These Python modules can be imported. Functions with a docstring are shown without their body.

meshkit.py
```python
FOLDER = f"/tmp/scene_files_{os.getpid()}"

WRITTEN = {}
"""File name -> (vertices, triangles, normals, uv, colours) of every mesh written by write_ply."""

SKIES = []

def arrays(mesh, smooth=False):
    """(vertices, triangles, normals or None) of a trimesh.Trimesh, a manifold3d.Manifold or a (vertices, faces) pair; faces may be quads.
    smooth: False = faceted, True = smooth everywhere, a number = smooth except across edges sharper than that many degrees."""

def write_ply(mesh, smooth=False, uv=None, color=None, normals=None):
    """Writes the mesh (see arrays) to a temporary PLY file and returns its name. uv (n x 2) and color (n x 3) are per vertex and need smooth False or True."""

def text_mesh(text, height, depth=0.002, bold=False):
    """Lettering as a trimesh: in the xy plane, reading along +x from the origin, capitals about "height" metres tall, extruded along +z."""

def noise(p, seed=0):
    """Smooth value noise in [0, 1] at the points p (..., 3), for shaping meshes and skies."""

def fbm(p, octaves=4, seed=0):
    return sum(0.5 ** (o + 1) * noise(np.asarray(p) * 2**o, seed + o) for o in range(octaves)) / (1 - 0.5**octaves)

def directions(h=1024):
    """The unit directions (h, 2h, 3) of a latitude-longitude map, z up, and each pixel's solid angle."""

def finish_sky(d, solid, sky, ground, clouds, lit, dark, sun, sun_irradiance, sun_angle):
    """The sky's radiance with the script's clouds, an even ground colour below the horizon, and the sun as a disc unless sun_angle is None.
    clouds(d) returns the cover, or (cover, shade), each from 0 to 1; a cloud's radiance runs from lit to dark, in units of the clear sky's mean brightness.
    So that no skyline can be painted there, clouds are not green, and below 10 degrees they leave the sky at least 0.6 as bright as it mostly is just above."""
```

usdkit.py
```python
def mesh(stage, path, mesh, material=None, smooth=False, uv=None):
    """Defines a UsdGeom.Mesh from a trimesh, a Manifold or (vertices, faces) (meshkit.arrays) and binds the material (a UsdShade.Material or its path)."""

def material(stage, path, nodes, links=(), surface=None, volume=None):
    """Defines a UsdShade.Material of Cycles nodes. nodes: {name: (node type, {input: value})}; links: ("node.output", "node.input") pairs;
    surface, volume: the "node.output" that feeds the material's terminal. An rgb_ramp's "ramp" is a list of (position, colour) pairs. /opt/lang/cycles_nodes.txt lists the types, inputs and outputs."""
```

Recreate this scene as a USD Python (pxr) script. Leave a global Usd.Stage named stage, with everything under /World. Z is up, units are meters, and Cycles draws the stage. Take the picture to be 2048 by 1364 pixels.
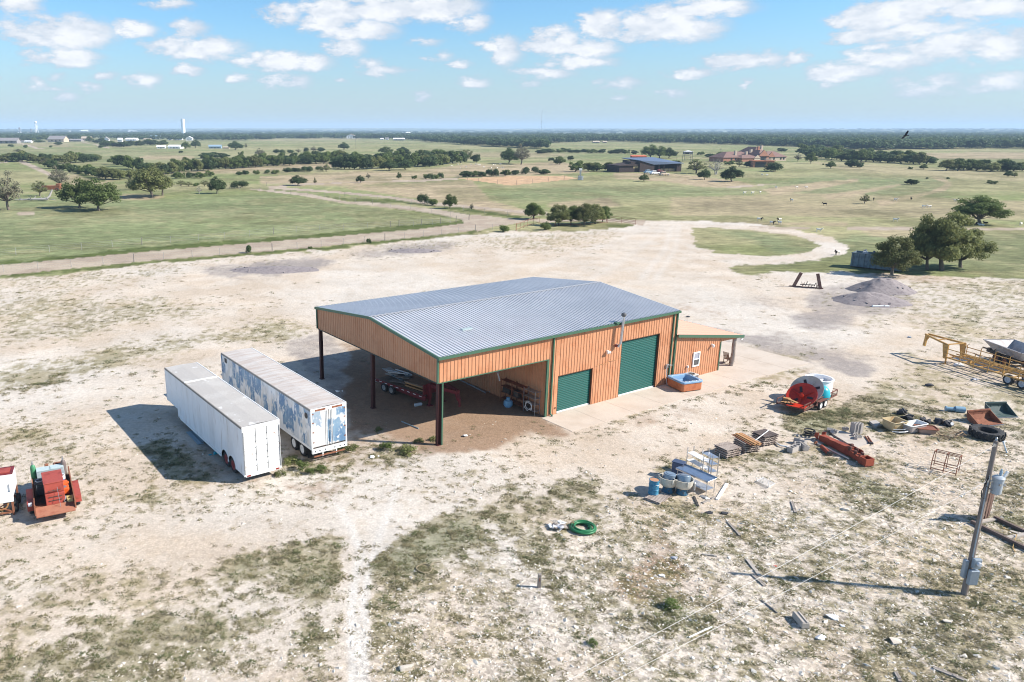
import math, random
import numpy as np, trimesh
from scipy.ndimage import gaussian_filter, map_coordinates
from PIL import Image, ImageDraw
from pxr import Usd, UsdGeom, UsdLux, UsdShade, Sdf, Gf, Vt
import usdkit, meshkit

stage = Usd.Stage.CreateInMemory()
UsdGeom.Xform.Define(stage, '/World')
UsdGeom.Scope.Define(stage, '/World/Looks')

# ------------------------------------------------------------------ camera
EXPOSURE = 0.95
FPX, CX, PITCH, CAMZ = 1527.7, 811.8, 0.2701, 21.0          # drone camera: focal length and principal point in photograph pixels
cam = UsdGeom.Camera.Define(stage, '/World/camera')
cam.CreateHorizontalApertureAttr(36.0)
cam.CreateVerticalApertureAttr(36.0 * 682 / 1024)
cam.CreateFocalLengthAttr(FPX * 36 / 2048)
cam.CreateHorizontalApertureOffsetAttr((1024 - CX) * 36 / 2048)
cam.CreateClippingRangeAttr((0.5, 60000.0))
cam.CreateExposureAttr(EXPOSURE)
cam.AddTranslateOp().Set((0, 0, CAMZ))
cam.AddRotateXOp().Set(90 - math.degrees(PITCH))

# ------------------------------------------------------------------ sun and sky
SUN_AZ, SUN_EL = math.radians(98.0), math.radians(36.0)
SUN_I, SKY_S = 1.15, 0.095
sun = UsdLux.DistantLight.Define(stage, '/World/sun')
sun.CreateIntensityAttr(SUN_I); sun.CreateAngleAttr(0.53); sun.CreateNormalizeAttr(True)
sun.CreateColorAttr(Gf.Vec3f(1.0, 0.94, 0.87))
sun.AddRotateZOp().Set(-math.degrees(SUN_AZ)); sun.AddRotateXOp().Set(90 + math.degrees(SUN_EL) - 180)
# the lamp shines along -z: at rotateX(el-90) about x, then turned to the azimuth

def at(px, py, z=0.0):
    X, Y = (px - CX) / FPX, (682 - py) / FPX
    c, s = math.cos(PITCH), math.sin(PITCH)
    d = np.array([X, c + Y * s, -s + Y * c])
    return np.array([0, 0, CAMZ]) + (z - CAMZ) / d[2] * d

def project(P):
    c, s = math.cos(PITCH), math.sin(PITCH)
    x, y, z = P[..., 0], P[..., 1], P[..., 2] - CAMZ
    d = np.maximum(y * c - z * s, 1e-3); w = y * s + z * c
    return CX + FPX * x / d, 682 - FPX * w / d

def lin(r, g, b):
    return tuple(((v / 255) / 12.92 if v < 10 else ((v / 255 + 0.055) / 1.055) ** 2.4) for v in (r, g, b))

def alb(r, g, b, k=0.62):                                  # a sunlit colour seen in the photograph as a surface's own colour
    return tuple(min(0.85, v * k) for v in lin(r, g, b))

LOOKS = {}
def look(name, c, rough=0.7, metal=0.0, c2=None, scale=2.0, lo=0.5, hi=0.6, var=0.12, vscale=8.0, bump=0.0, bscale=30.0, stretch=(1, 1, 1), spec=0.35, c3=None, lo3=0.6, hi3=0.66, scale3=5.0, space='object'):
    """A weathered surface: colour c with even mottling, patches of c2 and flecks of c3, fine relief."""
    if name in LOOKS:
        return LOOKS[name]
    n = {'tc': ('texture_coordinate', {}), 'map': ('mapping', {'scale': stretch}),
         'n1': ('noise_texture', {'scale': vscale, 'detail': 5.0, 'roughness': 0.6}),
         'v1': ('map_range', {'from_min': 0.25, 'from_max': 0.75, 'to_min': 1 - var, 'to_max': 1 + var, 'clamp': True}),
         'mul': ('mix_color', {'blend_type': 'multiply', 'fac': 1.0, 'b': c, 'use_clamp': False}),
         'p': ('principled_bsdf', {'roughness': rough, 'metallic': metal, 'specular_ior_level': spec})}
    src = 'tc.object' if space == 'object' else 'geo.position'
    if space != 'object':
        n['geo'] = ('geometry', {})
    l = [(src, 'map.vector'), ('map.vector', 'n1.vector'), ('n1.fac', 'v1.value'), ('v1.result', 'mul.a')]
    out = 'c'
    base = None
    if c2 is not None:
        n['n2'] = ('noise_texture', {'scale': scale, 'detail': 6.0, 'roughness': 0.62})
        n['r2'] = ('map_range', {'from_min': lo, 'from_max': hi, 'clamp': True})
        n['m2'] = ('mix_color', {'a': c, 'b': c2})
        l += [('map.vector', 'n2.vector'), ('n2.fac', 'r2.value'), ('r2.result', 'm2.fac')]
        base = 'm2.result'
    if c3 is not None:
        n['n3'] = ('noise_texture', {'scale': scale3, 'detail': 7.0, 'roughness': 0.68})
        n['r3'] = ('map_range', {'from_min': lo3, 'from_max': hi3, 'clamp': True})
        n['m3'] = ('mix_color', {'a': c, 'b': c3})
        n['o3'] = ('vector_math', {'math_type': 'add', 'vector2': (37.0, 11.0, 5.0)})
        l += [('map.vector', 'o3.vector1'), ('o3.vector', 'n3.vector'), ('n3.fac', 'r3.value'), ('r3.result', 'm3.fac')]
        if base: l.append((base, 'm3.a'))
        base = 'm3.result'
    if base:
        l.append((base, 'mul.b'))
    l.append(('mul.result', 'p.base_color'))
    if bump:
        n['nb'] = ('noise_texture', {'scale': bscale, 'detail': 4.0})
        n['bp'] = ('bump', {'strength': min(1.0, bump), 'distance': 0.02})
        l += [('map.vector', 'nb.vector'), ('nb.fac', 'bp.height'), ('bp.normal', 'p.normal')]
    LOOKS[name] = usdkit.material(stage, '/World/Looks/' + name, n, l, surface='p.BSDF')
    return LOOKS[name]

# ------------------------------------------------------------------ prims
USED = set()
def numbered(path):
    p, k = path, 0
    while p in USED:
        k += 1; p = '%s_%03d' % (path, k)
    USED.add(p)
    return p

def meta(prim, label=None, cat=None, group=None, kind=None):
    p = prim.GetPrim() if hasattr(prim, 'GetPrim') else prim
    for k, v in (('label', label), ('category', cat), ('group', group), ('kind', kind)):
        if v is not None: p.SetCustomDataByKey(k, v)
    return p

def xf(prim, loc=(0, 0, 0), rz=0.0, rx=0.0, ry=0.0, s=None):
    x = UsdGeom.Xformable(prim)
    x.AddTranslateOp().Set(Gf.Vec3d(*map(float, loc)))
    if rz: x.AddRotateZOp().Set(math.degrees(rz))
    if ry: x.AddRotateYOp().Set(math.degrees(ry))
    if rx: x.AddRotateXOp().Set(math.degrees(rx))
    if s is not None: x.AddScaleOp().Set(Gf.Vec3f(*(s if np.ndim(s) else (s, s, s))))

def thing(name, label, cat, loc=(0, 0, 0), rz=0.0, group=None, s=None, rx=0.0, ry=0.0):
    x = UsdGeom.Xform.Define(stage, numbered('/World/' + name))
    xf(x, loc, rz, rx, ry, s)
    return meta(x, label, cat, group)

def obj(name, mesh, material, parent=None, smooth=False, label=None, kind=None):
    m = mesh.mesh() if isinstance(mesh, MB) else mesh
    path = numbered((str(parent.GetPath()) if parent is not None else '/World') + '/' + name)
    o = usdkit.mesh(stage, path, m, material, smooth=smooth)
    meta(o, label, kind=kind)
    return o.GetPrim()

def copy_of(src, name, label, cat, loc, rz=0.0, group=None, s=None, rx=0.0, ry=0.0):
    r = thing(name, label, cat, loc, rz, group, s, rx, ry)
    r.GetReferences().AddInternalReference(src)
    r.SetInstanceable(True)
    return r

def proto(name):
    p = stage.CreateClassPrim('/Prototypes_' + name)
    x = stage.DefinePrim('/Prototypes_' + name + '/shape', 'Xform')
    return x

def rotz(a):
    c, s = math.cos(a), math.sin(a)
    return np.array([[c, -s, 0], [s, c, 0], [0, 0, 1.0]])

def roty(a):
    c, s = math.cos(a), math.sin(a)
    return np.array([[c, 0, s], [0, 1, 0], [-s, 0, c]])

def rotx(a):
    c, s = math.cos(a), math.sin(a)
    return np.array([[1, 0, 0], [0, c, -s], [0, s, c]])

class MB:
    """Collects boxes, bars, tubes and sheets that make one mesh."""
    def __init__(self): self.v, self.f, self.n = [], [], 0
    def add(self, v, f):
        v = np.asarray(v, float); f = np.asarray(f, int)
        if f.shape[1] == 4: f = np.vstack([f[:, [0, 1, 2]], f[:, [0, 2, 3]]])
        self.v.append(v); self.f.append(f + self.n); self.n += len(v)
        return self
    def box(self, c, s, R=None, bev=0.0):
        s = np.asarray(s, float) / 2
        if bev > 0:
            b = min(bev, s.min() * 0.45); q = []
            for sx in (-1, 1):
                for sy in (-1, 1):
                    for sz in (-1, 1):
                        q += [(sx * (s[0] - b), sy * (s[1] - b), sz * s[2]), (sx * (s[0] - b), sy * s[1], sz * (s[2] - b)), (sx * s[0], sy * (s[1] - b), sz * (s[2] - b))]
            h = trimesh.convex.convex_hull(np.array(q)); v, f = np.array(h.vertices), np.array(h.faces)
        else:
            v = np.array([[x, y, z] for x in (-1, 1) for y in (-1, 1) for z in (-1, 1)]) * s
            f = np.array([[0, 1, 3, 2], [4, 6, 7, 5], [0, 4, 5, 1], [2, 3, 7, 6], [0, 2, 6, 4], [1, 5, 7, 3]])
        if R is not None: v = v @ np.asarray(R).T
        return self.add(v + np.asarray(c, float), f)
    def span(self, lo, hi, bev=0.0):
        lo, hi = np.asarray(lo, float), np.asarray(hi, float)
        return self.box((lo + hi) / 2, np.abs(hi - lo), bev=bev)
    def bar(self, p, q, w, h=None, up=(0, 0, 1)):
        p, q = np.asarray(p, float), np.asarray(q, float); h = w if h is None else h
        d = q - p; L = np.linalg.norm(d); d = d / L
        a = np.cross(up, d)
        if np.linalg.norm(a) < 1e-4: a = np.cross((0, 1, 0), d)
        a /= np.linalg.norm(a); b = np.cross(d, a)
        return self.box((p + q) / 2, (L, w, h), np.stack([d, a, b], 1))
    def tube(self, pts, r, n=8, caps=True):
        p = np.asarray(pts, float); k = len(p)
        t = np.gradient(p, axis=0); t /= np.linalg.norm(t, axis=1, keepdims=True) + 1e-12
        r = np.broadcast_to(r, (k,))
        a = np.cross(t, np.where(np.abs(t[:, 2:]) < 0.95, [0, 0, 1.0], [1.0, 0, 0])); a /= np.linalg.norm(a, axis=1, keepdims=True) + 1e-12
        b = np.cross(t, a); g = np.arange(n) * 2 * np.pi / n
        v = (p[:, None] + r[:, None, None] * (np.cos(g)[None, :, None] * a[:, None] + np.sin(g)[None, :, None] * b[:, None])).reshape(-1, 3)
        f = []
        for i in range(k - 1):
            for j in range(n):
                f.append((i * n + j, i * n + (j + 1) % n, (i + 1) * n + (j + 1) % n, (i + 1) * n + j))
        self.add(v, f)
        if caps:
            for i in (0, k - 1):
                vv = np.vstack([v[i * n:(i + 1) * n], p[i]])
                self.add(vv, [(j, (j + 1) % n, n) for j in range(n)])
        return self
    def lathe(self, prof, n=24, c=(0, 0, 0), R=None, a0=0.0, a1=2 * math.pi):
        prof = np.asarray(prof, float); k = len(prof); full = abs(a1 - a0 - 2 * math.pi) < 1e-6
        g = a0 + (a1 - a0) * np.arange(n if full else n + 1) / n; m = len(g)
        v = np.stack([prof[:, 0][:, None] * np.cos(g), prof[:, 0][:, None] * np.sin(g), np.broadcast_to(prof[:, 1][:, None], (k, m))], -1).reshape(-1, 3)
        f = [(i * m + j, i * m + (j + 1) % m, (i + 1) * m + (j + 1) % m, (i + 1) * m + j) for i in range(k - 1) for j in range(m if full else m - 1)]
        if R is not None: v = v @ np.asarray(R).T
        return self.add(v + np.asarray(c, float), f)
    def prism(self, poly, lo, hi, R=None, c=(0, 0, 0)):
        """A convex or simple outline in xy, extruded along z from lo to hi, then turned by R and moved to c."""
        from shapely.geometry import Polygon
        m = trimesh.creation.extrude_polygon(Polygon(poly), hi - lo, engine='earcut')
        v = np.array(m.vertices) + (0, 0, lo)
        if R is not None: v = v @ np.asarray(R).T
        return self.add(v + np.asarray(c, float), m.faces)
    def hull(self, pts):
        h = trimesh.convex.convex_hull(np.asarray(pts, float))
        return self.add(h.vertices, h.faces)
    def quad(self, a, b, c, d): return self.add([a, b, c, d], [(0, 1, 2, 3)])
    def moved(self, R=None, t=(0, 0, 0)):
        for i in range(len(self.v)):
            self.v[i] = (self.v[i] @ np.asarray(R).T if R is not None else self.v[i]) + np.asarray(t, float)
        return self
    def mesh(self): return np.vstack(self.v), np.vstack(self.f)

YZ = np.array([[0, 0, 1.0], [1, 0, 0], [0, 1, 0]])           # outline x,y -> world y,z, extruded along x
XZ = np.array([[1.0, 0, 0], [0, 0, -1], [0, 1, 0]])          # outline x,y -> world x,z, extruded along -y

def wheel(parent, c, r, w, tyre, rim, axis='y', name='wheel'):
    """A tyre with its rim as a sub-part; axis y."""
    R = rotx(math.pi / 2) if axis == 'y' else roty(math.pi / 2)
    t = MB().lathe([(r * .62, -w / 2), (r * .9, -w / 2), (r * .98, -w * .36), (r, -w * .2), (r, w * .2), (r * .98, w * .36), (r * .9, w / 2), (r * .62, w / 2), (r * .6, 0), (r * .62, -w / 2)], 22, c, R)
    o = obj(name, t, tyre, parent, smooth=40)
    m = MB().lathe([(0, -w * .3), (r * .3, -w * .3), (r * .34, -w * .42), (r * .61, -w * .46), (r * .62, -w * .3), (r * .62, w * .3), (r * .61, w * .46), (r * .34, w * .42), (r * .3, w * .3), (0, w * .3)], 18, c, R)
    obj('rim', m, rim, o, smooth=40)
    return o
# ------------------------------------------------------------------ sky with fair weather clouds
def build_sky():
    rng = random.Random(7)
    n = {'tc': ('texture_coordinate', {}),
         'sky': ('sky_texture', {'sky_type': 'single_scattering', 'sun_disc': False, 'sun_elevation': SUN_EL, 'sun_rotation': SUN_AZ, 'altitude': 200.0, 'air_density': 1.0, 'aerosol_density': 0.6, 'ozone_density': 2.2}),
         'wn': ('noise_texture', {'scale': 34.0, 'detail': 7.0, 'roughness': 0.62}),
         'wn2': ('noise_texture', {'scale': 7.0, 'detail': 5.0, 'roughness': 0.6}),
         'sq': ('mapping', {'scale': (1, 1, 2.4)}),
         'wv': ('vector_math', {'math_type': 'subtract', 'vector2': (0.5, 0.5, 0.5)}),
         'ws': ('vector_math', {'math_type': 'multiply', 'vector2': (0.055, 0.055, 0.02)}),
         'dir': ('vector_math', {'math_type': 'add'})}
    l = [('tc.generated', 'sq.vector'), ('sq.vector', 'wn.vector'), ('sq.vector', 'wn2.vector'), ('wn.color', 'wv.vector1'), ('wv.vector', 'ws.vector1'), ('tc.generated', 'dir.vector1'), ('ws.vector', 'dir.vector2')]
    clouds = []
    def cl(px, py, w, h, o=1.0):                            # centre, full width and height as seen in the photograph
        d = at(px, py, 0) - (0, 0, CAMZ)
        if d[1] < 0: d = -d
        d /= np.linalg.norm(d)
        clouds.append((d, w / 2 / FPX, h / 2 / FPX, min(1.0, .50 + .55 * o)))
    for c in [(30, 8, 90, 40, .8), (125, 64, 185, 56, .95), (270, 59, 82, 32, .7), (372, 58, 90, 36, .5), (392, 96, 175, 44, 1), (132, 114, 125, 34, .8),
              (340, 8, 90, 18, .5), (565, 28, 70, 36, .95), (655, 26, 150, 62, 1), (765, 12, 180, 60, 1.0), (860, 14, 190, 52, 1.0), (940, 44, 80, 34, .8), (720, 60, 150, 40, .8), (650, 58, 120, 30, .6), (690, 96, 85, 40, .6), (570, 124, 175, 38, .9),
              (620, 124, 80, 36, .8), (375, 140, 66, 24, .6), (205, 150, 60, 20, .35), (290, 160, 70, 30, .6), (65, 168, 60, 26, .4), (180, 175, 50, 22, .3), (480, 155, 60, 18, .3), (577, 163, 95, 28, .55), (740, 127, 60, 24, .4), (770, 142, 90, 26, .4), (880, 112, 60, 20, .3),
              (920, 128, 46, 20, .5), (950, 167, 64, 24, .45), (846, 190, 40, 22, .3), (1010, 103, 70, 60, .6), (1080, 82, 60, 46, .9), (1120, 80, 70, 56, .95), (1165, 98, 140, 34, .85), (1205, 48, 80, 54, 1), (1265, 52, 90, 48, .95), (1345, 58, 180, 48, .9), (1390, 20, 190, 34, 1),
              (1160, 124, 150, 26, .6), (1090, 146, 130, 22, .4), (1470, 124, 110, 32, .9), (1535, 120, 60, 30, .6), (1590, 117, 46, 22, .7), (1385, 146, 90, 20, .5), (1487, 170, 24, 20, .5), (1240, 168, 100, 24, .25),
              (1685, 44, 50, 22, .5), (1760, 34, 130, 60, .75), (1850, 14, 160, 40, .8), (1960, 16, 190, 40, .85), (1830, 60, 200, 50, .45), (1910, 90, 180, 60, .5), (1990, 92, 130, 66, .6), (1710, 72, 90, 26, .55), (1750, 94, 60, 20, .5), (1690, 142, 120, 34, .65), (1780, 120, 150, 46, .5), (1860, 170, 160, 44, .25), (1990, 165, 130, 40, .25)]:
        cl(*c)
    for k in range(70):                                    # the same kind of clouds on every other side
        az = rng.uniform(0, 2 * math.pi); el = math.asin(rng.uniform(0.02, 0.62))
        d = np.array([math.sin(az) * math.cos(el), math.cos(az) * math.cos(el), math.sin(el)])
        px, py = project(d * 1000 + np.array([0, 0, CAMZ]))
        if d[1] > 0 and -250 < px < 2300 and -60 < py < 300: continue
        g = 1 + 3.0 * el
        clouds.append((d, rng.uniform(.03, .07) * g, rng.uniform(.010, .018) * g * (1 + el), rng.uniform(.4, 1)))
    for k in range(110):                                   # small far ones low down, all round
        az = rng.uniform(0, 2 * math.pi); el = rng.uniform(0.035, 0.125)
        d = np.array([math.sin(az) * math.cos(el), math.cos(az) * math.cos(el), math.sin(el)])
        clouds.append((d, rng.uniform(.010, .028), rng.uniform(.0035, .0075), rng.uniform(.38, .62)))
    prev = None
    for i, (d, a, b, o) in enumerate(clouds):
        n['s%d' % i] = ('vector_math', {'math_type': 'subtract', 'vector2': tuple(d)})
        n['m%d' % i] = ('vector_math', {'math_type': 'multiply', 'vector2': (1 / a, 1 / a, 1 / b)})
        n['l%d' % i] = ('vector_math', {'math_type': 'length'})
        n['c%d' % i] = ('map_range', {'from_min': 1.55, 'from_max': 0.1, 'to_min': 0.0, 'to_max': o, 'clamp': True})
        l += [('dir.vector', 's%d.vector1' % i), ('s%d.vector' % i, 'm%d.vector1' % i), ('m%d.vector' % i, 'l%d.vector1' % i), ('l%d.value' % i, 'c%d.value' % i)]
        if prev:
            n['x%d' % i] = ('math', {'math_type': 'maximum'})
            l += [(prev, 'x%d.value1' % i), ('c%d.result' % i, 'x%d.value2' % i)]
            prev = 'x%d.value' % i
        else:
            prev = 'c%d.result' % i
    n.update({
        'nz': ('map_range', {'from_min': 0.3, 'from_max': 0.7, 'to_min': 0.45, 'to_max': 1.25, 'clamp': False}),
        'cv': ('math', {'math_type': 'multiply'}),
        'cover': ('map_range', {'from_min': 0.12, 'from_max': 0.52, 'to_min': 0.0, 'to_max': 0.94, 'range_type': 'smoothstep', 'clamp': True}),
        # thin veil of far cloud near the horizon
        'sep': ('separate_xyz', {}),
        'veil': ('map_range', {'from_min': 0.0, 'from_max': 0.14, 'to_min': 0.66, 'to_max': 0.0, 'clamp': True, 'range_type': 'smoothstep'}),
        'veilc': ('mix_color', {'b': VEIL}),
        'thick': ('map_range', {'from_min': 0.22, 'from_max': 0.62, 'clamp': True}), 'bil': ('noise_texture', {'scale': 24.0, 'detail': 4.0, 'roughness': .6}), 'bilr': ('map_range', {'from_min': .35, 'from_max': .62, 'to_min': .5, 'to_max': 1.1, 'clamp': True}), 'tb': ('math', {'math_type': 'multiply', 'use_clamp': True}),
        'ccol': ('mix_color', {'a': CLOUD_EDGE, 'b': CLOUD_LIT}),
        'mixc': ('mix_color', {}),
        'bg': ('background_shader', {'strength': SKY_S}),
        'sat': ('hsv', {'hue': 0.5, 'saturation': 1.0, 'value': 1.0}),
        'tint': ('mix_color', {'blend_type': 'multiply', 'fac': 1.0, 'b': SKY_TINT, 'use_clamp_result': False, 'use_clamp': False})})
    l += [('wn.fac', 'nz.value'), (prev, 'cv.value1'), ('nz.result', 'cv.value2'), ('cv.value', 'cover.value'), ('tc.generated', 'sep.vector'), ('sep.z', 'veil.value'),
          ('sky.color', 'sat.color'), ('sat.color', 'tint.a'), ('tint.result', 'veilc.a'), ('veil.result', 'veilc.fac'), ('veilc.result', 'mixc.a'), ('cv.value', 'thick.value'), ('sq.vector', 'bil.vector'), ('bil.fac', 'bilr.value'), ('thick.result', 'tb.value1'), ('bilr.result', 'tb.value2'), ('tb.value', 'ccol.fac'), ('ccol.result', 'mixc.b'), ('cover.result', 'mixc.fac'), ('mixc.result', 'bg.color')]
    m = usdkit.material(stage, '/World/Looks/sky', n, l, surface='bg.background')
    dome = UsdLux.DomeLight.Define(stage, '/World/sky')
    UsdShade.MaterialBindingAPI.Apply(dome.GetPrim()).Bind(m)
    meta(dome, kind='structure')
SKY_TINT = (0.56, 0.80, 0.95)
VEIL = (3.15, 3.4, 3.6)
CLOUD_EDGE, CLOUD_LIT = (3.0, 3.45, 4.1), (5.6, 5.6, 5.7)
build_sky()
# ------------------------------------------------------------------ ground
W2, H2 = 1024, 682
def layer(shapes, blur=3.0):
    """Rough regions, given by corners seen in the photograph, as a soft map that is only used to look up values for points of the ground."""
    im = Image.new('F', (W2, H2), 0.0); d = ImageDraw.Draw(im)
    for v, pts in shapes:
        d.polygon([(x / 2, y / 2) for x, y in pts], fill=float(v))
    return gaussian_filter(np.asarray(im, float), blur)
def strip(v, pts, w):                                       # a band along a line, its full width growing with the given numbers
    a, b = [], []
    w = np.interp(np.linspace(0, 1, len(pts)), np.linspace(0, 1, len(np.atleast_1d(w))), np.atleast_1d(w))
    for i, (x, y) in enumerate(pts):
        x0, y0 = pts[max(0, i - 1)]; x1, y1 = pts[min(len(pts) - 1, i + 1)]
        nx, ny = -(y1 - y0), (x1 - x0); L = math.hypot(nx, ny) or 1
        a.append((x + nx / L * w[i] / 2, y + ny / L * w[i] / 2)); b.append((x - nx / L * w[i] / 2, y - ny / L * w[i] / 2))
    return (v, a + b[::-1])
def ell(v, cx, cy, rx, ry, rot=0.0):
    return (v, [(cx + rx * math.cos(t) * math.cos(rot) - ry * math.sin(t) * math.sin(rot), cy + rx * math.cos(t) * math.sin(rot) + ry * math.sin(t) * math.cos(rot)) for t in np.linspace(0, 2 * math.pi, 20)])

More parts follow.
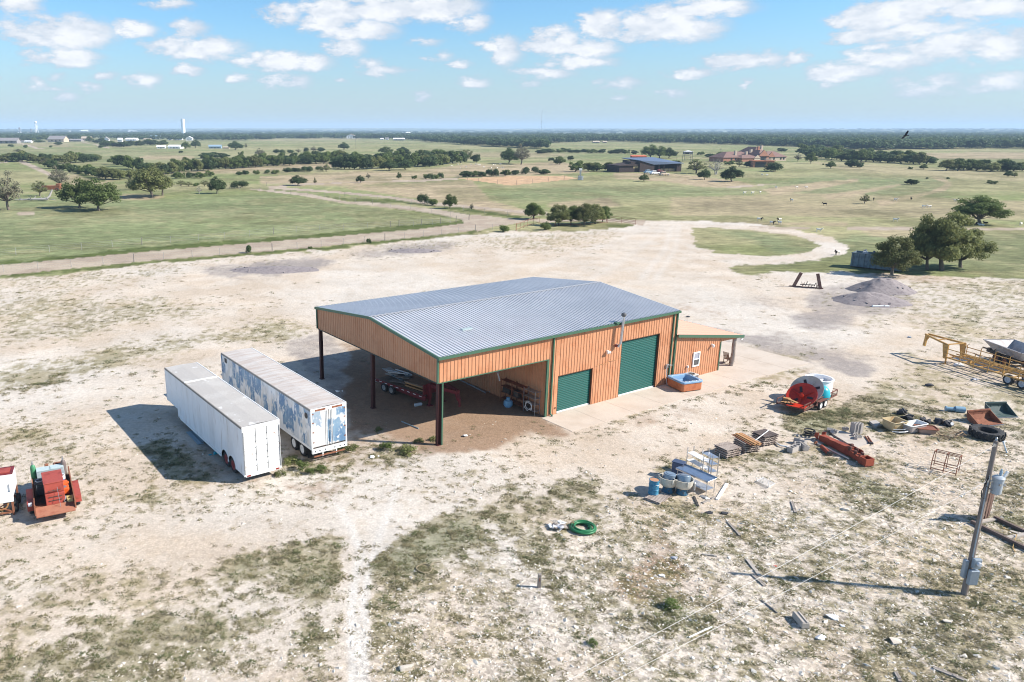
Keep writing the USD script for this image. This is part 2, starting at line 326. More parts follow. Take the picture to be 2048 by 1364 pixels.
ROAD = [(-60, 548), (0, 541), (300, 512), (620, 486), (840, 466), (930, 455), (985, 443)]
chalk = layer([(1, [(-200, 562), (0, 560), (300, 528), (640, 500), (830, 481), (1010, 462), (1150, 460), (1250, 455), (1285, 443), (1400, 441), (1520, 449), (1600, 461), (1660, 477), (1697, 492), (1690, 506), (1640, 518), (1560, 529), (1460, 540), (1480, 548), (1600, 541), (1750, 546), (1850, 551), (2048, 556), (2300, 560), (2300, 1500), (-200, 1500)]),
               (0, [(1385, 455), (1500, 459), (1590, 471), (1641, 488), (1620, 502), (1550, 512), (1440, 506), (1392, 492)]),
               (0, [(1453, 541), (1480, 531), (1560, 527), (1640, 524), (1690, 517), (1690, 530), (1600, 537), (1480, 544)])], 1.2)
grass = layer([
    (.55, [(-50, 556), (640, 498), (830, 481), (1010, 463), (1250, 456), (1225, 470), (1120, 484), (960, 490), (830, 505), (640, 510), (300, 545), (-50, 572)]),
    (.45, [(-50, 572), (330, 535), (360, 560), (130, 580), (-50, 590)]),
    (.5, [(940, 482), (1250, 458), (1240, 480), (1120, 505), (1080, 505), (960, 500)]),
    (.52, [(-50, 598), (140, 588), (330, 592), (440, 608), (430, 634), (270, 655), (120, 684), (-50, 696)]),
    (.25, [(430, 600), (560, 590), (560, 650), (400, 640)]),
    (.62, [(-50, 742), (110, 722), (240, 692), (420, 658), (560, 636), (640, 655), (575, 690), (430, 695), (330, 716), (180, 748), (60, 775), (-50, 785)]),
    ell(.95, 212, 708, 36, 13, -.2), ell(.85, 80, 732, 40, 9, -.2), ell(.8, 545, 682, 45, 8, -.2), ell(.8, 60, 764, 70, 9, -.22), ell(.7, 160, 665, 14, 7), ell(.7, 260, 618, 35, 7), ell(.7, 110, 600, 45, 8),
    (.26, [(-50, 820), (230, 830), (350, 960), (620, 960), (720, 960), (690, 1010), (300, 1040), (200, 1080), (-50, 1120)]),
    ell(.9, 60, 868, 55, 13, -.12), ell(.75, 120, 902, 36, 10, -.3), ell(.85, 285, 990, 40, 10, -.25), ell(.6, 165, 993, 26, 8), ell(.6, 20, 925, 16, 12), ell(.55, 40, 840, 30, 8),
    (.85, [(285, 905), (330, 870), (360, 905), (410, 960), (350, 955)]), (.5, [(360, 895), (430, 930), (430, 965), (380, 965)]),
    (.62, [(560, 935), (640, 915), (700, 900), (800, 880), (850, 905), (820, 930), (690, 960), (570, 950)]), ell(.9, 595, 925, 40, 14), ell(.75, 780, 905, 50, 14), ell(.9, 830, 968, 36, 9, -.2), ell(.6, 780, 970, 40, 12), ell(.6, 690, 955, 60, 14),
    (.40, [(-50, 1130), (250, 1120), (420, 1140), (560, 1100), (650, 1120), (690, 1200), (660, 1380), (-50, 1380)]),
    (.72, [(120, 1262), (330, 1230), (440, 1240), (490, 1270), (440, 1320), (300, 1380), (120, 1380), (220, 1310)]), (.6, [(-50, 1330), (120, 1280), (200, 1330), (180, 1380), (-50, 1380)]),
    ell(.92, 492, 1130, 52, 22, -.25), ell(.55, 290, 1180, 60, 18, -.2), ell(.55, 480, 1235, 60, 18, -.2),
    (.82, [(560, 1090), (650, 1062), (685, 1075), (692, 1150), (655, 1215), (575, 1180), (540, 1145)]), ell(.8, 630, 1280, 36, 28),
    (.18, [(690, 930), (860, 930), (1000, 900), (1100, 900), (1080, 945), (1010, 985), (870, 1020), (700, 1000)]), (.5, [(880, 935), (960, 930), (965, 945), (890, 955)]),
    (.46, [(740, 1150), (790, 1090), (850, 1050), (960, 1012), (1080, 975), (1240, 960), (1270, 1000), (1400, 1010), (2100, 900), (2100, 1400), (745, 1400)]),
    (.88, [(745, 1150), (785, 1090), (850, 1045), (960, 1010), (1000, 1040), (1010, 1085), (930, 1100), (850, 1150), (770, 1165)]), ell(.85, 990, 1040, 60, 26), ell(.9, 960, 1075, 60, 14), ell(.7, 1060, 1090, 60, 20), ell(.8, 1150, 968, 55, 14, .1), ell(.6, 1050, 990, 60, 18), ell(.6, 1110, 1000, 70, 22),
    ell(.75, 760, 1240, 26, 60), ell(.7, 770, 1310, 30, 50), ell(.75, 1075, 1135, 36, 26), ell(.7, 1105, 1200, 34, 26, .5),
    (.92, [(1305, 1215), (1360, 1203), (1430, 1222), (1430, 1250), (1400, 1268), (1320, 1275), (1290, 1250)]), ell(.85, 1370, 1020, 50, 14, .2), ell(.8, 1330, 1000, 36, 10), ell(.6, 1510, 1070, 40, 22, .4), ell(.7, 1610, 1160, 60, 26), ell(.6, 1490, 940, 60, 12, .1),
    (.95, [(1672, 950), (1720, 955), (1800, 980), (1850, 998), (1840, 1012), (1760, 1010), (1690, 985)]), (.75, [(1850, 1130), (2048, 1150), (2100, 1200), (2100, 1290), (1990, 1270), (1900, 1210)]), (.7, [(1770, 1230), (1900, 1220), (1990, 1300), (1960, 1364), (1700, 1364), (1720, 1300)]),
    (.95, [(1960, 1030), (2100, 1010), (2100, 1060), (1990, 1060)]), ell(.8, 2010, 970, 50, 16),
    (.62, [(1310, 905), (1430, 900), (1640, 890), (1780, 900), (1840, 960), (1500, 960), (1300, 945)]),
    (.93, [(1545, 838), (1600, 825), (1660, 806), (1740, 790), (1760, 815), (1690, 850), (1640, 880), (1560, 868)]), (.7, [(1690, 800), (1780, 755), (1860, 790), (1900, 840), (1800, 880), (1700, 860)]), ell(.75, 1490, 852, 45, 9, -.1),
    (.5, [(1800, 690), (1900, 720), (2100, 790), (2100, 900), (1850, 900), (1780, 800)]), (.95, [(1985, 775), (2048, 760), (2100, 770), (2100, 800), (2020, 790)]), ell(.75, 1870, 755, 36, 12),
    (.42, [(1700, 560), (1850, 565), (2100, 570), (2100, 700), (1900, 690), (1800, 650), (1720, 610)]), (.6, [(1630, 590), (1680, 575), (1670, 610), (1640, 622)]), (.7, [(1790, 562), (2100, 555), (2100, 590), (1900, 578)]),
    ell(.95, 1738, 649, 40, 6), ell(.9, 1545, 644, 16, 4), ell(.9, 1620, 651, 16, 4), ell(.95, 1880, 653, 25, 5), ell(.95, 1935, 661, 30, 6, .05), ell(.9, 1945, 629, 26, 6), ell(.9, 1527, 554, 18, 4), ell(.9, 1525, 568, 16, 3), ell(.9, 2025, 640, 16, 5), ell(.9, 1565, 613, 14, 3), ell(.9, 1475, 564, 14, 3), ell(.9, 1560, 557, 22, 3),
    (.6, [(1420, 690), (1480, 700), (1560, 700), (1640, 690), (1600, 740), (1480, 770)]),
    (.62, [(1155, 858), (1300, 805), (1430, 775), (1440, 782), (1350, 812), (1200, 862)]), ell(.5, 1470, 770, 40, 8, -.3), (.55, [(1480, 762), (1610, 742), (1600, 752), (1500, 772)]), ell(.6, 1110, 880, 40, 12), ell(.55, 1350, 855, 26, 8),
    ell(.85, 1300, 640, 10, 4),
    (.45, [(1395, 484), (1500, 478), (1540, 500), (1440, 506)]),
    (.04, [(694, 1380), (702, 1200), (708, 1140), (740, 1140), (738, 1200), (734, 1380)]), strip(0, [(712, 1160), (722, 1105), (700, 1050), (665, 990), (650, 960)], 15), strip(0, [(735, 1150), (762, 1065), (790, 985), (804, 920)], 15),
    strip(.75, [(716, 1180), (726, 1120), (735, 1085)], 12), strip(.0, [(960, 1030), (1010, 1090), (1060, 1170), (1120, 1290), (1150, 1380)], [10, 22, 26]),
    strip(.1, [(1370, 925), (1450, 945), (1560, 940), (1640, 935)], [10, 14]),
    strip(.05, [(1690, 930), (1850, 985), (1960, 1010)], [12, 24]),
], 6.0)
gravel = layer([ell(.9, 540, 536, 130, 13, -.08), ell(.75, 470, 541, 70, 9), ell(.9, 830, 497, 90, 9, -.06), ell(.7, 760, 505, 70, 9, -.05),
                (.75, [(1350, 640), (1460, 660), (1620, 700), (1760, 740), (1720, 760), (1600, 720), (1480, 690), (1380, 660)]), ell(.7, 1640, 642, 70, 16, .05), ell(.35, 1540, 605, 60, 14, .1), ell(.5, 1600, 690, 100, 14, .2), ell(.5, 1690, 710, 70, 14, .2),
                ell(.6, 1720, 600, 110, 34), (.55, [(560, 690), (640, 660), (700, 700), (900, 760), (860, 820), (700, 840), (640, 760)])], 3.5)
dirt = layer([(.85, [(690, 690), (820, 690), (960, 720), (1095, 790), (1092, 836), (1150, 862), (1000, 890), (880, 905), (760, 880), (690, 880)]), (.4, [(640, 880), (760, 870), (880, 905), (760, 940), (640, 950)]),
              ell(.5, 1300, 840, 24, 14), ell(.4, 1370, 830, 26, 10), ell(.55, 1330, 1110, 40, 46), ell(.75, 1320, 1150, 60, 40), ell(.6, 1290, 1180, 60, 40), ell(.55, 1330, 1065, 14, 40), ell(.4, 1390, 1190, 80, 40), ell(.5, 1395, 618, 70, 9, .1), ell(.3, 560, 770, 70, 20, .2), ell(.4, 600, 905, 40, 18),
              ell(.5, 1860, 875, 40, 14), ell(.35, 1560, 750, 60, 14, -.2), (.35, [(360, 880), (560, 960), (420, 980), (330, 930)]), (.5, [(560, 960), (690, 960), (680, 1000), (580, 985)]), (.45, [(1720, 540), (1850, 545), (2000, 556), (1850, 570), (1730, 560)])], 4.0)
rocks = layer([(.5, [(740, 1200), (900, 1130), (1060, 1060), (1300, 1000), (1500, 960), (1800, 880), (2100, 860), (2100, 1400), (560, 1400), (640, 1260)]), (.9, [(760, 1260), (1050, 1160), (1300, 1100), (1500, 1020), (1800, 960), (2100, 940), (2100, 1400), (740, 1400)]), (.7, [(690, 1380), (700, 1240), (745, 1240), (745, 1380)]), (.3, [(100, 1350), (560, 1260), (690, 1240), (690, 1400), (100, 1400)]), (.15, [(860, 990), (1080, 900), (1200, 900), (1240, 960), (1000, 1010)])], 14.0)
road = layer([strip(1, ROAD, [24, 21, 18, 17, 16, 18, 22]), (1, [(930, 449), (968, 446), (965, 438), (930, 428), (870, 418), (800, 410), (741, 405), (690, 402), (615, 386), (500, 376), (500, 379), (600, 391), (690, 407), (741, 411), (830, 420), (880, 428), (925, 438)]),
              (1, [(955, 462), (985, 452), (1015, 448), (1065, 441), (1090, 446), (1120, 441), (1210, 443), (1262, 446), (1285, 450), (1290, 440), (1230, 438), (1100, 437), (1060, 439), (1020, 436), (980, 433), (940, 428), (950, 445)]),
              strip(1, [(540, 375), (680, 385), (782, 395), (871, 408), (953, 415), (1049, 424), (1093, 428)], [3, 6]), strip(.8, [(536, 374), (608, 369), (720, 364), (850, 361), (916, 357)], 2.4),
              strip(1, [(38, 321), (72, 336), (112, 355)], [3, 6]), strip(1, [(41, 286), (60, 292), (72, 296), (88, 297)], 2), strip(1, [(165, 285), (195, 290), (217, 296)], 2), strip(.9, [(1500, 452), (1540, 455), (1620, 456)], 2.5), strip(1, [(1695, 457), (1830, 457), (2060, 459)], 3.4), strip(.8, [(1430, 376), (1480, 373), (1550, 368)], 4.0), strip(.8, [(0, 326), (16, 323)], 4), strip(.9, [(35, 427), (68, 428)], 5.5)], .7)
arena = layer([(1, [(916, 357), (1022, 371), (1155, 357), (1124, 350), (1010, 352)])], .6)
tan = layer([(.8, [(353, 345), (560, 328), (700, 324), (700, 332), (560, 340), (430, 347), (360, 350)]), (.75, [(520, 352), (700, 342), (840, 340), (940, 326), (1000, 330), (1120, 320), (1180, 344), (1020, 352), (920, 352), (700, 372), (520, 366)]),
             ell(.5, 1010, 310, 150, 6), (.7, [(680, 375), (940, 358), (980, 400), (1090, 430), (1000, 430), (860, 400)]), (.9, [(1225, 345), (1330, 346), (1400, 352), (1480, 362), (1520, 374), (1400, 372), (1330, 362), (1230, 356)]), (.5, [(1340, 395), (1620, 385), (2048, 400), (2048, 440), (1340, 430)]),
             (.75, [(1520, 378), (1640, 362), (1720, 356), (1715, 362), (1620, 380), (1545, 388)]), (.7, [(1640, 390), (1760, 372), (1805, 366), (1800, 370), (1700, 392), (1650, 398)]), (.85, [(1755, 400), (1860, 382), (1895, 366), (1862, 354), (1880, 352), (1905, 366), (1890, 380), (1830, 394), (1760, 410)]), (.4, [(1600, 320), (2048, 345), (2048, 365), (1700, 345)]), ell(.6, 330, 315, 60, 5), ell(.5, 90, 290, 60, 4), (.6, [(0, 280), (300, 280), (300, 283), (0, 284)]), (.6, [(500, 279), (720, 275), (720, 279), (500, 283)]), ell(.7, 270, 394, 60, 5), ell(.55, 170, 360, 60, 12),
             (.6, [(1100, 405), (1215, 395), (1240, 412), (1180, 420), (1090, 412)]), (.75, [(1690, 308), (2048, 302), (2048, 316), (1900, 318)]), (.6, [(1350, 440), (1700, 445), (1690, 452), (1450, 450)]), (.5, [(1700, 455), (1850, 452), (1850, 480), (1740, 472)])], .9)
lush = layer([(.6, [(-50, 395), (230, 385), (330, 395), (520, 385), (700, 405), (920, 440), (925, 446), (840, 460), (620, 478), (300, 504), (-50, 530)]), (.6, [(1460, 380), (1640, 345), (1900, 355), (1900, 395), (1640, 395)]), (.6, [(940, 385), (1200, 365), (1500, 372), (1500, 390), (1280, 400), (1000, 405)]), (.8, [(1390, 456), (1500, 460), (1640, 490), (1560, 511), (1500, 480)]), (.85, [(1700, 470), (2060, 465), (2060, 550), (1850, 545), (1720, 510), (1640, 525), (1460, 540), (1500, 530)]),
              (.7, [(730, 300), (1240, 305), (1300, 312), (1200, 318), (900, 312)]), (.5, [(0, 300), (340, 300), (600, 320), (330, 345), (220, 330), (0, 316)]), ell(.5, 800, 380, 120, 6)], 3.0)
verge = layer([strip(1, [(-60, 538), (0, 530), (300, 500), (620, 474), (840, 454), (905, 447), (940, 441), (935, 436), (880, 428), (741, 405), (640, 392)], [13, 12, 11, 10, 9, 8, 7, 6, 5, 5, 4]), strip(.8, [(690, 400), (800, 402), (900, 414), (1040, 436)], [3, 5, 5]), strip(.7, [(-60, 556), (0, 552), (330, 523), (640, 496), (840, 474), (960, 463)], 5), strip(1, [(1215, 453), (1262, 452)], 4), strip(.7, [(130, 335), (170, 352), (210, 362)], 6)], 1.0)
dark = layer([ell(.6, 1330, 445, 2, 1), ell(.5, 1200, 405, 40, 5), strip(1, [(1188, 393), (1230, 411)], 1.6), strip(1, [(1200, 394), (1245, 412)], 1.6), (.4, [(1460, 415), (1900, 418), (1900, 428), (1460, 425)]), (.45, [(1350, 405), (1520, 398), (1560, 410), (1380, 420)]), strip(.7, [(1890, 320), (2060, 316)], 4), ell(.5, 520, 540, 40, 2)], 1.0)
track = layer([strip(1, [(706, 1380), (704, 1200), (714, 1140), (722, 1105), (700, 1050), (665, 990), (650, 960)], [20, 16, 13, 12]), strip(1, [(728, 1380), (728, 1200), (740, 1140), (762, 1065), (790, 985), (804, 920)], [18, 15, 13, 11]), strip(.6, [(1280, 560), (1330, 500), (1345, 450)], [8, 3]), strip(.6, [(1310, 560), (1350, 500), (1358, 450)], [8, 3]), strip(.5, [(1180, 560), (1290, 490), (1330, 452)], [8, 3]), strip(.5, [(1060, 540), (1210, 490), (1300, 455)], [8, 3])], 2.0)

FOREST_LOW = 0.0
def gz(x, y):
    """Height of the ground: nearly level, with small bumps, dropping gently away on the right and rising to far low hills."""
    x, y = np.asarray(x, float), np.asarray(y, float)
    P = np.stack([x, y, 0 * x], -1); r = np.hypot(x, y)
    near = 0.05 * (meshkit.fbm(P * 0.45, 3, 5) - 0.5) * np.clip((140 - r) / 60, 0, 1)
    inside = np.clip(1 - np.maximum(np.abs(x - 16) / 28, np.abs(y - 60) / 22), 0, 1) > 0       # the yard about the building is graded flat
    near = np.where(inside, near * 0.3, near)
    far = 34.0 * np.clip((r - 5200) / 6000, 0, 1) ** 1.5 * (0.35 + 1.1 * meshkit.fbm(P / 2600.0, 4, 3))
    return near + far

def look_up(m, px, py):
    return map_coordinates(m, [np.clip(py / 2 - 0.5, 0, H2 - 1), np.clip(px / 2 - 0.5, 0, W2 - 1)], order=1)

def smooth(e0, e1, x):
    t = np.clip((x - e0) / (e1 - e0), 0, 1); return t * t * (3 - 2 * t)

def ground_values(P):
    """Own colour and grass cover of the ground at points P (n, 3)."""
    px, py = project(P); r = np.hypot(P[:, 0], P[:, 1])
    px = np.clip(px, 2, 2045); py = np.clip(py, 262, 1361)
    jit = np.stack([meshkit.fbm(P * 0.35, 4, 21) - .5, meshkit.fbm(P * 0.35, 4, 22) - .5], -1) * np.clip(2.6 * 1500 / np.maximum(r, 15), 3, 40)[:, None]
    qx, qy = px + jit[:, 0], py + jit[:, 1] * np.clip(21 / r * 3, .1, 1)
    n1, n2, n3, n4 = (meshkit.fbm(P * s, 4, k) for s, k in ((1.7, 31), (.28, 32), (.05, 33), (5.0, 34)))
    n5 = meshkit.fbm(P * np.array([.012, .03, 1]), 4, 35)
    A = lambda *c: np.array(alb(*c))
    mix = lambda a, b, t: a + (b - a) * np.asarray(t)[:, None]
    past = mix(A(160, 168, 112), A(194, 188, 140), smooth(.36, .64, n5))
    n6 = meshkit.fbm(P * np.array([.02, .09, 1]), 4, 36); n7 = meshkit.fbm(P * np.array([.10, .35, 1]), 4, 37)
    past = past * (1 + .34 * (n6 - .5) + .30 * (n7 - .5) * np.clip(1 - r / 700, 0, 1))[:, None]
    past = mix(past, A(152, 162, 118) * (1 + .5 * (n6 - .5) + .6 * (n7 - .5))[:, None], smooth(.1, .8, look_up(lush, qx, qy)) * .8)
    past = mix(past, A(214, 192, 158) * (1 + .5 * (n7 - .5))[:, None], smooth(.08, .75, look_up(tan, qx, qy)) * .95)
    past = mix(past, A(142, 138, 96), smooth(.48, .64, n3) * .5)
    past = mix(past, A(120, 112, 88), look_up(dark, px, py) * .8)
    past = mix(past, A(208, 196, 150), smooth(.56, .7, n2) * .35)
    past = mix(past, A(108, 120, 64), smooth(.15, .6, look_up(verge, qx, qy)) * np.clip(.6 + .6 * n2, 0, 1))
    ch = mix(A(248, 233, 214), A(240, 221, 198), smooth(.35, .68, n2))
    ch = mix(ch, A(252, 244, 232), smooth(.5, .75, n3) * .6)
    ch = mix(ch, A(222, 200, 172), smooth(.52, .74, n1) * .3)
    ch = mix(ch, A(255, 247, 235), look_up(track, px, py) * .95)
    ch = mix(ch, A(182, 172, 166), smooth(.15, .75, look_up(gravel, qx, qy) + (n1 - .5) * .5) * .85)
    ch = mix(ch, A(176, 142, 112), smooth(.1, .8, look_up(dirt, qx, qy) + (n1 - .5) * .5) * .85)
    cm = smooth(.35, .65, look_up(chalk, qx, qy) + (n2 - .5) * .25)
    g = look_up(grass, qx, qy)
    cover = np.where(cm > .5, g, 0) * np.clip(cm * 2 - 1, 0, 1)
    dens = smooth(-.12, .22, cover - 1.0 + n1 * .75 + n4 * .50 - .08) * (cover > .02)
    green = mix(A(158, 150, 104), A(178, 166, 122), smooth(.35, .65, n2))
    green = mix(green, A(140, 146, 92), smooth(.75, .95, cover))
    ch = mix(ch, green, dens * .66)
    col = mix(past, ch, cm)
    rd = smooth(.25, .6, look_up(road, px, py))
    col = mix(col, mix(A(222, 204, 182), A(206, 186, 166), smooth(.35, .65, n2)), rd * .95)
    col = mix(col, A(240, 200, 158), smooth(.3, .6, look_up(arena, px, py)))
    fw = smooth(1500, 2600, r) * smooth(.42, .5, meshkit.fbm(P * np.array([.0011, .0022, 1]), 4, 41))
    col = mix(col, A(96, 112, 80), fw * .75)
    return np.clip(col, .02, .8), np.clip(cover * (1 - rd), 0, 1), cm, rd

def build_ground():
    lo, hi = math.radians(-36), math.radians(46)
    ang = np.concatenate([np.linspace(lo, hi, 820), hi + np.linspace(0, 2 * math.pi - (hi - lo), 42)[1:-1]])
    py = np.concatenate([np.arange(1600, 400, -2.0), np.arange(400, 300, -1.0), np.arange(300, 268, -.5), np.arange(268, 262.2, -.2)])
    rr = at(CX, 0, 0)[1] * 0 + np.array([at(CX, p)[1] for p in py])
    rr = np.concatenate([[3, 6, 9, 11.5], rr[rr > 13], [12500, 13500]])
    x = rr[:, None] * np.sin(ang)[None]; y = rr[:, None] * np.cos(ang)[None]
    z = gz(x, y)
    V = np.stack([x, y, z], -1).reshape(-1, 3); m = len(ang); k = len(rr)
    i, j = np.meshgrid(np.arange(k - 1), np.arange(m), indexing='ij'); j2 = (j + 1) % m
    F = np.stack([i * m + j, (i + 1) * m + j, (i + 1) * m + j2, i * m + j2], -1).reshape(-1, 4)
    F = np.vstack([F[:, [0, 2, 1]], F[:, [0, 3, 2]]])
    V = np.vstack([V, [0, 0, 0]]); c = len(V) - 1
    F = np.vstack([F, [(c, (q + 1) % m, q) for q in range(m)]])
    col, cover, cm, rd = ground_values(V)
    n = {'gc': ('attribute', {'attribute': 'gc'}), 'msk': ('attribute', {'attribute': 'msk'}), 'ms': ('separate_color', {}), 'pn': ('noise_texture', {'scale': .55, 'detail': 7.0, 'roughness': .72}), 'pm': ('mapping', {'scale': (.55, 1.0, 1.0)}), 'pr': ('map_range', {'from_min': .34, 'from_max': .66, 'to_min': .58, 'to_max': 1.32, 'clamp': True}), 'pf': ('mix_float', {'a': 1.0, 'use_clamp': True}), 'm3': ('math', {'math_type': 'multiply'}), 'rv': ('voronoi_texture', {'scale': 5.5, 'randomness': 1.0}), 'rs': ('separate_color', {}), 'rr': ('map_range', {'from_min': 0.0, 'from_max': 1.0, 'to_min': .62, 'to_max': 1.30}), 'rf': ('mix_float', {'a': 1.0}), 'm4': ('math', {'math_type': 'multiply'}), 'geo': ('geometry', {}),
         'a': ('noise_texture', {'scale': 3.0, 'detail': 8.0, 'roughness': .7}), 'ar': ('map_range', {'from_min': .3, 'from_max': .7, 'to_min': .84, 'to_max': 1.14, 'clamp': True}),
         'b': ('noise_texture', {'scale': .12, 'detail': 9.0, 'roughness': .72}), 'br': ('map_range', {'from_min': .3, 'from_max': .7, 'to_min': .86, 'to_max': 1.12, 'clamp': True}),
         'vo': ('voronoi_texture', {'scale': 9.0, 'randomness': 1.0}), 'vr': ('map_range', {'from_min': 0.0, 'from_max': .55, 'to_min': 1.10, 'to_max': .86, 'clamp': True}),
         'm1': ('math', {'math_type': 'multiply'}), 'm2': ('math', {'math_type': 'multiply'}),
         'mul': ('mix_color', {'blend_type': 'multiply', 'fac': 1.0, 'use_clamp_result': False, 'use_clamp': False}),
         'bh': ('math', {'math_type': 'add'}), 'bp': ('bump', {'strength': .8, 'distance': .06}), 'p': ('principled_bsdf', {'roughness': .95, 'specular_ior_level': .1})}
    l = [('geo.position', 'a.vector'), ('geo.position', 'b.vector'), ('geo.position', 'vo.vector'), ('a.fac', 'ar.value'), ('b.fac', 'br.value'), ('vo.distance', 'vr.value'), ('ar.result', 'm1.value1'), ('br.result', 'm1.value2'), ('m1.value', 'm2.value1'), ('vr.result', 'm2.value2'),
         ('gc.color', 'mul.a'), ('msk.color', 'ms.color'), ('geo.position', 'pm.vector'), ('pm.vector', 'pn.vector'), ('pn.fac', 'pr.value'), ('pr.result', 'pf.b'), ('ms.r', 'pf.fac'), ('m2.value', 'm3.value1'), ('pf.result', 'm3.value2'), ('geo.position', 'rv.vector'), ('rv.color', 'rs.color'), ('rs.r', 'rr.value'), ('rr.result', 'rf.b'), ('ms.g', 'rf.fac'), ('m3.value', 'm4.value1'), ('rf.result', 'm4.value2'), ('m4.value', 'mul.b'), ('mul.result', 'p.base_color'), ('a.fac', 'bh.value1'), ('b.fac', 'bh.value2'), ('bh.value', 'bp.height'), ('bp.normal', 'p.normal')]
    mat = usdkit.material(stage, '/World/Looks/ground', n, l, surface='p.BSDF')
    o = usdkit.mesh(stage, numbered('/World/ground'), (V, F), mat, smooth=True)
    pv = UsdGeom.PrimvarsAPI(o)
    pv.CreatePrimvar('msk', Sdf.ValueTypeNames.Color3fArray, 'vertex').Set(Vt.Vec3fArray.FromNumpy(np.stack([(1 - cm) * (1 - rd), look_up(rocks, *project(V)), cover], -1).astype(np.float32)))
    pv.CreatePrimvar('gc', Sdf.ValueTypeNames.Color3fArray, 'vertex').Set(Vt.Vec3fArray.FromNumpy(col.astype(np.float32)))
    meta(o, 'pale caliche yard with thin grass running into green and straw coloured pasture', 'ground', kind='structure')
build_ground()
# ------------------------------------------------------------------ the metal building
ORANGE = look('orange_siding', alb(234, 168, 126, .62), .45, c2=alb(222, 154, 112, .62), scale=.6, var=.05, vscale=3)
ORANGE_ROOF = look('orange_roof', alb(240, 180, 150, .58), .4, var=.05)  # even peach orange of the lean-to roof sheets
GREEN = look('green_trim', alb(84, 122, 98, .62), .4, var=.06)
GREEN_DOOR = look('green_door', alb(22, 108, 98, .55), .42, var=.06)
GALV = look('galvalume_roof', (.58, .57, .57), .42, .12, c2=(.52, .515, .52), scale=.25, lo=.4, hi=.65, var=.05, vscale=1.5)
REDIRON = look('red_iron', (.060, .016, .014), .6, var=.2)
STEEL = look('bare_steel', (.42, .43, .44), .35, .8, var=.1)
WHITE = look('white_paint', (.74, .74, .72), .5, var=.05)
BLACK = look('black_rubber', (.02, .02, .022), .8, var=.2)
TYRE = look('tyre_rubber', (.028, .028, .03), .85, c2=(.06, .055, .05), scale=6, var=.2)
CONCRETE = look('concrete', alb(234, 218, 200, .62), .9, c2=alb(220, 202, 182, .62), scale=.5, lo=.45, hi=.7, var=.06, vscale=4, c3=alb(190, 160, 130, .62), lo3=.66, hi3=.8, scale3=.9, bump=.3)
GLASS = look('window_glass', (.05, .055, .06), .08, var=0, spec=.9)
WOOD_GREY = look('grey_timber', (.23, .20, .175), .9, c2=(.33, .29, .25), scale=1.5, stretch=(.5, 6, 6), var=.2, bump=.5)
WOOD_TAN = look('tan_timber', alb(216, 164, 112), .8, c2=alb(190, 140, 96), scale=1.5, stretch=(.5, 6, 6), var=.15)
RUST = look('rusty_steel', (.20, .075, .042), .85, c2=(.27, .11, .06), scale=2.2, lo=.42, hi=.62, c3=(.10, .045, .032), scale3=5, lo3=.55, hi3=.7, var=.2)
BARK = look('bark', (.13, .105, .085), .95, c2=(.20, .17, .14), scale=2, stretch=(4, 4, .6), var=.25)

BX, BY, YAW = 2.144, 48.764, 0.5826
LEN, WID, EAVE, RIDGE, HEAD, CARP = 24.71, 17.62, 6.40, 7.34, 4.55, 10.10
def bld(u, v, z=0.0):
    p = rotz(YAW) @ np.array([u, v, z], float); return p + (BX, BY, 0)

def ribbed(length, base, tops, pitch=0.305, rib=.032, rw=.07, off=0.0):
    """Outline (x from 0 to length) of a metal panel with raised ribs; returns sorted x and depth."""
    xs, ds = [0.0], [0.0]
    k = math.ceil((0 - off) / pitch)
    while True:
        c = off + k * pitch
        if c - rw / 2 >= length: break
        if c - rw / 2 > 1e-3 and c + rw / 2 < length - 1e-3:
            xs += [c - rw / 2, c - rw / 4, c + rw / 4, c + rw / 2]; ds += [0, rib, rib, 0]
        k += 1
    xs.append(length); ds.append(0.0)
    return np.array(xs), np.array(ds)

def wall_panels(parent, a, b, zlo, zhi, material, out, width=.915, name='wall_panel', inner=True):
    """Upright ribbed sheets from plan point a to b; zlo and zhi are functions of distance; out is the plan direction the ribs face."""
    a, b, out = np.asarray(a, float), np.asarray(b, float), np.asarray(out, float)
    L = np.linalg.norm(b - a); d = (b - a) / L; x = 0.0
    while x < L - 1e-6:
        w = min(width, L - x)
        if L - x - w < .25: w = L - x
        xs, ds = ribbed(w, 0, 0, off=.15)
        v = []
        for X, D in zip(xs, ds):
            p = a + d * (x + X) + out * D
            v += [(p[0], p[1], zlo(x + X)), (p[0], p[1], zhi(x + X))]
        f = [(2 * i, 2 * i + 2, 2 * i + 3, 2 * i + 1) for i in range(len(xs) - 1)]
        m = MB().add(v, f)
        p, q = a + d * x - out * .02, a + d * (x + w) - out * .02          # its back
        m.quad((p[0], p[1], zlo(x)), (p[0], p[1], zhi(x)), (q[0], q[1], zhi(x + w)), (q[0], q[1], zlo(x + w)))
        obj(name, m, material, parent)
        x += w

def roof_panels(parent, p0, along, down, Lalong, Ldown, material, normal, width=.915, name='roof_panel', pitch=.305):
    p0, along, down, normal = (np.asarray(q, float) for q in (p0, along, down, normal))
    x = 0.0
    while x < Lalong - 1e-6:
        w = min(width, Lalong - x)
        if Lalong - x - w < .25: w = Lalong - x
        xs, ds = ribbed(w, 0, 0, off=.15, rib=.065, rw=.15, pitch=pitch)
        v = []
        for X, D in zip(xs, ds):
            q = p0 + along * (x + X) + normal * D
            v += [q, q + down * Ldown]
        m = MB().add(v, [(2 * i, 2 * i + 2, 2 * i + 3, 2 * i + 1) for i in range(len(xs) - 1)])
        q, e = p0 + along * x - normal * .03, p0 + along * (x + w) - normal * .03
        m.quad(q, q + down * Ldown, e + down * Ldown, e)
        obj(name, m, material, parent)
        x += w

def ztop(v):                                               # underside of the roof over plan depth v
    return EAVE + (RIDGE - EAVE) * (1 - abs(v - WID / 2) / (WID / 2)) - .06

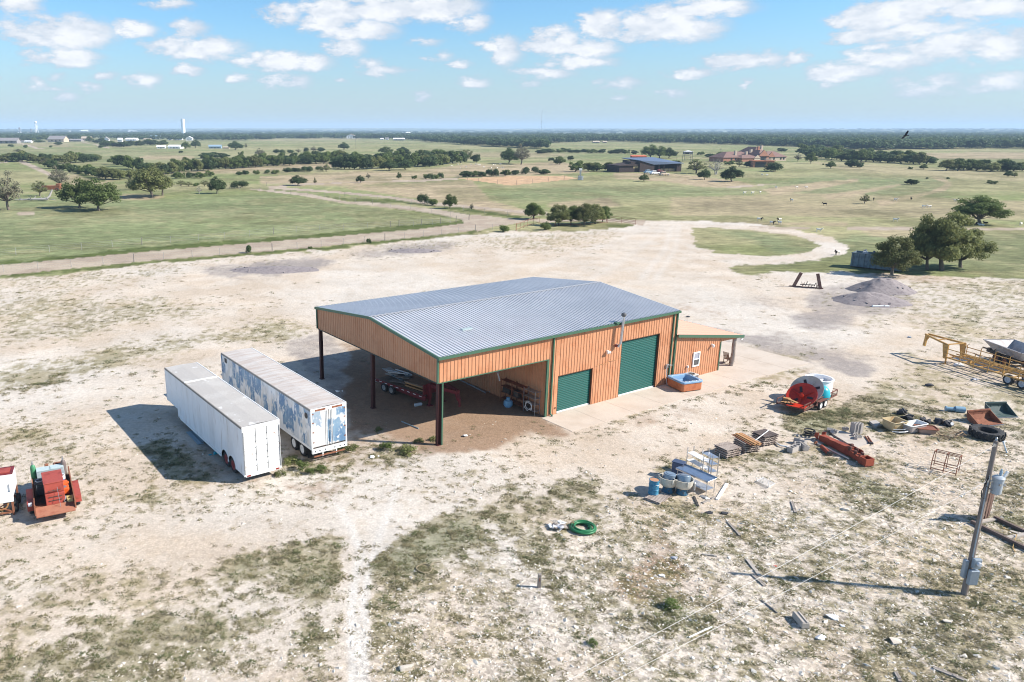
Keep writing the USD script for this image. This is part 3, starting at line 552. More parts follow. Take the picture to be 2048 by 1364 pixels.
def build_barn():
    t = thing('metal_building', 'large orange metal workshop with grey ribbed roof, open carport end and green roll-up doors', 'building', (BX, BY, 0), YAW)
    c = lambda z: (lambda s: z)
    # carport end, front wall, inner wall, far end, rear wall
    wall_panels(t, (0, WID), (0, 0), c(HEAD), lambda s: ztop(WID - s), ORANGE, (-1, 0))
    wall_panels(t, (.02, 0), (CARP, 0), c(HEAD), c(EAVE - .06), ORANGE, (0, -1))
    G1, G2, D1, D2 = 11.20, 14.95, 18.05, 22.70
    H1, H2_ = 3.05, 4.72
    wall_panels(t, (CARP, 0), (G1, 0), c(0), c(EAVE - .06), ORANGE, (0, -1))
    wall_panels(t, (G1, 0), (G2, 0), c(H1), c(EAVE - .06), ORANGE, (0, -1))
    wall_panels(t, (G2, 0), (D1, 0), c(0), c(EAVE - .06), ORANGE, (0, -1))
    wall_panels(t, (D1, 0), (D2, 0), c(H2_), c(EAVE - .06), ORANGE, (0, -1))
    wall_panels(t, (D2, 0), (LEN, 0), c(0), c(EAVE - .06), ORANGE, (0, -1))
    wall_panels(t, (CARP, 9.0), (CARP, 0.02), c(0), c(5.9), ORANGE, (-1, 0))
    wall_panels(t, (CARP, WID), (CARP, 9.0), c(0), c(5.9), ORANGE, (-1, 0))
    wall_panels(t, (LEN, 0.02), (LEN, WID), c(0), lambda s: ztop(s), ORANGE, (1, 0))
    wall_panels(t, (LEN, WID + .0), (CARP, WID + .0), c(0), c(EAVE - .06), ORANGE, (0, 1))
    wall_panels(t, (CARP, WID), (.02, WID), c(HEAD), c(EAVE - .06), ORANGE, (0, 1))
    # roof
    ov = .16; dz = RIDGE - EAVE; sl = math.hypot(dz, WID / 2 + ov); dv = np.array([0, -(WID / 2 + ov), -dz * (WID / 2 + ov) / (WID / 2)])
    dn = dv / np.linalg.norm(dv); sl = np.linalg.norm(dv); nn = np.cross((1, 0, 0), dn); nn = nn if nn[2] > 0 else -nn
    roof_panels(t, (-.12, WID / 2, RIDGE), (1, 0, 0), dn, LEN + .24, sl, GALV, nn)
    dn2 = dn * (1, -1, 1); nn2 = nn * (1, -1, 1)
    roof_panels(t, (-.12, WID / 2, RIDGE), (1, 0, 0), dn2, LEN + .24, sl, GALV, nn2)
    r = MB()
    r.add([(-.14, WID / 2 - .13, RIDGE + .055), (LEN + .14, WID / 2 - .13, RIDGE + .055), (LEN + .14, WID / 2, RIDGE + .075), (-.14, WID / 2, RIDGE + .075), (LEN + .14, WID / 2 + .13, RIDGE + .055), (-.14, WID / 2 + .13, RIDGE + .055)], [(0, 1, 2, 3), (3, 2, 4, 5)])
    obj('ridge_cap', r, look('ridge_grey', (.36, .36, .37), .5, .1), t)
    # trim
    for s, vv in ((1, -ov), (-1, WID + ov)):
        ez = EAVE - dz * ov / (WID / 2)
        g = MB().span((-.14, min(vv, vv - s * .13), ez - .16), (LEN + .14, max(vv, vv - s * .13), ez + .015))
        obj('gutter', g, GREEN, t)
    for uu in (-.13, LEN + .03):
        for s in (0, 1):
            v0, v1 = (WID / 2, -ov) if s == 0 else (WID / 2, WID + ov)
            z0, z1 = RIDGE + .05, EAVE - dz * ov / (WID / 2) + .05
            m = MB().add([(uu, v0, z0), (uu + .10, v0, z0), (uu + .10, v0, z0 - .2), (uu, v0, z0 - .2), (uu, v1, z1), (uu + .10, v1, z1), (uu + .10, v1, z1 - .2), (uu, v1, z1 - .2)], [(0, 1, 5, 4), (1, 2, 6, 5), (2, 3, 7, 6), (3, 0, 4, 7), (4, 5, 6, 7), (0, 3, 2, 1)])
            obj('rake_trim', m, GREEN, t)
    for (uu, vv) in ((-.04, -.04), (LEN + .04, -.04)):
        obj('corner_trim', MB().span((uu - .06, vv - .06, HEAD if uu < 1 else 0), (uu + .06, vv + .06, EAVE - .1)), GREEN, t)
    obj('corner_trim', MB().span((-.1, WID - .02, HEAD), (.02, WID + .1, EAVE - .1)), GREEN, t)
    obj('header_trim', MB().span((.08, -.05, HEAD - .06), (CARP - .12, .04, HEAD)), GREEN, t)
    obj('header_trim', MB().span((-.05, .08, HEAD - .06), (.04, WID - .05, HEAD)), look('dark_trim', (.04, .05, .04), .6), t)
    obj('jamb_trim', MB().span((CARP - .12, -.06, 0), (CARP + .06, .06, HEAD)), GREEN, t)
    obj('downspout', MB().span((CARP + .36, -.13, .15), (CARP + .47, -.035, EAVE - .2)).bar((CARP + .415, -.09, .2), (CARP + .415, -.32, .05), .1, .09), GREEN, t)
    obj('downspout', MB().span((LEN - .52, -.13, .1), (LEN - .42, -.035, EAVE - .2)), GREEN, t)
    # steel frame of the carport
    for uu, vv, nm in ((.0, 0, 1), (.0, WID, 1), (.0, WID / 2, 1)):
        m = MB()
        if vv == WID / 2: vv = WID * .5
        s = .14
        cu = uu + .18; cv = np.clip(vv, .14, WID - .14)
        m.span((cu - .13, cv - .13, 0), (cu - .105, cv + .13, HEAD + 1.4)).span((cu + .105, cv - .13, 0), (cu + .13, cv + .13, HEAD + 1.4)).span((cu - .105, cv - .012, 0), (cu + .105, cv + .012, HEAD + 1.4)).span((cu - .2, cv - .2, 0), (cu + .2, cv + .2, .025))
        o = obj('column', m, REDIRON, t)
    obj('corner_post_cover', MB().span((.33, -.07, 0), (.43, .05, HEAD)), GREEN, t)
    for uu in (.2, CARP * .5, CARP - .15):
        m = MB().bar((uu, 0.2, EAVE - .45), (uu, WID / 2, RIDGE - .45), .18, .5).bar((uu, WID - .2, EAVE - .45), (uu, WID / 2, RIDGE - .45), .18, .5)
        obj('rafter', m, REDIRON, t)
    for k in range(10):
        vv = .9 + k * (WID - 1.8) / 9
        obj('purlin', MB().span((.3, vv - .04, ztop(vv) - .24), (CARP - .05, vv + .04, ztop(vv) - .06)), REDIRON, t)
    # roll-up doors, slats one by one, set back in their openings
    for (u0, u1, h) in ((G1, G2, H1), (D1, D2, H2_)):
        d = obj('rollup_door', MB().span((u0 + .02, .19, 0.06), (u1 - .02, .21, h - .02)), GREEN_DOOR, t)
        nsl = int(h / .152)
        for k in range(nsl):
            z0 = .10 + k * (h - .16) / nsl; z1 = z0 + (h - .16) / nsl
            pr = [(.185, z0), (.172, z0 + .012), (.155, (z0 + z1) / 2), (.172, z1 - .018), (.186, z1 - .006)]
            v = []
            for (y, z) in pr: v += [(u0 + .05, y, z), (u1 - .05, y, z)]
            obj('slat', MB().add(v, [(2 * i, 2 * i + 1, 2 * i + 3, 2 * i + 2) for i in range(len(pr) - 1)]), GREEN_DOOR, d)
        obj('bottom_bar', MB().span((u0 + .03, .13, 0.012), (u1 - .03, .20, .10)), WHITE, d)
        m = MB().span((u0 - .0, .0, 0), (u0 + .05, .22, h)).span((u1 - .05, 0, 0), (u1, .22, h)).span((u0 + .05, 0, h - .05), (u1 - .05, .22, h))
        obj('door_jamb', m, look('brown_jamb', alb(120, 74, 48), .6), t)
    obj('interior', MB().span((CARP + .1, .25, 0.01), (LEN - .05, WID - .1, .05)), CONCRETE, t)
    # fittings
    obj('roof_vent', MB().span((4.6, 3.3, ztop(3.3) + .10), (5.5, 3.62, ztop(3.3) + .22)), look('vent_glass', (.35, .42, .42), .3), t)
    fl = MB().tube([(17.35, -.08, 4.55), (17.35, -.3, 4.5), (17.42, -.42, 4.75), (17.55, -.42, 6.9)], .115, 12)
    f = obj('flue_pipe', fl, look('galvanised', (.55, .56, .58), .3, .7), t, smooth=50)
    obj('rain_cap', MB().lathe([(.12, 6.9), (.2, 6.98), (.2, 7.12), (.12, 7.2), (0, 7.22)], 14, (17.55, -.42, 0)), look('cap_dark', (.1, .1, .1), .5), f)
    obj('elbow', MB().box((17.3, -.16, 4.52), (.26, .3, .2), bev=.04), look('red_oxide', (.25, .06, .04), .6), f)
    obj('flue_bracket', MB().span((16.85, -.4, 6.38), (17.2, -.1, 6.5)), GREEN, t)
    for (uu, zz) in ((16.35, 4.2),):
        o = obj('flood_light', MB().box((uu, -.12, zz), (.14, .2, .12), bev=.02), WHITE, t)
        obj('lamp_head', MB().box((uu - .1, -.24, zz - .08), (.14, .16, .2), rotx(.5), .03).box((uu + .12, -.24, zz - .08), (.14, .16, .2), rotx(.5), .03), WHITE, o)
    cb = [(15.3 + k * .35, -.05, 3.15 + .05 * math.sin(k * 1.9) + .03 * k) for k in range(9)]
    obj('cable', MB().tube(cb, .016, 5), WOOD_TAN, t)
    obj('electric_box', MB().span((23.75, -.16, 1.55), (23.98, -.03, 1.85)).span((24.0, -.3, 1.72), (24.3, -.05, 1.78)), STEEL, t)
    obj('conduit', MB().tube([(23.86, -.08, 1.55), (23.86, -.08, 1.0), (23.98, -.1, .6), (23.98, -.12, .1)], .03, 6), WHITE, t)
    obj('outlet_box', MB().span((11.0, -.07, .48), (11.08, -.03, .58)), BLACK, t)
    # lean-to with porch
    LX0, LX1, LXP = LEN + .02, 31.15, 33.85
    lz = lambda uu: 4.30 - (uu - LEN) * (4.30 - 2.86) / (34.2 - LEN)
    wall_panels(t, (LX0 + .08, -.02), (LX1, -.02), c(0), lambda s: lz(LX0 + s) - .10, ORANGE, (0, -1))
    wall_panels(t, (LX1, -.02), (LX1, WID * .72), c(0), c(lz(LX1) - .1), ORANGE, (1, 0))
    wall_panels(t, (LX1 + .03, -.02), (33.9, -.02), lambda s: 2.70 - .02 * s, lambda s: lz(LX1 + s) - .10, ORANGE, (0, -1))
    a = np.array([LX0, -.25, lz(LX0)]); b = np.array([34.25, -.25, lz(34.25)]); dd = b - a; Ld = np.linalg.norm(dd); dd /= Ld
    nn3 = np.cross(dd, (0, 1, 0)); nn3 = nn3 if nn3[2] > 0 else -nn3
    roof_panels(t, a, (0, 1, 0), dd, 13.0, Ld, ORANGE_ROOF, nn3)
    obj('rake_trim', MB().bar(a + (0, -.03, -.07), b + (0, -.03, -.07), .1, .24), GREEN, t)
    obj('gutter', MB().span((34.25, -.2, lz(34.25) - .14), (34.4, 12.6, lz(34.25) + .02)), GREEN, t)
    obj('wall_flashing', MB().span((LEN - .06, -.07, 0), (LEN + .1, .0, EAVE - .2)), GREEN, t)
    obj('wall_flashing', MB().span((LEN + .045, -.1, lz(LX0) + .02), (LEN + .12, 12.5, lz(LX0) + .22)), GREEN, t)
    obj('corner_trim', MB().span((LX1 - .05, -.09, 0), (LX1 + .07, .02, 2.72)), GREEN, t)
    # window
    wx0, wx1, wz0, wz1 = 27.35, 28.25, .98, 2.28
    w = obj('window', MB().span((wx0, -.12, wz0), (wx0 + .09, -.03, wz1)).span((wx1 - .09, -.12, wz0), (wx1, -.03, wz1)).span((wx0 + .09, -.12, wz0), (wx1 - .09, -.03, wz0 + .1)).span((wx0 + .09, -.12, wz1 - .1), (wx1 - .09, -.03, wz1)).span((wx0 + .09, -.11, 1.6), (wx1 - .09, -.035, 1.67)), WHITE, t)
    obj('pane', MB().span((wx0 + .09, -.066, wz0 + .1), (wx1 - .09, -.056, 1.6)), GLASS, w)
    obj('pane', MB().span((wx0 + .09, -.066, 1.67), (wx1 - .09, -.056, wz1 - .1)), look('pale_glass', (.30, .32, .38), .1, var=0, spec=.8), w)
    o = obj('flood_light', MB().box((29.85, -.12, 2.63), (.16, .2, .14), bev=.02), WHITE, t)
    obj('lamp_head', MB().box((29.8, -.26, 2.55), (.2, .2, .26), rotx(.5), .04), WHITE, o)
    obj('vent_hood', MB().box((26.65, -.12, 1.15), (.16, .2, .18), bev=.03).tube([(26.68, -.1, 1.1), (26.68, -.12, .5)], .03, 6), WHITE, t)
    rng = np.random.default_rng(3)
    for uu, vv, h in ((33.45, .1, 2.72), (33.45, 6.0, 2.72), (33.45, 11.8, 2.72)):
        zz = np.linspace(0, h, 9)
        p = np.stack([uu + .05 * np.sin(zz * 3), vv + .05 * np.cos(zz * 2.2), zz], 1)
        obj('log_post', MB().tube(p, .21 - .03 * zz / h + rng.uniform(-.025, .025, 9), 10), look('weathered_log', (.36, .31, .27), .9, c2=(.22, .18, .15), scale=2.5, stretch=(3, 3, .5), var=.2, bump=.6), t, smooth=True)
    obj('porch_bracket', MB().box((34.1, -.18, 2.62), (.24, .1, .3)), WHITE, t)
    return t
barn = build_barn()

def slabs():
    """The concrete apron, poured in bays with joints between them."""
    par = UsdGeom.Xform.Define(stage, numbered('/World/concrete_apron'))
    xf(par, (BX, BY, 0), YAW); meta(par, 'pale concrete apron poured in square bays along the doors and porch', 'apron', kind='structure')
    us = [9.62, 13.0, 16.4, 19.8, 23.2, 26.6, 30.0, 33.5, 36.9, 40.4]
    for i in range(len(us) - 1):
        j = .012
        if us[i] < 31:
            obj('slab', MB().span((us[i] + j, -3.25, -.3), (us[i + 1] - j, -.045 if us[i] > 9.7 else -.07, .11 if False else .02)), CONCRETE, par)
        else:
            for v0, v1 in ((-3.45, .2), (.2, 4.0), (4.0, 8.0), (8.0, 12.5)):
                obj('slab', MB().span((us[i] + j, v0 + j, -.3), (us[i + 1] - j, v1 - j, .02)), CONCRETE, par)
    obj('slab', MB().span((31.2, -.03, -.3), (33.45, 12.5, .02)), CONCRETE, par)
slabs()
# ------------------------------------------------------------------ trees
def leaf_look(name, c1, c2, c3):
    n = {'geo': ('geometry', {}), 'oi': ('object_info', {}), 'rr': ('rgb_ramp', {'ramp': [(0, c1), (.5, c2), (1, c3)]}),
         'hv': ('map_range', {'from_min': 0, 'from_max': 1, 'to_min': .75, 'to_max': 1.22}), 'mm': ('mix_color', {'blend_type': 'multiply', 'fac': 1.0, 'use_clamp': False}),
         'd': ('principled_bsdf', {'roughness': .62, 'specular_ior_level': .25}), 't': ('translucent_bsdf', {}), 'mx': ('mix_closure', {'fac': .40})}
    l = [('geo.random_per_island', 'rr.fac'), ('oi.random', 'hv.value'), ('rr.color', 'mm.a'), ('hv.result', 'mm.b'), ('mm.result', 'd.base_color'), ('mm.result', 't.color'), ('d.BSDF', 'mx.closure1'), ('t.BSDF', 'mx.closure2')]
    return usdkit.material(stage, '/World/Looks/' + name, n, l, surface='mx.closure')
LEAF = {'green': leaf_look('leaves_green', (.128, .169, .051), (.206, .241, .073), (.318, .321, .108)),
        'dark': leaf_look('leaves_dark', (.078, .115, .045), (.133, .169, .061), (.206, .225, .079)),
        'olive': leaf_look('leaves_olive', (.182, .197, .073), (.298, .284, .112), (.456, .388, .158)),
        'grey': leaf_look('leaves_grey', (.258, .247, .164), (.379, .328, .240), (.517, .411, .323)),
        'far': leaf_look('leaves_far', (.089, .131, .057), (.152, .192, .079), (.243, .262, .112))}
DEAD = look('dead_wood', (.34, .32, .30), .9, var=.2)

def leaves(rng, centres, radii, count, size, flat=.6):
    """Many small leaf sprays spread through clumps."""
    centres, radii = np.asarray(centres, float), np.asarray(radii, float)
    w = radii ** 2; k = rng.choice(len(centres), count, p=w / w.sum())
    d = rng.normal(size=(count, 3)); d /= np.linalg.norm(d, axis=1, keepdims=True)
    rad = radii[k] * rng.uniform(.02, 1.25, count) ** .5
    c = centres[k] + d * rad[:, None] * (1, 1, flat)
    nrm = d * .8 + rng.normal(size=(count, 3)) * .55 + (0, 0, .35); nrm /= np.linalg.norm(nrm, axis=1, keepdims=True)
    a = np.cross(nrm, rng.normal(size=(count, 3))); a /= np.linalg.norm(a, axis=1, keepdims=True); b = np.cross(nrm, a)
    s = size * rng.uniform(.6, 1.35, count)[:, None]; r = rng.uniform(.45, .8, count)[:, None]
    bend = nrm * s * .18
    v = np.stack([c - a * s, c - b * s * r + bend, c + a * s, c + b * s * r + bend], 1).reshape(-1, 3)
    i = np.arange(count)[:, None] * 4
    return v, np.hstack([i, i + 1, i + 2, i + 3])

def limb_pts(p, q, rng, sag=.12, k=6):
    t = np.linspace(0, 1, k)[:, None]; p, q = np.asarray(p, float), np.asarray(q, float)
    L = np.linalg.norm(q - p)
    w = rng.normal(size=3) * sag * L * np.array([1, 1, .4])
    return p + (q - p) * t + np.sin(t * math.pi) * w

def make_tree(name, seed, H, W, style, leaf, count, size):
    """A prototype: tapered trunk with limbs, and a crown of leaf sprays in uneven clumps. Height H, crown width W."""
    rng = np.random.default_rng(seed); root = proto(name)
    tr, cen, rad = MB(), [], []
    if style == 'bush':
        for k in range(11):
            a, r = rng.uniform(0, 2 * math.pi), W * .34 * math.sqrt(rng.uniform(0, 1)); z = H * rng.uniform(.28, .72) * (1 - .55 * (r / (W * .5)) ** 2)
            cen.append((r * math.cos(a), r * math.sin(a), z)); rad.append(min(z * 1.15, rng.uniform(.16, .27) * W))
        for k in range(5):
            a = k * 1.3; tr.tube(limb_pts((.06 * W * math.cos(a), .06 * W * math.sin(a), -.1), np.array(cen[k]) * .5, rng, .04), np.linspace(.02, .008, 6) * H, 5)
    else:
        th = {'oak': .20, 'tall': .22, 'sparse': .26, 'bare': .28, 'hedge': .10}[style] * H
        lean = rng.normal(size=2) * .04 * H
        nst = 1 if style != 'bare' else 2
        tops = []
        for s in range(nst):
            q = np.array([lean[0] + (s * .1) * W, lean[1], th]); tr.tube(limb_pts((s * .04 * W, 0, -.15), q, rng, .05), np.linspace(.042, .026, 6) * H * (.8 if nst > 1 else 1), 9); tops.append(q)
        ncl = {'oak': 52, 'tall': 54, 'sparse': 30, 'bare': 16, 'hedge': 30}[style]
        for k in range(ncl):
            a = k * 2.39996 + rng.uniform(-.4, .4); f = math.sqrt((k + .5) / ncl)
            r = W * .5 * f * rng.uniform(.66, 1.0)
            top = 1 - .55 * f ** 2.2
            if style == 'hedge': z = H * rng.uniform(.25, .85) * (1 - .35 * f)
            elif style == 'oak': z = th + (H - th) * np.clip(top * rng.uniform(.22, .92), .10, .9)
            else: z = th + (H - th) * np.clip(top * rng.uniform(.15, .95), .05, .9)
            c = np.array([r * math.cos(a) + lean[0], r * math.sin(a) + lean[1], z])
            cen.append(c); rad.append(rng.uniform(.06, .135) * W * (1.3 if style == 'hedge' else 1.12 if style in ('oak', 'tall') else 1))
            if k % 3 == 0 or style in ('sparse', 'bare'):
                s0 = tops[k % nst]; mid = s0 * .5 + c * .5 + (0, 0, -.02 * H)
                rr = np.linspace(.017, .005, 6) * H
                p = limb_pts(s0 - (0, 0, .12 * th), c, rng, .10); tr.tube(p, rr, 5)
                if style in ('sparse', 'bare'):
                    for _ in range(3):
                        e = c + rng.normal(size=3) * .13 * W * np.array([1, 1, .8]); tr.tube(limb_pts(p[3], e, rng, .1, 4), np.linspace(.006, .0018, 4) * H, 4)
    wood = DEAD if style == 'bare' else BARK
    obj('trunk', tr, wood, root, smooth=True)
    if count:
        v, f = leaves(rng, cen, rad, count, size, .72); v[:, 2] = np.maximum(v[:, 2], .05)
        obj('crown', (v, f), LEAF[leaf], root)
    return root.GetPath(), H, W

KIND = {}
def kinds():
    for k in range(3): KIND['near%d' % k] = make_tree('oak_near_%d' % k, 10 + k, 8, 8.6, ('oak', 'tall', 'oak')[k], ('green', 'olive', 'olive')[k], 15000, .15)
    for k in range(3): KIND['oak%d' % k] = make_tree('oak_mid_%d' % k, 20 + k, 8, 9.6, 'oak', ('green', 'dark', 'olive')[k], 5200, .24)
    for k in range(3): KIND['hedge%d' % k] = make_tree('hedge_tree_%d' % k, 30 + k, 8, 8.5, 'hedge', ('green', 'dark', 'olive')[k], 3400, .34)
    for k in range(2): KIND['bush%d' % k] = make_tree('bush_%d' % k, 40 + k, 3, 5, 'bush', ('green', 'dark')[k], 1900, .17)
    for k in range(2): KIND['sparse%d' % k] = make_tree('sparse_tree_%d' % k, 50 + k, 8, 7.5, 'sparse', ('grey', 'olive')[k], 1800, .20)
    KIND['bare0'] = make_tree('bare_tree', 60, 8, 8.4, 'bare', 'grey', 420, .16)
    for k in range(2): KIND['weed%d' % k] = make_tree('tall_weed_%d' % k, 64 + k, 2.2, 2.4, 'bush', ('green', 'olive')[k], 600, .12)
kinds()
TREES = random.Random(99)
def depth_of(P):
    return P[1] * math.cos(PITCH) + CAMZ * math.sin(PITCH)
def tree(px, py, hpx, wpx, kind, label, group=None, cat='tree', name='tree'):
    P = at(px, py); P[2] = float(gz(P[0], P[1])) - .05; d = depth_of(P)
    path, H, W = KIND[kind]
    h, w = hpx * d / FPX * 1.06, wpx * d / FPX * 1.04
    copy_of(path, name, label, cat, P, TREES.uniform(0, 6.28), group, (w / W, w / W, h / H))

N = 'near'
# the trees at the yard's edge
tree(1784, 549, 77, 84, 'near2', 'small round oak growing against the near side of the blue grey dumpster', name='oak_tree')
tree(1855, 539, 106, 84, 'near2', 'left trunk of the tall oak group right of the dumpster', name='oak_tree')
tree(1884, 541, 116, 122, 'near1', 'tallest olive oak with a wide crown right of the dumpster', name='oak_tree')
tree(1922, 535, 80, 92, 'near2', 'low right hand oak with bright leaves in the group right of the dumpster', name='oak_tree')
tree(1961, 449, 55, 98, 'near0', 'spreading leaning oak with goats lying in its shade far right', name='oak_tree')
tree(1066, 438, 33, 42, 'near0', 'single small oak beside the corner brace of the wire fence at the entrance', name='oak_tree')
for (x, y, h, w, k, s) in [(1118, 451, 42, 46, 'near2', 'left oak of the leafy row over the entrance gates'), (1142, 449, 37, 40, 'near0', 'second oak from the left in the row over the entrance gates'), (1168, 451, 44, 48, 'near2', 'middle oak of the leafy row over the entrance gates'), (1190, 448, 40, 40, 'near1', 'fourth oak from the left in the row over the entrance gates'), (1204, 445, 33, 30, 'near0', 'right end oak of the row over the entrance gates')]:
    tree(x, y, h, w, k, s, name='oak_tree')
for (x, y, h, w, k, s) in [(1090, 460, 20, 27, 'bush0', 'round green bush in front of the rusty pipe gate'), (1008, 464, 17, 26, 'bush0', 'spiky green bush left of the rusty pipe gate'), (738, 487, 11, 11, 'bush1', 'tiny dark bush on the yard side of the tan road'), (497, 506, 17, 17, 'bush1', 'small dark cedar bush by the wire fence along the road'), (620, 497, 6, 10, 'bush0', 'low weed bush on the road verge right of the cedar bush'),
                            (1548, 343, 19, 44, 'bush1', 'wide dark bush below the brick house lawn'), (478, 376, 15, 38, 'bush1', 'dark green prickly bush near the far bend of the track'), (847, 408, 21, 26, 'bush1', 'dark small tree left of the pair on the road bank'), (866, 411, 17, 22, 'bush0', 'bushy sapling second in the row on the road bank')]:
    tree(x, y, h, w, k, s, cat='bush', name='bush')
for (x, y, h, w, k, s) in [(18, 420, 74, 66, 'sparse0', 'half bare grey tree at the left edge of the green field'), (80, 392, 30, 32, 'sparse1', 'small thin tree left of the twin oaks in the field'), (158, 416, 56, 72, 'oak0', 'left one of the twin dark oaks standing in the green field'), (198, 421, 60, 82, 'oak0', 'right one of the twin dark oaks standing in the green field'),
                            (306, 395, 62, 90, 'oak2', 'big spreading oak with dead tips at the far edge of the green field'), (325, 391, 52, 44, 'sparse1', 'thin tree touching the right of the big spreading oak'), (262, 380, 22, 24, 'sparse0', 'grey shrubby tree left of the big spreading oak'), (118, 376, 42, 42, 'sparse0', 'dead topped tree behind the twin oaks'), (434, 387, 33, 36, 'oak1', 'compact dark tree right of the bleached snag'),
                            (398, 388, 17, 16, 'bare0', 'bleached bare snag at the far edge of the green field'), (596, 371, 20, 36, 'oak1', 'lone round tree on the tan slope beyond the track'), (630, 369, 14, 7, 'sparse1', 'thin sapling right of the lone round tree on the tan slope'), (900, 417, 28, 28, 'oak0', 'round tree on the road bank before the junction'), (943, 421, 15, 9, 'sparse0', 'dry little sapling on the road bank before the junction'),
                            (1392, 347, 28, 42, 'sparse1', 'olive tree right of the dark barn'), (1430, 349, 31, 44, 'bare0', 'bare grey tree below the brick house'), (1409, 359, 21, 26, 'oak1', 'small dark tree right of the barn yard'), (1464, 363, 30, 46, 'oak1', 'dark round oak below the brick house lawn left'), (1500, 334, 15, 24, 'hedge1', 'round shrub tree hiding the house garage'), (1478, 334, 14, 16, 'sparse1', 'thin yard tree before the house garage'), (1457, 330, 11, 22, 'hedge0', 'low green tree left of the house garage'), (1438, 318, 17, 22, 'hedge0', 'bright green tree at the left wall of the brick house'), (1421, 315, 10, 22, 'hedge1', 'dark shrub group left of the bright green house tree'), (1401, 310, 8, 15, 'hedge0', 'small tree beyond the white topped lookout'), (1563, 303, 9, 20, 'hedge1', 'dark round tree behind the right end of the brick house'),
                            (1288, 363, 14, 21, 'oak0', 'sapling in front of the dark barn'), (1351, 330, 12, 26, 'hedge1', 'dark tree at the right end of the dark barn'), (1596, 323, 16, 16, 'sparse0', 'thin grey tree right of the brick house'), (1621, 327, 21, 22, 'oak0', 'tree second to the right of the brick house'), (1662, 337, 14, 20, 'oak0', 'round tree alone on the right pasture'), (1702, 334, 19, 26, 'hedge1', 'left of two dark trees close together on the right pasture'), (1720, 335, 13, 17, 'hedge1', 'right of two dark trees close together on the right pasture'),
                            (1821, 339, 7, 9, 'hedge0', 'tiny tree in the middle of the right pasture'), (1847, 339, 10, 16, 'oak0', 'small tree left of the lone big tree on the right'), (1891, 341, 23, 34, 'oak2', 'flat topped tree at the left end of the right tree line'), (2015, 354, 13, 16, 'oak1', 'left of two little dark trees at the right edge'), (2028, 354, 10, 12, 'oak2', 'right of two little trees at the right edge'), (1823, 369, 14, 22, 'hedge1', 'dark mushroom shaped tree between the pasture terraces'), (1729, 407, 18, 20, 'sparse1', 'thin olive tree below the pasture terraces'), (1985, 368, 9, 19, 'hedge0', 'squat tree on the slope at the far right'), (1896, 358, 4, 9, 'bush1', 'tiny dark shrub beyond the terraces, right one'), (1854, 358, 4, 6, 'bush1', 'tiny dark shrub beyond the terraces, left one'),
                            (687, 300, 15, 24, 'oak1', 'dark clump tree on the middle far pasture'), (420, 317, 16, 40, 'hedge1', 'wide dark tree above the hedgerow left'), (445, 317, 14, 24, 'hedge1', 'dark tree touching the wide one above the hedgerow'), (482, 317, 17, 12, 'hedge0', 'narrow tree above the hedgerow left'), (519, 313, 16, 24, 'sparse0', 'sparse grey tree above the hedgerow'), (470, 300, 17, 32, 'oak1', 'leaning dark tree right of the blue shed'), (391, 296, 16, 20, 'oak1', 'right of two round trees beside the white barns'), (371, 298, 14, 20, 'oak0', 'left of two round trees beside the white barns'), (362, 306, 5, 10, 'bush1', 'low bush in front of the white barns'), (492, 297, 10, 6, 'sparse1', 'narrow sapling right of the blue shed'),
                            (22, 294, 6, 13, 'bush1', 'squat dark shrub below the long white barn'), (36, 305, 7, 19, 'sparse1', 'pale flat tree on the far left pasture'), (52, 296, 8, 12, 'bush0', 'shrub beside the white drive at far left'), (102, 295, 5, 9, 'bush0', 'shrub below the big roofed house'), (118, 290, 8, 16, 'hedge1', 'tree before the big roofed house'), (80, 285, 6, 18, 'hedge0', 'tree left of the big roofed house'), (202, 296, 6, 12, 'bush1', 'shrub on the bend of the second white drive'),
                            (770, 308, 14, 31, 'oak0', 'broad tree left of two behind the creek wood'), (805, 306, 12, 27, 'oak1', 'tree behind the creek wood with a pale house beside it'), (933, 323, 23, 34, 'sparse1', 'thin crowned tree at the right end of the creek wood'), (953, 325, 21, 20, 'hedge1', 'dark upright tree at the right end of the creek wood'), (1017, 327, 30, 40, 'oak1', 'dark tree beside the big pale tree on the middle pasture'), (1042, 329, 39, 36, 'sparse0', 'big pale half bare tree on the middle pasture'), (1119, 329, 19, 21, 'hedge0', 'round tree left of the barn row'), (1141, 320, 11, 12, 'hedge1', 'small dark tree behind the barn row'), (1102, 322, 7, 13, 'bush1', 'low dark shrub left of the barn row'),
                            (721, 366, 15, 18, 'oak1', 'small dark tree left of the arena track'), (736, 358, 11, 11, 'sparse0', 'dry sapling left of the arena track'), (798, 359, 14, 10, 'oak0', 'thin young tree on the slope before the creek wood'), (828, 358, 9, 12, 'hedge0', 'round shrub on the slope before the creek wood'), (1646, 330, 4, 6, 'bush0', 'tiny shrub between the house and the right tree line')]:
    tree(x, y, h, w, k, s)

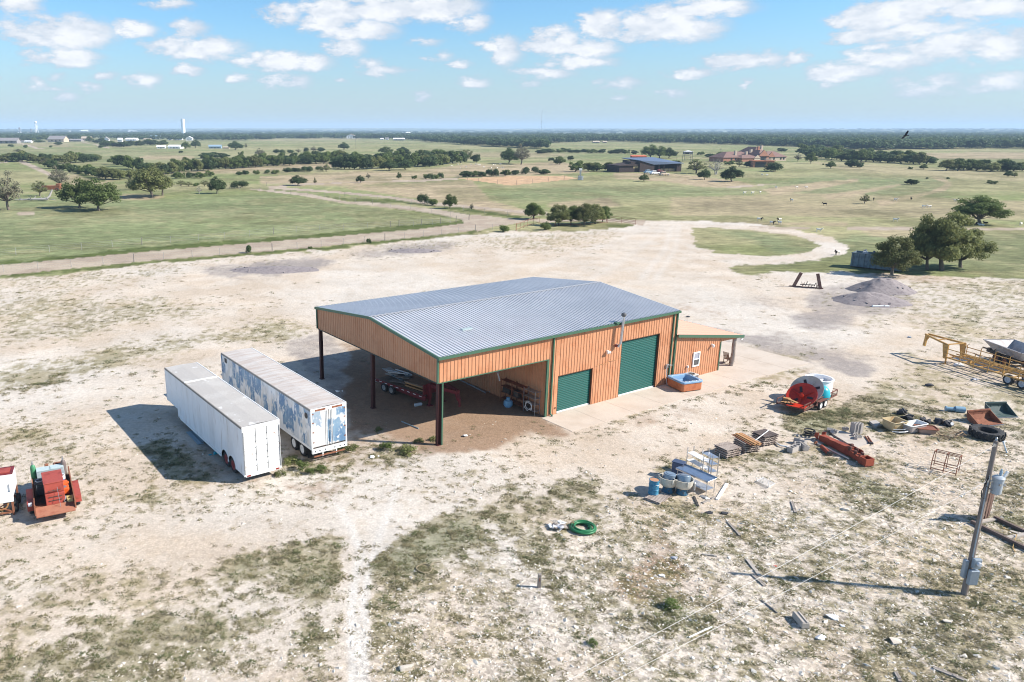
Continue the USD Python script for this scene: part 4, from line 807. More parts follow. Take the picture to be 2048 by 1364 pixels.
def row(pts, step, h, w, kindset, label, group, jy=1.5, seed=1, cat='tree', name='tree'):
    rng = random.Random(seed); p = np.array(pts, float); seg = np.r_[0, np.cumsum(np.hypot(*np.diff(p, axis=0).T))]
    s = 0.0
    while s < seg[-1]:
        x = np.interp(s, seg, p[:, 0]); y = np.interp(s, seg, p[:, 1]) + rng.uniform(-jy, jy)
        f, kd = rng.uniform(.75, 1.2), None
        wf, kd = rng.uniform(.8, 1.25), rng.choice(kindset); t3 = min(2, int(3 * s / seg[-1]))
        lab = '%s %s %s, %s part' % ('taller' if f > .97 else 'lower', TONE[kd], label, ('left', 'middle', 'right')[t3 if p[-1, 0] > p[0, 0] else 2 - t3])
        tree(x, y, h * f, w * wf, kd, lab, group, cat, name)
        s += step * rng.uniform(.75, 1.3)
TONE = {'hedge0': 'green', 'hedge1': 'dark', 'hedge2': 'olive', 'bush0': 'shrubby', 'bush1': 'bushy', 'sparse0': 'grey', 'sparse1': 'thin', 'oak0': 'spreading', 'oak1': 'domed'}
HD = ['hedge0', 'hedge1', 'hedge2', 'hedge0']
row([(360, 344), (470, 336), (580, 330), (700, 324)], 11, 25, 25, HD, 'tree in the long hedgerow across the left', 'long hedgerow trees', seed=2)
row([(352, 336), (470, 329), (580, 324), (690, 318)], 13, 21, 24, ['hedge1', 'hedge0'], 'tree in the long hedgerow across the left', 'long hedgerow trees', seed=3)
row([(-20, 322), (60, 324), (130, 326), (200, 323)], 12, 22, 26, HD, 'tree in the far left copse beyond the dirt track', 'copse beyond the dirt track', seed=4)
row([(90, 334), (140, 343), (200, 355)], 14, 19, 24, ['hedge1', 'hedge0', 'sparse1'], 'tree along the dirt track bend at left', 'trees along the dirt track', seed=5)
row([(212, 357), (234, 362), (262, 356)], 17, 26, 32, ['hedge0', 'hedge2'], 'tree in the thicket behind the big spreading oak', 'thicket behind the spreading oak', seed=6)
row([(232, 330), (262, 338), (300, 346), (345, 348)], 13, 28, 28, HD, 'tree in the wood at the left hedgerow end', 'wood at the hedgerow end', seed=7)
row([(352, 358), (424, 354)], 14, 13, 20, ['hedge0', 'bush1'], 'tree in the shrub belt before the hedgerow', 'shrub belt', seed=8)
row([(478, 350), (560, 346)], 17, 10, 17, ['bush1', 'bush0', 'hedge1'], 'shrub in the broken belt on the tan slope', 'shrubs on the tan slope', seed=9)
row([(575, 344), (660, 342)], 16, 12, 18, ['hedge1', 'bush1', 'sparse1'], 'shrub tree in the right belt on the tan slope', 'right shrubs on the tan slope', seed=10)
row([(362, 372), (425, 371)], 15, 11, 18, ['bush0', 'sparse1'], 'shrub between the spreading oak and the compact tree', 'shrubs at the field edge', seed=11)
row([(553, 306), (600, 306), (655, 304)], 13, 9, 13, ['hedge1', 'bush1', 'sparse0'], 'tree in the loose row above the hedgerow', 'loose row above the hedgerow', seed=12)
row([(676, 338), (720, 338), (770, 336), (840, 334), (900, 328), (925, 324)], 12, 29, 28, HD, 'tree in the broad creek wood in the middle distance', 'creek wood trees', seed=13)
row([(690, 326), (760, 322), (830, 320), (900, 316)], 13, 23, 25, ['hedge1', 'hedge0'], 'tree in the broad creek wood in the middle distance', 'creek wood trees', seed=14)
row([(779, 340), (806, 341), (829, 339)], 26, 26, 32, ['oak1', 'oak0'], 'tree at the near edge of the creek wood', 'front trees of the creek wood', seed=15)
row([(852, 358), (890, 358)], 13, 12, 17, ['bush1', 'bush0'], 'shrub left of the sandy arena', 'shrubs left of the arena', seed=16)
row([(931, 354), (960, 352), (991, 352), (1035, 349), (1068, 347), (1090, 347)], 17, 14, 22, ['hedge0', 'hedge1', 'bush1'], 'shrub tree along the far side of the sandy arena', 'shrub trees behind the arena', seed=17)
row([(1150, 344), (1175, 342), (1199, 342), (1226, 341)], 20, 25, 30, ['hedge0', 'hedge2'], 'tree in the row between arena and dark barn', 'row of trees left of the barn', seed=18, jy=.8)
row([(1300, 316), (1330, 317), (1354, 316)], 21, 23, 34, ['oak1', 'oak1', 'oak0'], 'oak behind the dark barn', 'oaks behind the barn', seed=19, jy=.6)
row([(1082, 306), (1150, 305), (1220, 307), (1275, 309)], 13, 10, 18, ['hedge1', 'hedge0'], 'tree in the far belt left of the barn oaks', 'far belt behind the barn', seed=20)
row([(1611, 311), (1690, 322), (1789, 325), (1864, 329)], 13, 25, 30, HD, 'tree in the thick line beyond the brick house', 'tree line beyond the brick house', seed=21)
row([(1620, 303), (1700, 312), (1800, 316), (1850, 318)], 18, 18, 28, ['hedge1', 'hedge0'], 'tree in the thick line beyond the brick house', 'tree line beyond the brick house', seed=22)
row([(1915, 340), (1957, 341), (2060, 344)], 15, 24, 30, HD, 'tree in the line at the right edge of the pasture', 'right edge tree line', seed=23)
row([(205, 286), (178, 285)], 12, 12, 17, ['hedge1', 'hedge0'], 'tree by the second white drive', 'trees by the second drive', seed=24)
row([(210, 294), (250, 293), (300, 291), (325, 290)], 12, 14, 19, ['hedge1', 'hedge0'], 'tree in the grove left of the white barns', 'grove left of the white barns', seed=25)
row([(-5, 281), (60, 281), (150, 279), (180, 281)], 14, 11, 18, ['hedge1', 'hedge0'], 'tree standing among the far houses at left', 'trees among the far houses', seed=26)
tree(331, 289, 8, 11, 'hedge1', 'single dark tree at the right of the grove by the white barns')
for (x, y, h, w, lab) in [(582, 925, 18, 34, 'at the rear right corner of the white trailer'), (603, 940, 24, 30, 'tallest one between the two box trailers'), (622, 948, 16, 26, 'just left of the blue patched trailer bumper'), (690, 905, 22, 36, 'at the right corner of the blue patched trailer'), (775, 900, 20, 36, 'left of the corner post on the shade edge'), (818, 905, 20, 40, 'nearest to the corner post of the carport'), (838, 885, 12, 22, 'between the corner post and the lying pipe'),
        (710, 898, 14, 22, 'second right of the blue patched trailer'), (758, 862, 12, 18, 'in the shade edge right of the middle column'), (868, 880, 12, 20, 'touching the foot of the corner post'), (560, 950, 14, 26, 'below the rear of the white trailer'), (640, 942, 16, 28, 'below the blue patched trailer guard'), (1184, 1288, 16, 26, 'alone on the stones at the bottom centre'), (1340, 1215, 22, 40, 'in the green patch under the overhead wires')]:
    tree(x, y, h, w, TREES.choice(['weed0', 'weed1']), 'leafy green weed clump ' + lab, None, 'weed', 'weed_clump')

def forest():
    """Far woods that read as one mass."""
    rng = np.random.default_rng(5)
    def wood(name, label, cat, edge, y1, n, keep=None, hm=(7, 11)):
        e = np.array(edge, float); x = rng.uniform(e[0, 0], e[-1, 0], n); y0 = np.interp(x, e[:, 0], e[:, 1])
        t = rng.uniform(0, 1, n) ** 1.15; y = y1 + (y0 - y1) * t
        pts = np.array([at(a, b) for a, b in zip(x, y)])
        if keep is not None:
            ok = keep(x, y, pts); pts = pts[ok]
        pts[:, 2] = gz(pts[:, 0], pts[:, 1])
        h = rng.uniform(hm[0], hm[1], len(pts)); w = h * rng.uniform(1.2, 2.0, len(pts)) * (1 + np.clip((np.hypot(pts[:, 0], pts[:, 1]) - 2500) / 3000, 0, 1.5))
        pi = UsdGeom.PointInstancer.Define(stage, numbered('/World/' + name))
        shapes = []
        for k in range(4):
            r = np.random.default_rng(70 + k); cen = [(r.uniform(-.32, .32), r.uniform(-.32, .32), r.uniform(.4, .68)) for _ in range(7)]; rad = r.uniform(.2, .34, 7)
            v, f = leaves(r, cen, rad, 190, .13, .8); v[:, 2] = np.maximum(v[:, 2], 0)
            p = str(pi.GetPath()) + '/canopy' + ('_%03d' % k if k else '')
            usdkit.mesh(stage, p, (v, f), LEAF['far']); shapes.append(p)
        pi.CreatePrototypesRel().SetTargets([Sdf.Path(s) for s in shapes])
        pi.CreateProtoIndicesAttr(Vt.IntArray.FromNumpy(rng.integers(0, 4, len(pts)).astype(np.int32)))
        pi.CreatePositionsAttr(Vt.Vec3fArray.FromNumpy(pts.astype(np.float32)))
        pi.CreateScalesAttr(Vt.Vec3fArray.FromNumpy(np.stack([w, w, h * 1.08], 1).astype(np.float32)))
        a = rng.uniform(0, math.pi, len(pts))
        pi.CreateOrientationsAttr(Vt.QuathArray([Gf.Quath(float(math.cos(z)), 0, 0, float(math.sin(z))) for z in a]))
        meta(pi, label, cat, kind='stuff')
    nz = lambda pts, s, k: meshkit.fbm(np.c_[pts[:, :2] * s, 0 * pts[:, 0]], 3, k)
    wood('far_wood', 'bluish far forest filling the right horizon', 'forest', [(1050, 288), (1193, 283), (1380, 287), (1615, 294), (1734, 300), (1830, 299), (1900, 298), (2100, 297)], 263.0, 6800,
         lambda x, y, p: ~((y > 266) & (y < 272) & (x < 1260) & (nz(p, .0016, 3) > .45)) & ~((x < 1500) & (y < 270) & (nz(p, .0013, 9) > .56)))
    wood('town_wood', 'tree mass of the small town along the left horizon', 'forest', [(-60, 280), (180, 279), (330, 281), (480, 281), (560, 279), (680, 277), (810, 279), (871, 286), (988, 294), (1090, 298)], 263.2, 5200,
         lambda x, y, p: (nz(p, .004, 12) < np.where(y < 268, .60, .56)) | (y > np.interp(x, [0, 780, 871, 988, 1090], [400, 275, 278, 286, 291])))
forest()
# ------------------------------------------------------------------ things in the yard
def frame(a, b, z=0.0):
    """Origin, turn and length of the line between two pixels at height z, on the ground plan."""
    A, B = at(*a, z), at(*b, z); d = B - A
    return np.array([A[0], A[1], 0]), math.atan2(d[1], d[0]), math.hypot(d[0], d[1])

RUST_RED = look('faded_red_paint', alb(196, 92, 78), .55, c2=alb(170, 74, 62), scale=1.2, c3=alb(150, 88, 66), scale3=4, lo3=.58, hi3=.7, var=.1)
MAROON = look('maroon_paint', (.16, .022, .026), .5, c2=(.10, .02, .02), scale=3, var=.15)
YELLOW = look('yellow_paint', alb(222, 176, 104), .6, c2=alb(204, 154, 90), scale=3, c3=alb(160, 100, 60), scale3=7, lo3=.62, hi3=.74, var=.1)
BLUE = look('blue_paint', alb(60, 140, 178), .5, c2=alb(84, 160, 190), scale=4, c3=alb(150, 110, 84), scale3=5, lo3=.6, hi3=.72, var=.1)
TEAL = look('teal_plastic', alb(48, 196, 214), .35, var=.05)
REDPL = look('red_plastic', alb(226, 66, 40), .35, c2=alb(206, 58, 40), scale=1.5, var=.06)
CREAM = look('cream_plastic', alb(236, 228, 212), .4, c2=alb(222, 210, 190), scale=1.3, var=.05)
ALU = look('aluminium', (.55, .56, .58), .3, .75, c2=(.45, .45, .46), scale=2, var=.08)
CHROME = look('stainless', (.50, .52, .56), .22, .9, c2=(.42, .44, .48), scale=3, var=.06)
DARKSTEEL = look('dark_steel', (.05, .045, .04), .7, c2=(.10, .06, .045), scale=4, var=.2)
ORANGEPL = look('orange_plastic', alb(240, 110, 50), .45, var=.08)
BLOCK = look('cinder_block', alb(206, 198, 190), .95, var=.1, bump=.4)
PALLETW = look('pallet_boards', alb(214, 198, 184), .9, c2=alb(176, 158, 146), scale=1.2, stretch=(1, 6, 6), var=.18)
PALLETD = look('old_pallet_boards', alb(136, 122, 116), .9, c2=alb(104, 92, 88), scale=1.2, stretch=(1, 6, 6), var=.18)

# --- two box trailers
def paint_blocks():
    """White body with rectangular remains of blue lettering paint."""
    n = {'tc': ('texture_coordinate', {}), 'mp': ('mapping', {'scale': (1.0, 1.15, .62)}), 'w': ('noise_texture', {'scale': 3.0, 'detail': 5.0}), 'ws': ('vector_math', {'math_type': 'multiply_add', 'vector2': (.55, .55, .55)}),
         'v': ('voronoi_texture', {'metric': 'chebychev', 'scale': 1.0, 'randomness': .8}), 'sc': ('separate_color', {}), 'gt': ('map_range', {'from_min': .26, 'from_max': .30, 'clamp': True}),
         'e': ('voronoi_texture', {'metric': 'chebychev', 'feature': 'f1', 'scale': 1.0, 'randomness': .8}), 'ge': ('map_range', {'from_min': .52, 'from_max': .44, 'clamp': True}), 'mm': ('math', {'math_type': 'multiply'}),
         'n2': ('noise_texture', {'scale': 5.0, 'detail': 7.0, 'roughness': .7}), 'g2': ('map_range', {'from_min': .38, 'from_max': .45, 'clamp': True}), 'm2': ('math', {'math_type': 'multiply'}),
         'bl': ('mix_color', {'a': alb(112, 150, 186), 'b': alb(150, 182, 206)}), 'n3': ('noise_texture', {'scale': 1.7, 'detail': 3.0}), 'g3': ('map_range', {'from_min': .42, 'from_max': .62, 'clamp': True}),
         'wh': ('mix_color', {'a': (.66, .66, .65), 'b': (.55, .53, .50)}), 'c': ('mix_color', {}), 'ru': ('mix_color', {'b': alb(170, 110, 76)}), 'gr': ('map_range', {'from_min': .64, 'from_max': .70, 'clamp': True}), 'n4': ('noise_texture', {'scale': 2.6, 'detail': 8.0, 'roughness': .75}),
         'p': ('principled_bsdf', {'roughness': .5, 'specular_ior_level': .35})}
    l = [('tc.object', 'mp.vector'), ('mp.vector', 'w.vector'), ('w.color', 'ws.vector1'), ('mp.vector', 'ws.vector3'), ('ws.vector', 'v.vector'), ('ws.vector', 'e.vector'), ('v.color', 'sc.color'), ('sc.r', 'gt.value'), ('e.distance', 'ge.value'), ('gt.result', 'mm.value1'), ('ge.result', 'mm.value2'), ('mp.vector', 'n2.vector'), ('n2.fac', 'g2.value'), ('mm.value', 'm2.value1'), ('g2.result', 'm2.value2'),
         ('mp.vector', 'n3.vector'), ('n3.fac', 'g3.value'), ('g3.result', 'bl.fac'), ('g3.result', 'wh.fac'), ('wh.result', 'c.a'), ('bl.result', 'c.b'), ('m2.value', 'c.fac'), ('c.result', 'ru.a'), ('mp.vector', 'n4.vector'), ('n4.fac', 'gr.value'), ('gr.result', 'ru.fac'), ('ru.result', 'p.base_color')]
    return usdkit.material(stage, '/World/Looks/white_with_blue_remains', n, l, surface='p.BSDF')
PATCHED = paint_blocks()
TRWHITE = look('trailer_white', (.72, .72, .72), .45, c2=(.66, .65, .64), scale=.8, c3=alb(200, 182, 170), scale3=1.6, lo3=.58, hi3=.78, var=.05, stretch=(1, 1.6, .25))
TRREAR = look('trailer_rear_white', (.74, .74, .72), .45, c3=alb(176, 126, 96), scale3=3.0, lo3=.60, hi3=.70, var=.04)
TRROOF = look('trailer_roof_grey', alb(214, 208, 200), .6, c2=alb(222, 217, 209), scale=.5, c3=alb(250, 248, 244), scale3=1.3, lo3=.615, hi3=.635, var=.05)
TRROOF2 = look('trailer_roof_streaked', alb(232, 226, 219), .6, c2=alb(214, 197, 184), scale=1.2, stretch=(.4, 3, 1), lo=.42, hi=.66, c3=alb(186, 160, 142), scale3=1.4, lo3=.58, hi3=.75, var=.05)

def box_trailer(t, L, W, Hh, zb, side, rear, roof, drop=None):
    """x to the right, y forward from the rear doors, origin on the ground under the middle of the rear."""
    w = W / 2; nP = 12; pl = L / nP
    zf = lambda y: (drop[1] if drop and y > L - drop[0] else zb)
    for sx in (-1, 1):
        for k in range(nP):
            y0, y1 = k * pl, (k + 1) * pl
            z0 = zf((y0 + y1) / 2)
            if drop and y0 < 3.8 and y1 > 1.1:
                from shapely.geometry import box as sbox, Point
                g = sbox(y0 + .004, z0, y1 - .004, Hh - .10)
                for yw in (1.9, 3.05): g = g.difference(Point(yw, .56).buffer(.61, quad_segs=10))
                m = MB()
                for gg in getattr(g, 'geoms', [g]): m.prism(list(gg.exterior.coords)[:-1], sx * w - .012, sx * w + .012, YZ)
            else: m = MB().span((sx * w - .012, y0 + .004, z0), (sx * w + .012, y1 - .004, Hh - .10))
            obj('side_panel', m, side, t)
            obj('side_post', MB().span((sx * (w + .012) - .008, y1 - .03, 1.2 if drop and y1 < 3.9 else z0), (sx * (w + .012) + .008, y1 + .03, Hh - .10)), side, t)
        obj('top_rail', MB().span((sx * w - .03, 0, Hh - .12), (sx * w + .028, L, Hh + .02)), look('rail_grey', (.20, .185, .17), .6, var=.2) if sx < 0 else TRREAR, t)
        obj('bottom_rail', MB().span((sx * w - .03, 3.72 if drop else 0, zb - .06), (sx * w + .026, L - (drop[0] if drop else 0), zb + .10)), rear, t)
    ns = 2 if drop else 5
    ys = np.linspace(0.02, L, ns + 1) if not drop else np.array([.02, L * .70, L])
    for k in range(len(ys) - 1):
        obj('roof_sheet', MB().add([(-w, ys[k], Hh), (0, ys[k], Hh + .045), (w, ys[k], Hh), (-w, ys[k + 1] - .01, Hh), (0, ys[k + 1] - .01, Hh + .045), (w, ys[k + 1] - .01, Hh)], [(0, 1, 4, 3), (1, 2, 5, 4)]), roof, t)
        if k and drop: obj('roof_seam', MB().span((-w, ys[k] - .12, Hh + .02), (w, ys[k] + .12, Hh + .055)), TRREAR, t)
    obj('front_wall', MB().span((-w, L - .03, zf(L)), (w, L + .03, Hh)), side, t)
    obj('floor', MB().span((-w, 0, zb), (w, L, zb + .08)) if not drop else MB().span((-w, 3.7, zb), (w, L - drop[0], zb + .08)).span((-w + .4, 0, zb), (w - .4, 3.7, zb + .08)), DARKSTEEL, t)
    obj('chassis_beam', MB().span((-.55, .6, zb - .28), (-.42, L - 1, zb)).span((.42, .6, zb - .28), (.55, L - 1, zb)), DARKSTEEL, t)
    return zb

def trailers():
    # white one
    rz = math.atan2(at(329, 735, 3.7)[1] - at(482, 855, 3.7)[1], at(329, 735, 3.7)[0] - at(482, 855, 3.7)[0]) - math.pi / 2
    c = (at(482, 855, 3.7) + at(558.6, 839, 3.7)) / 2
    t = thing('box_trailer', 'plain white box trailer with patched grey roof and red rimmed wheels', 'trailer', (c[0], c[1], 0), rz)
    L, W, Hh, zb = 14.6, 2.48, 3.70, .52
    box_trailer(t, L, W, Hh, zb, TRWHITE, TRREAR, TRROOF, drop=(2.9, 1.15))
    w = W / 2
    obj('front_bulkhead', MB().span((-w, L - 2.9, .52), (w, L - 2.85, 1.16)), TRWHITE, t)
    # rear: rows of door panels in three columns, hinge lines, frame
    obj('rear_frame', MB().span((-w, -.05, zb - .05), (-w + .09, .03, Hh)).span((w - .09, -.05, zb - .05), (w, .03, Hh)).span((-w + .09, -.05, Hh - .22), (w - .09, .03, Hh)).span((-w + .09, -.07, zb - .1), (w - .09, .03, zb + .12)), TRREAR, t)
    d = obj('rear_door', MB().span((-w + .09, -.01, zb + .12), (w - .09, .03, Hh - .22)), look('door_joint', (.30, .28, .26), .8), t)
    nr = 7
    for i in range(nr):
        z0 = zb + .13 + i * (Hh - .36 - zb) / nr; z1 = z0 + (Hh - .36 - zb) / nr - .028
        for x0, x1 in ((-w + .1, -.395), (-.365, .345), (.375, w - .1)):
            obj('door_panel', MB().box(((x0 + x1) / 2, -.028, (z0 + z1) / 2), (x1 - x0 - .012, .03, z1 - z0), bev=.008), TRREAR, d)
    for xx in (-.385, .365):
        for i in range(nr - 1):
            obj('hinge', MB().box((xx, -.05, zb + .12 + (i + 1) * (Hh - .36 - zb) / nr), (.05, .03, .11)), STEEL, d)
    lt = look('tail_lamp_red', (.25, .03, .02), .4)
    for s in (-1, 1):
        obj('tail_lamp', MB().box((s * (w - .28), -.085, zb - .02), (.24, .02, .09)), lt, t)
        obj('door_rod', MB().tube([(s * (w - .05), -.08, zb + .1), (s * (w - .05), -.08, Hh - .3)], .018, 6), STEEL, t)
    red_rim = look('red_rim', (.22, .035, .03), .6, var=.2)
    for s in (-1, 1):
        for y in (1.9, 3.05):
            wheel(t, (s * (w - .20), y, .52), .52, .3, TYRE, red_rim, axis='x')
            obj('wheel_arch', MB().lathe([(.60, -.012), (.66, -.012), (.66, .012), (.60, .012)], 16, (s * (w + .014), y, .56), roty(math.pi / 2), a0=math.pi / 2, a1=math.pi * 3 / 2), TRREAR, t)
    for k in range(9):
        y = 2.0 + k * 1.25
        if y > 4: obj('marker_lamp', MB().box((-w - .022, y, zb + .06), (.012, .10, .05)), BLACK, t)
    for s in (-1, 1): obj('landing_leg', MB().span((s * .7 - .06, L - 3.2, 0.03), (s * .7 + .06, L - 3.08, 1.2)).span((s * .7 - .15, L - 3.28, 0), (s * .7 + .15, L - 3.0, .03)), DARKSTEEL, t)
    # blue patched one
    c = (at(619, 820, 3.75) + at(693, 804, 3.75)) / 2
    t = thing('box_trailer', 'old white box trailer with blue paint remains on its side and doors', 'trailer', (c[0], c[1], 0), rz - .01)
    L, W, Hh, zb = 15.6, 2.62, 3.75, 1.02
    w = W / 2
    box_trailer(t, L, W, Hh, zb, PATCHED, TRREAR, TRROOF2)
    obj('rear_frame', MB().span((-w, -.05, zb - .05), (-w + .1, .03, Hh)).span((w - .1, -.05, zb - .05), (w, .03, Hh)).span((-w + .1, -.05, Hh - .2), (w - .1, .03, Hh)), TRREAR, t)
    for k, (x0, x1) in enumerate(((-w + .1, -.02), (.02, w - .1))):
        d = obj('rear_door', MB().box(((x0 + x1) / 2, -.02, (zb + .1 + Hh - .2) / 2), (x1 - x0, .04, Hh - .3 - zb), bev=.01), PATCHED, t)
        xr = x1 - .12 if k == 0 else x0 + .12
        for q in (0, .1):
            obj('lock_rod', MB().tube([(xr + (q if k else -q), -.06, zb + .06), (xr + (q if k else -q), -.06, Hh - .24)], .018, 6), TRREAR, d)
        for zz in (zb + .45, zb + 1.15, zb + 1.8, zb + 2.4):
            obj('hinge', MB().box((x0 + .04 if k == 0 else x1 - .04, -.05, zz), (.12, .03, .07)), RUST, d)
        obj('header_plate', MB().box(((x0 + x1) / 2, -.056, Hh - .11), (.75, .02, .12)), RUST, t)
    obj('bumper', MB().span((-w + .02, -.09, zb - .32), (w - .02, .03, zb - .02)), TRREAR, t)
    for s in (-1, 1):
        for q in (.35, .75, 1.08): obj('lamp_hole', MB().lathe([(0, 0), (.045, 0), (.045, .01)], 10, (s * q, -.1, zb - .17), rotx(math.pi / 2)), BLACK, t)
        obj('guard_upright', MB().span((s * .5 - .04, -.04, .38), (s * .5 + .04, .04, zb - .3)), TRREAR, t)
    obj('underride_guard', MB().span((-1.15, -.05, .42), (1.15, .02, .50)), RUST, t)
    for s in (-1, 1):
        for y in (1.5, 2.75):
            wheel(t, (s * (w - .2), y, .5), .5, .32, TYRE, WHITE, axis='x')
        obj('mud_flap', MB().span((s * (w - .38), .62, .18), (s * (w - .02), .64, .85)), BLACK, t)
        obj('landing_leg', MB().span((s * .75 - .07, L - 2.6, 0.03), (s * .75 + .07, L - 2.46, 1.0)).span((s * .75 - .16, L - 2.7, 0), (s * .75 + .16, L - 2.36, .03)), DARKSTEEL, t)
    obj('side_vent', MB().lathe([(.16, 0), (.2, .02), (.2, .04), (.16, .04), (0, .02)], 14, (-w - .012, .55, Hh - .55), roty(-math.pi / 2)), DARKSTEEL, t)
    obj('side_vent', MB().box((-w - .025, 14.6, Hh - .4), (.03, .45, .36), bev=.01), DARKSTEEL, t)
trailers()

# --- metal sheets dropped beside the white trailer
a, b = at(371, 866), at(400, 896); rz = math.atan2(b[1] - a[1], b[0] - a[0])
t = thing('metal_sheets', 'pale blue grey metal panels dumped in the shade beside the white trailer', 'metal panels', (a[0] + .2, a[1] + .15, 0), rz)
for k in range(3):
    obj('panel', MB().box((1.35, .1 + k * .22 - .1, .05 + k * .035), (2.7 - k * .3, .42, .03), rotx(.06 * (k - 1))), look('pale_sheet', (.36, .46, .52), .4, .3, var=.1), t)
p = at(427, 910); t = thing('plastic_scrap', 'small turquoise plastic scrap on the ground near the white trailer wheels', 'scrap', (p[0], p[1], 0), .4)
obj('shell', MB().hull([(0, 0, 0), (.5, .05, 0), (.42, .3, .05), (.05, .28, .12), (.2, .1, .2)]), TEAL, t); obj('lid', MB().box((-.2, .1, .02), (.2, .16, .02)), TEAL, t)

# --- red equipment trailer with tools
def tool_trailer():
    A, rz, L0 = frame((71, 1026), (151, 1010), .55)
    W = L0
    P = at(66, 937, .9); Lt = math.hypot(P[0] - A[0], P[1] - A[1])
    t = thing('equipment_trailer', 'rusty red tool trailer with its ramp lowered and bed full of tools', 'trailer', A, rz)
    y1 = 4.6
    obj('deck', MB().span((0, .0, .50), (W, y1, .56)), RUST, t)
    for k in range(12):
        obj('deck_board', MB().span((.06, .9 + k * .3, .562), (W - .06, .9 + k * .3 + .28, .585)), look('dark_boards', (.10, .055, .04), .9, var=.2), t)
    obj('ramp', MB().box((W / 2, -.06, .56), (W - .06, .95, .05), rotx(.16)), look('rusty_plate', alb(196, 132, 104), .8, c2=alb(176, 108, 84), scale=2, var=.1), t)
    for s, x in ((-1, 0.0), (1, W)):
        obj('side_rail', MB().bar((x, -.3, 1.0), (x, y1, 1.0), .06, .06).bar((x, -.3, .56), (x, y1, .56), .07, .12), RUST, t)
        obj('side_sheet', MB().span((x - .015, -.2, .6), (x + .015, y1 - .3, .97)), RUST, t)
        for y in (-.2, 1.0, 2.2, 3.4, y1 - .05): obj('stake', MB().span((x - .035, y - .035, .5), (x + .035, y + .035, 1.05)), RUST, t)
        obj('fender', MB().span((x + s * .02 if s > 0 else x - .38, .7, .72), (x + .38 if s > 0 else x - .02, 2.9, .78)).span((x + .02 if s > 0 else x - .38, .66, .4), (x + .38 if s > 0 else x - .02, .7, .78)), RUST_RED, t)
        for y in (1.25, 2.3): wheel(t, (x + s * .2, y, .36), .36, .22, TYRE, WHITE, axis='x')
    obj('tail_lamp', MB().box((-.22, .55, .85), (.2, .1, .2), bev=.02), look('lamp_white', (.6, .62, .66), .4), t)
    obj('drawbar', MB().bar((.3, y1, .5), (W / 2, y1 + 1.3, .5), .1, .12).bar((W - .3, y1, .5), (W / 2, y1 + 1.3, .5), .1, .12), RUST, t)
    R = rotz(rz)
    def on(x, y, z=.588): return A + R @ np.array([x, y, z])
    q = thing('tool_chest', 'big red steel tool chest in the middle of the rusty tool trailer', 'tool chest', on(W * .53, .55), rz + .02)
    obj('lower_case', MB().box((0, .75, .36), (1.0, 1.7, .70), bev=.02), RUST_RED, q)
    obj('upper_case', MB().box((0, .8, 1.02), (1.0, 1.65, .58), bev=.02), RUST_RED, q)
    obj('lid', MB().box((0, .8, 1.335), (1.06, 1.72, .05), bev=.015), RUST_RED, q)
    for z in (.30, .52, .9): obj('drawer_pull', MB().box((0, -.12, z), (.7, .03, .03)), DARKSTEEL, q)
    obj('rod', MB().tube([(.2, -.5, .02), (.15, -.16, 1.1)], .012, 5), STEEL, q)
    for x, cc, lab, mt in ((.12, 3.95, 'green gas cylinder standing at the front left of the tool trailer', look('green_cylinder', (.06, .22, .11), .4)), (W - .28, 3.9, 'grey brown gas cylinder standing at the front right of the tool trailer', look('grey_cylinder', (.14, .11, .10), .5))):
        g = thing('gas_cylinder', lab, 'gas cylinder', on(x, cc), rz)
        obj('bottle', MB().lathe([(0, 0), (.15, 0), (.155, .04), (.155, 1.02), (.12, 1.16), (.05, 1.22), (0, 1.22)], 16), mt, g, smooth=40)
        obj('valve', MB().lathe([(.05, 1.2), (.05, 1.34), (.025, 1.36), (.025, 1.46), (0, 1.46)], 10), STEEL, g)
    g = thing('steel_cabinet', 'grey blue steel cabinet at the front of the tool trailer', 'cabinet', on(W * .5, 3.75), rz)
    obj('case', MB().box((0, 0, .45), (1.5, .55, .9), bev=.02), look('cabinet_grey', (.30, .36, .38), .45), g); obj('lid', MB().box((.38, 0, .93), (.72, .58, .05)), look('cabinet_pale', (.42, .50, .50), .4), g); obj('lid', MB().box((-.38, 0, .92), (.72, .58, .04)), look('cabinet_pale', (.42, .50, .50), .4), g)
    g = thing('spare_tyre', 'worn spare tyre lying behind the green cylinder on the tool trailer', 'tyre', on(.45, 3.2, .72), rz, rx=.1)
    wheel(g, (0, 0, 0), .38, .22, look('dusty_tyre', (.12, .10, .09), .9), RUST, axis='y'); 
    g = thing('welding_machine', 'dark machine with bars and hoses on the left of the tool trailer', 'welder', on(.42, 2.2), rz)
    m = MB()
    for x in (-.3, .3):
        for y in (-.4, .4): m.span((x - .02, y - .02, 0), (x + .02, y + .02, .85))
    m.span((-.32, -.42, .82), (.32, .42, .86)); obj('cage', m, DARKSTEEL, g); obj('motor', MB().box((0, 0, .35), (.5, .65, .5), bev=.06), look('motor_dark', (.05, .055, .06), .5), g); obj('hose', MB().tube([(.25 * math.cos(k * .8), .3 * math.sin(k * .8), .66 + .02 * k) for k in range(16)], .022, 5), look('white_hose', (.5, .5, .5), .5), g)
    g = thing('orange_winch', 'orange engine parts heaped on the right of the tool trailer', 'engine parts', on(W - .42, 1.75), rz)
    obj('block', MB().box((0, 0, .25), (.5, .6, .4), bev=.06), ORANGEPL, g); obj('cover', MB().lathe([(0, 0), (.2, 0), (.2, .25), (0, .3)], 12, (.02, .75, .2)), ORANGEPL, g); obj('bracket', MB().box((.1, .2, .55), (.35, .12, .12), rotz(.5)).box((-.1, 1.25, .45), (.3, .5, .3), rotz(.2)), ORANGEPL, g); obj('plate', MB().box((-.05, -.2, .5), (.3, .2, .05), rotz(.7)), STEEL, g)
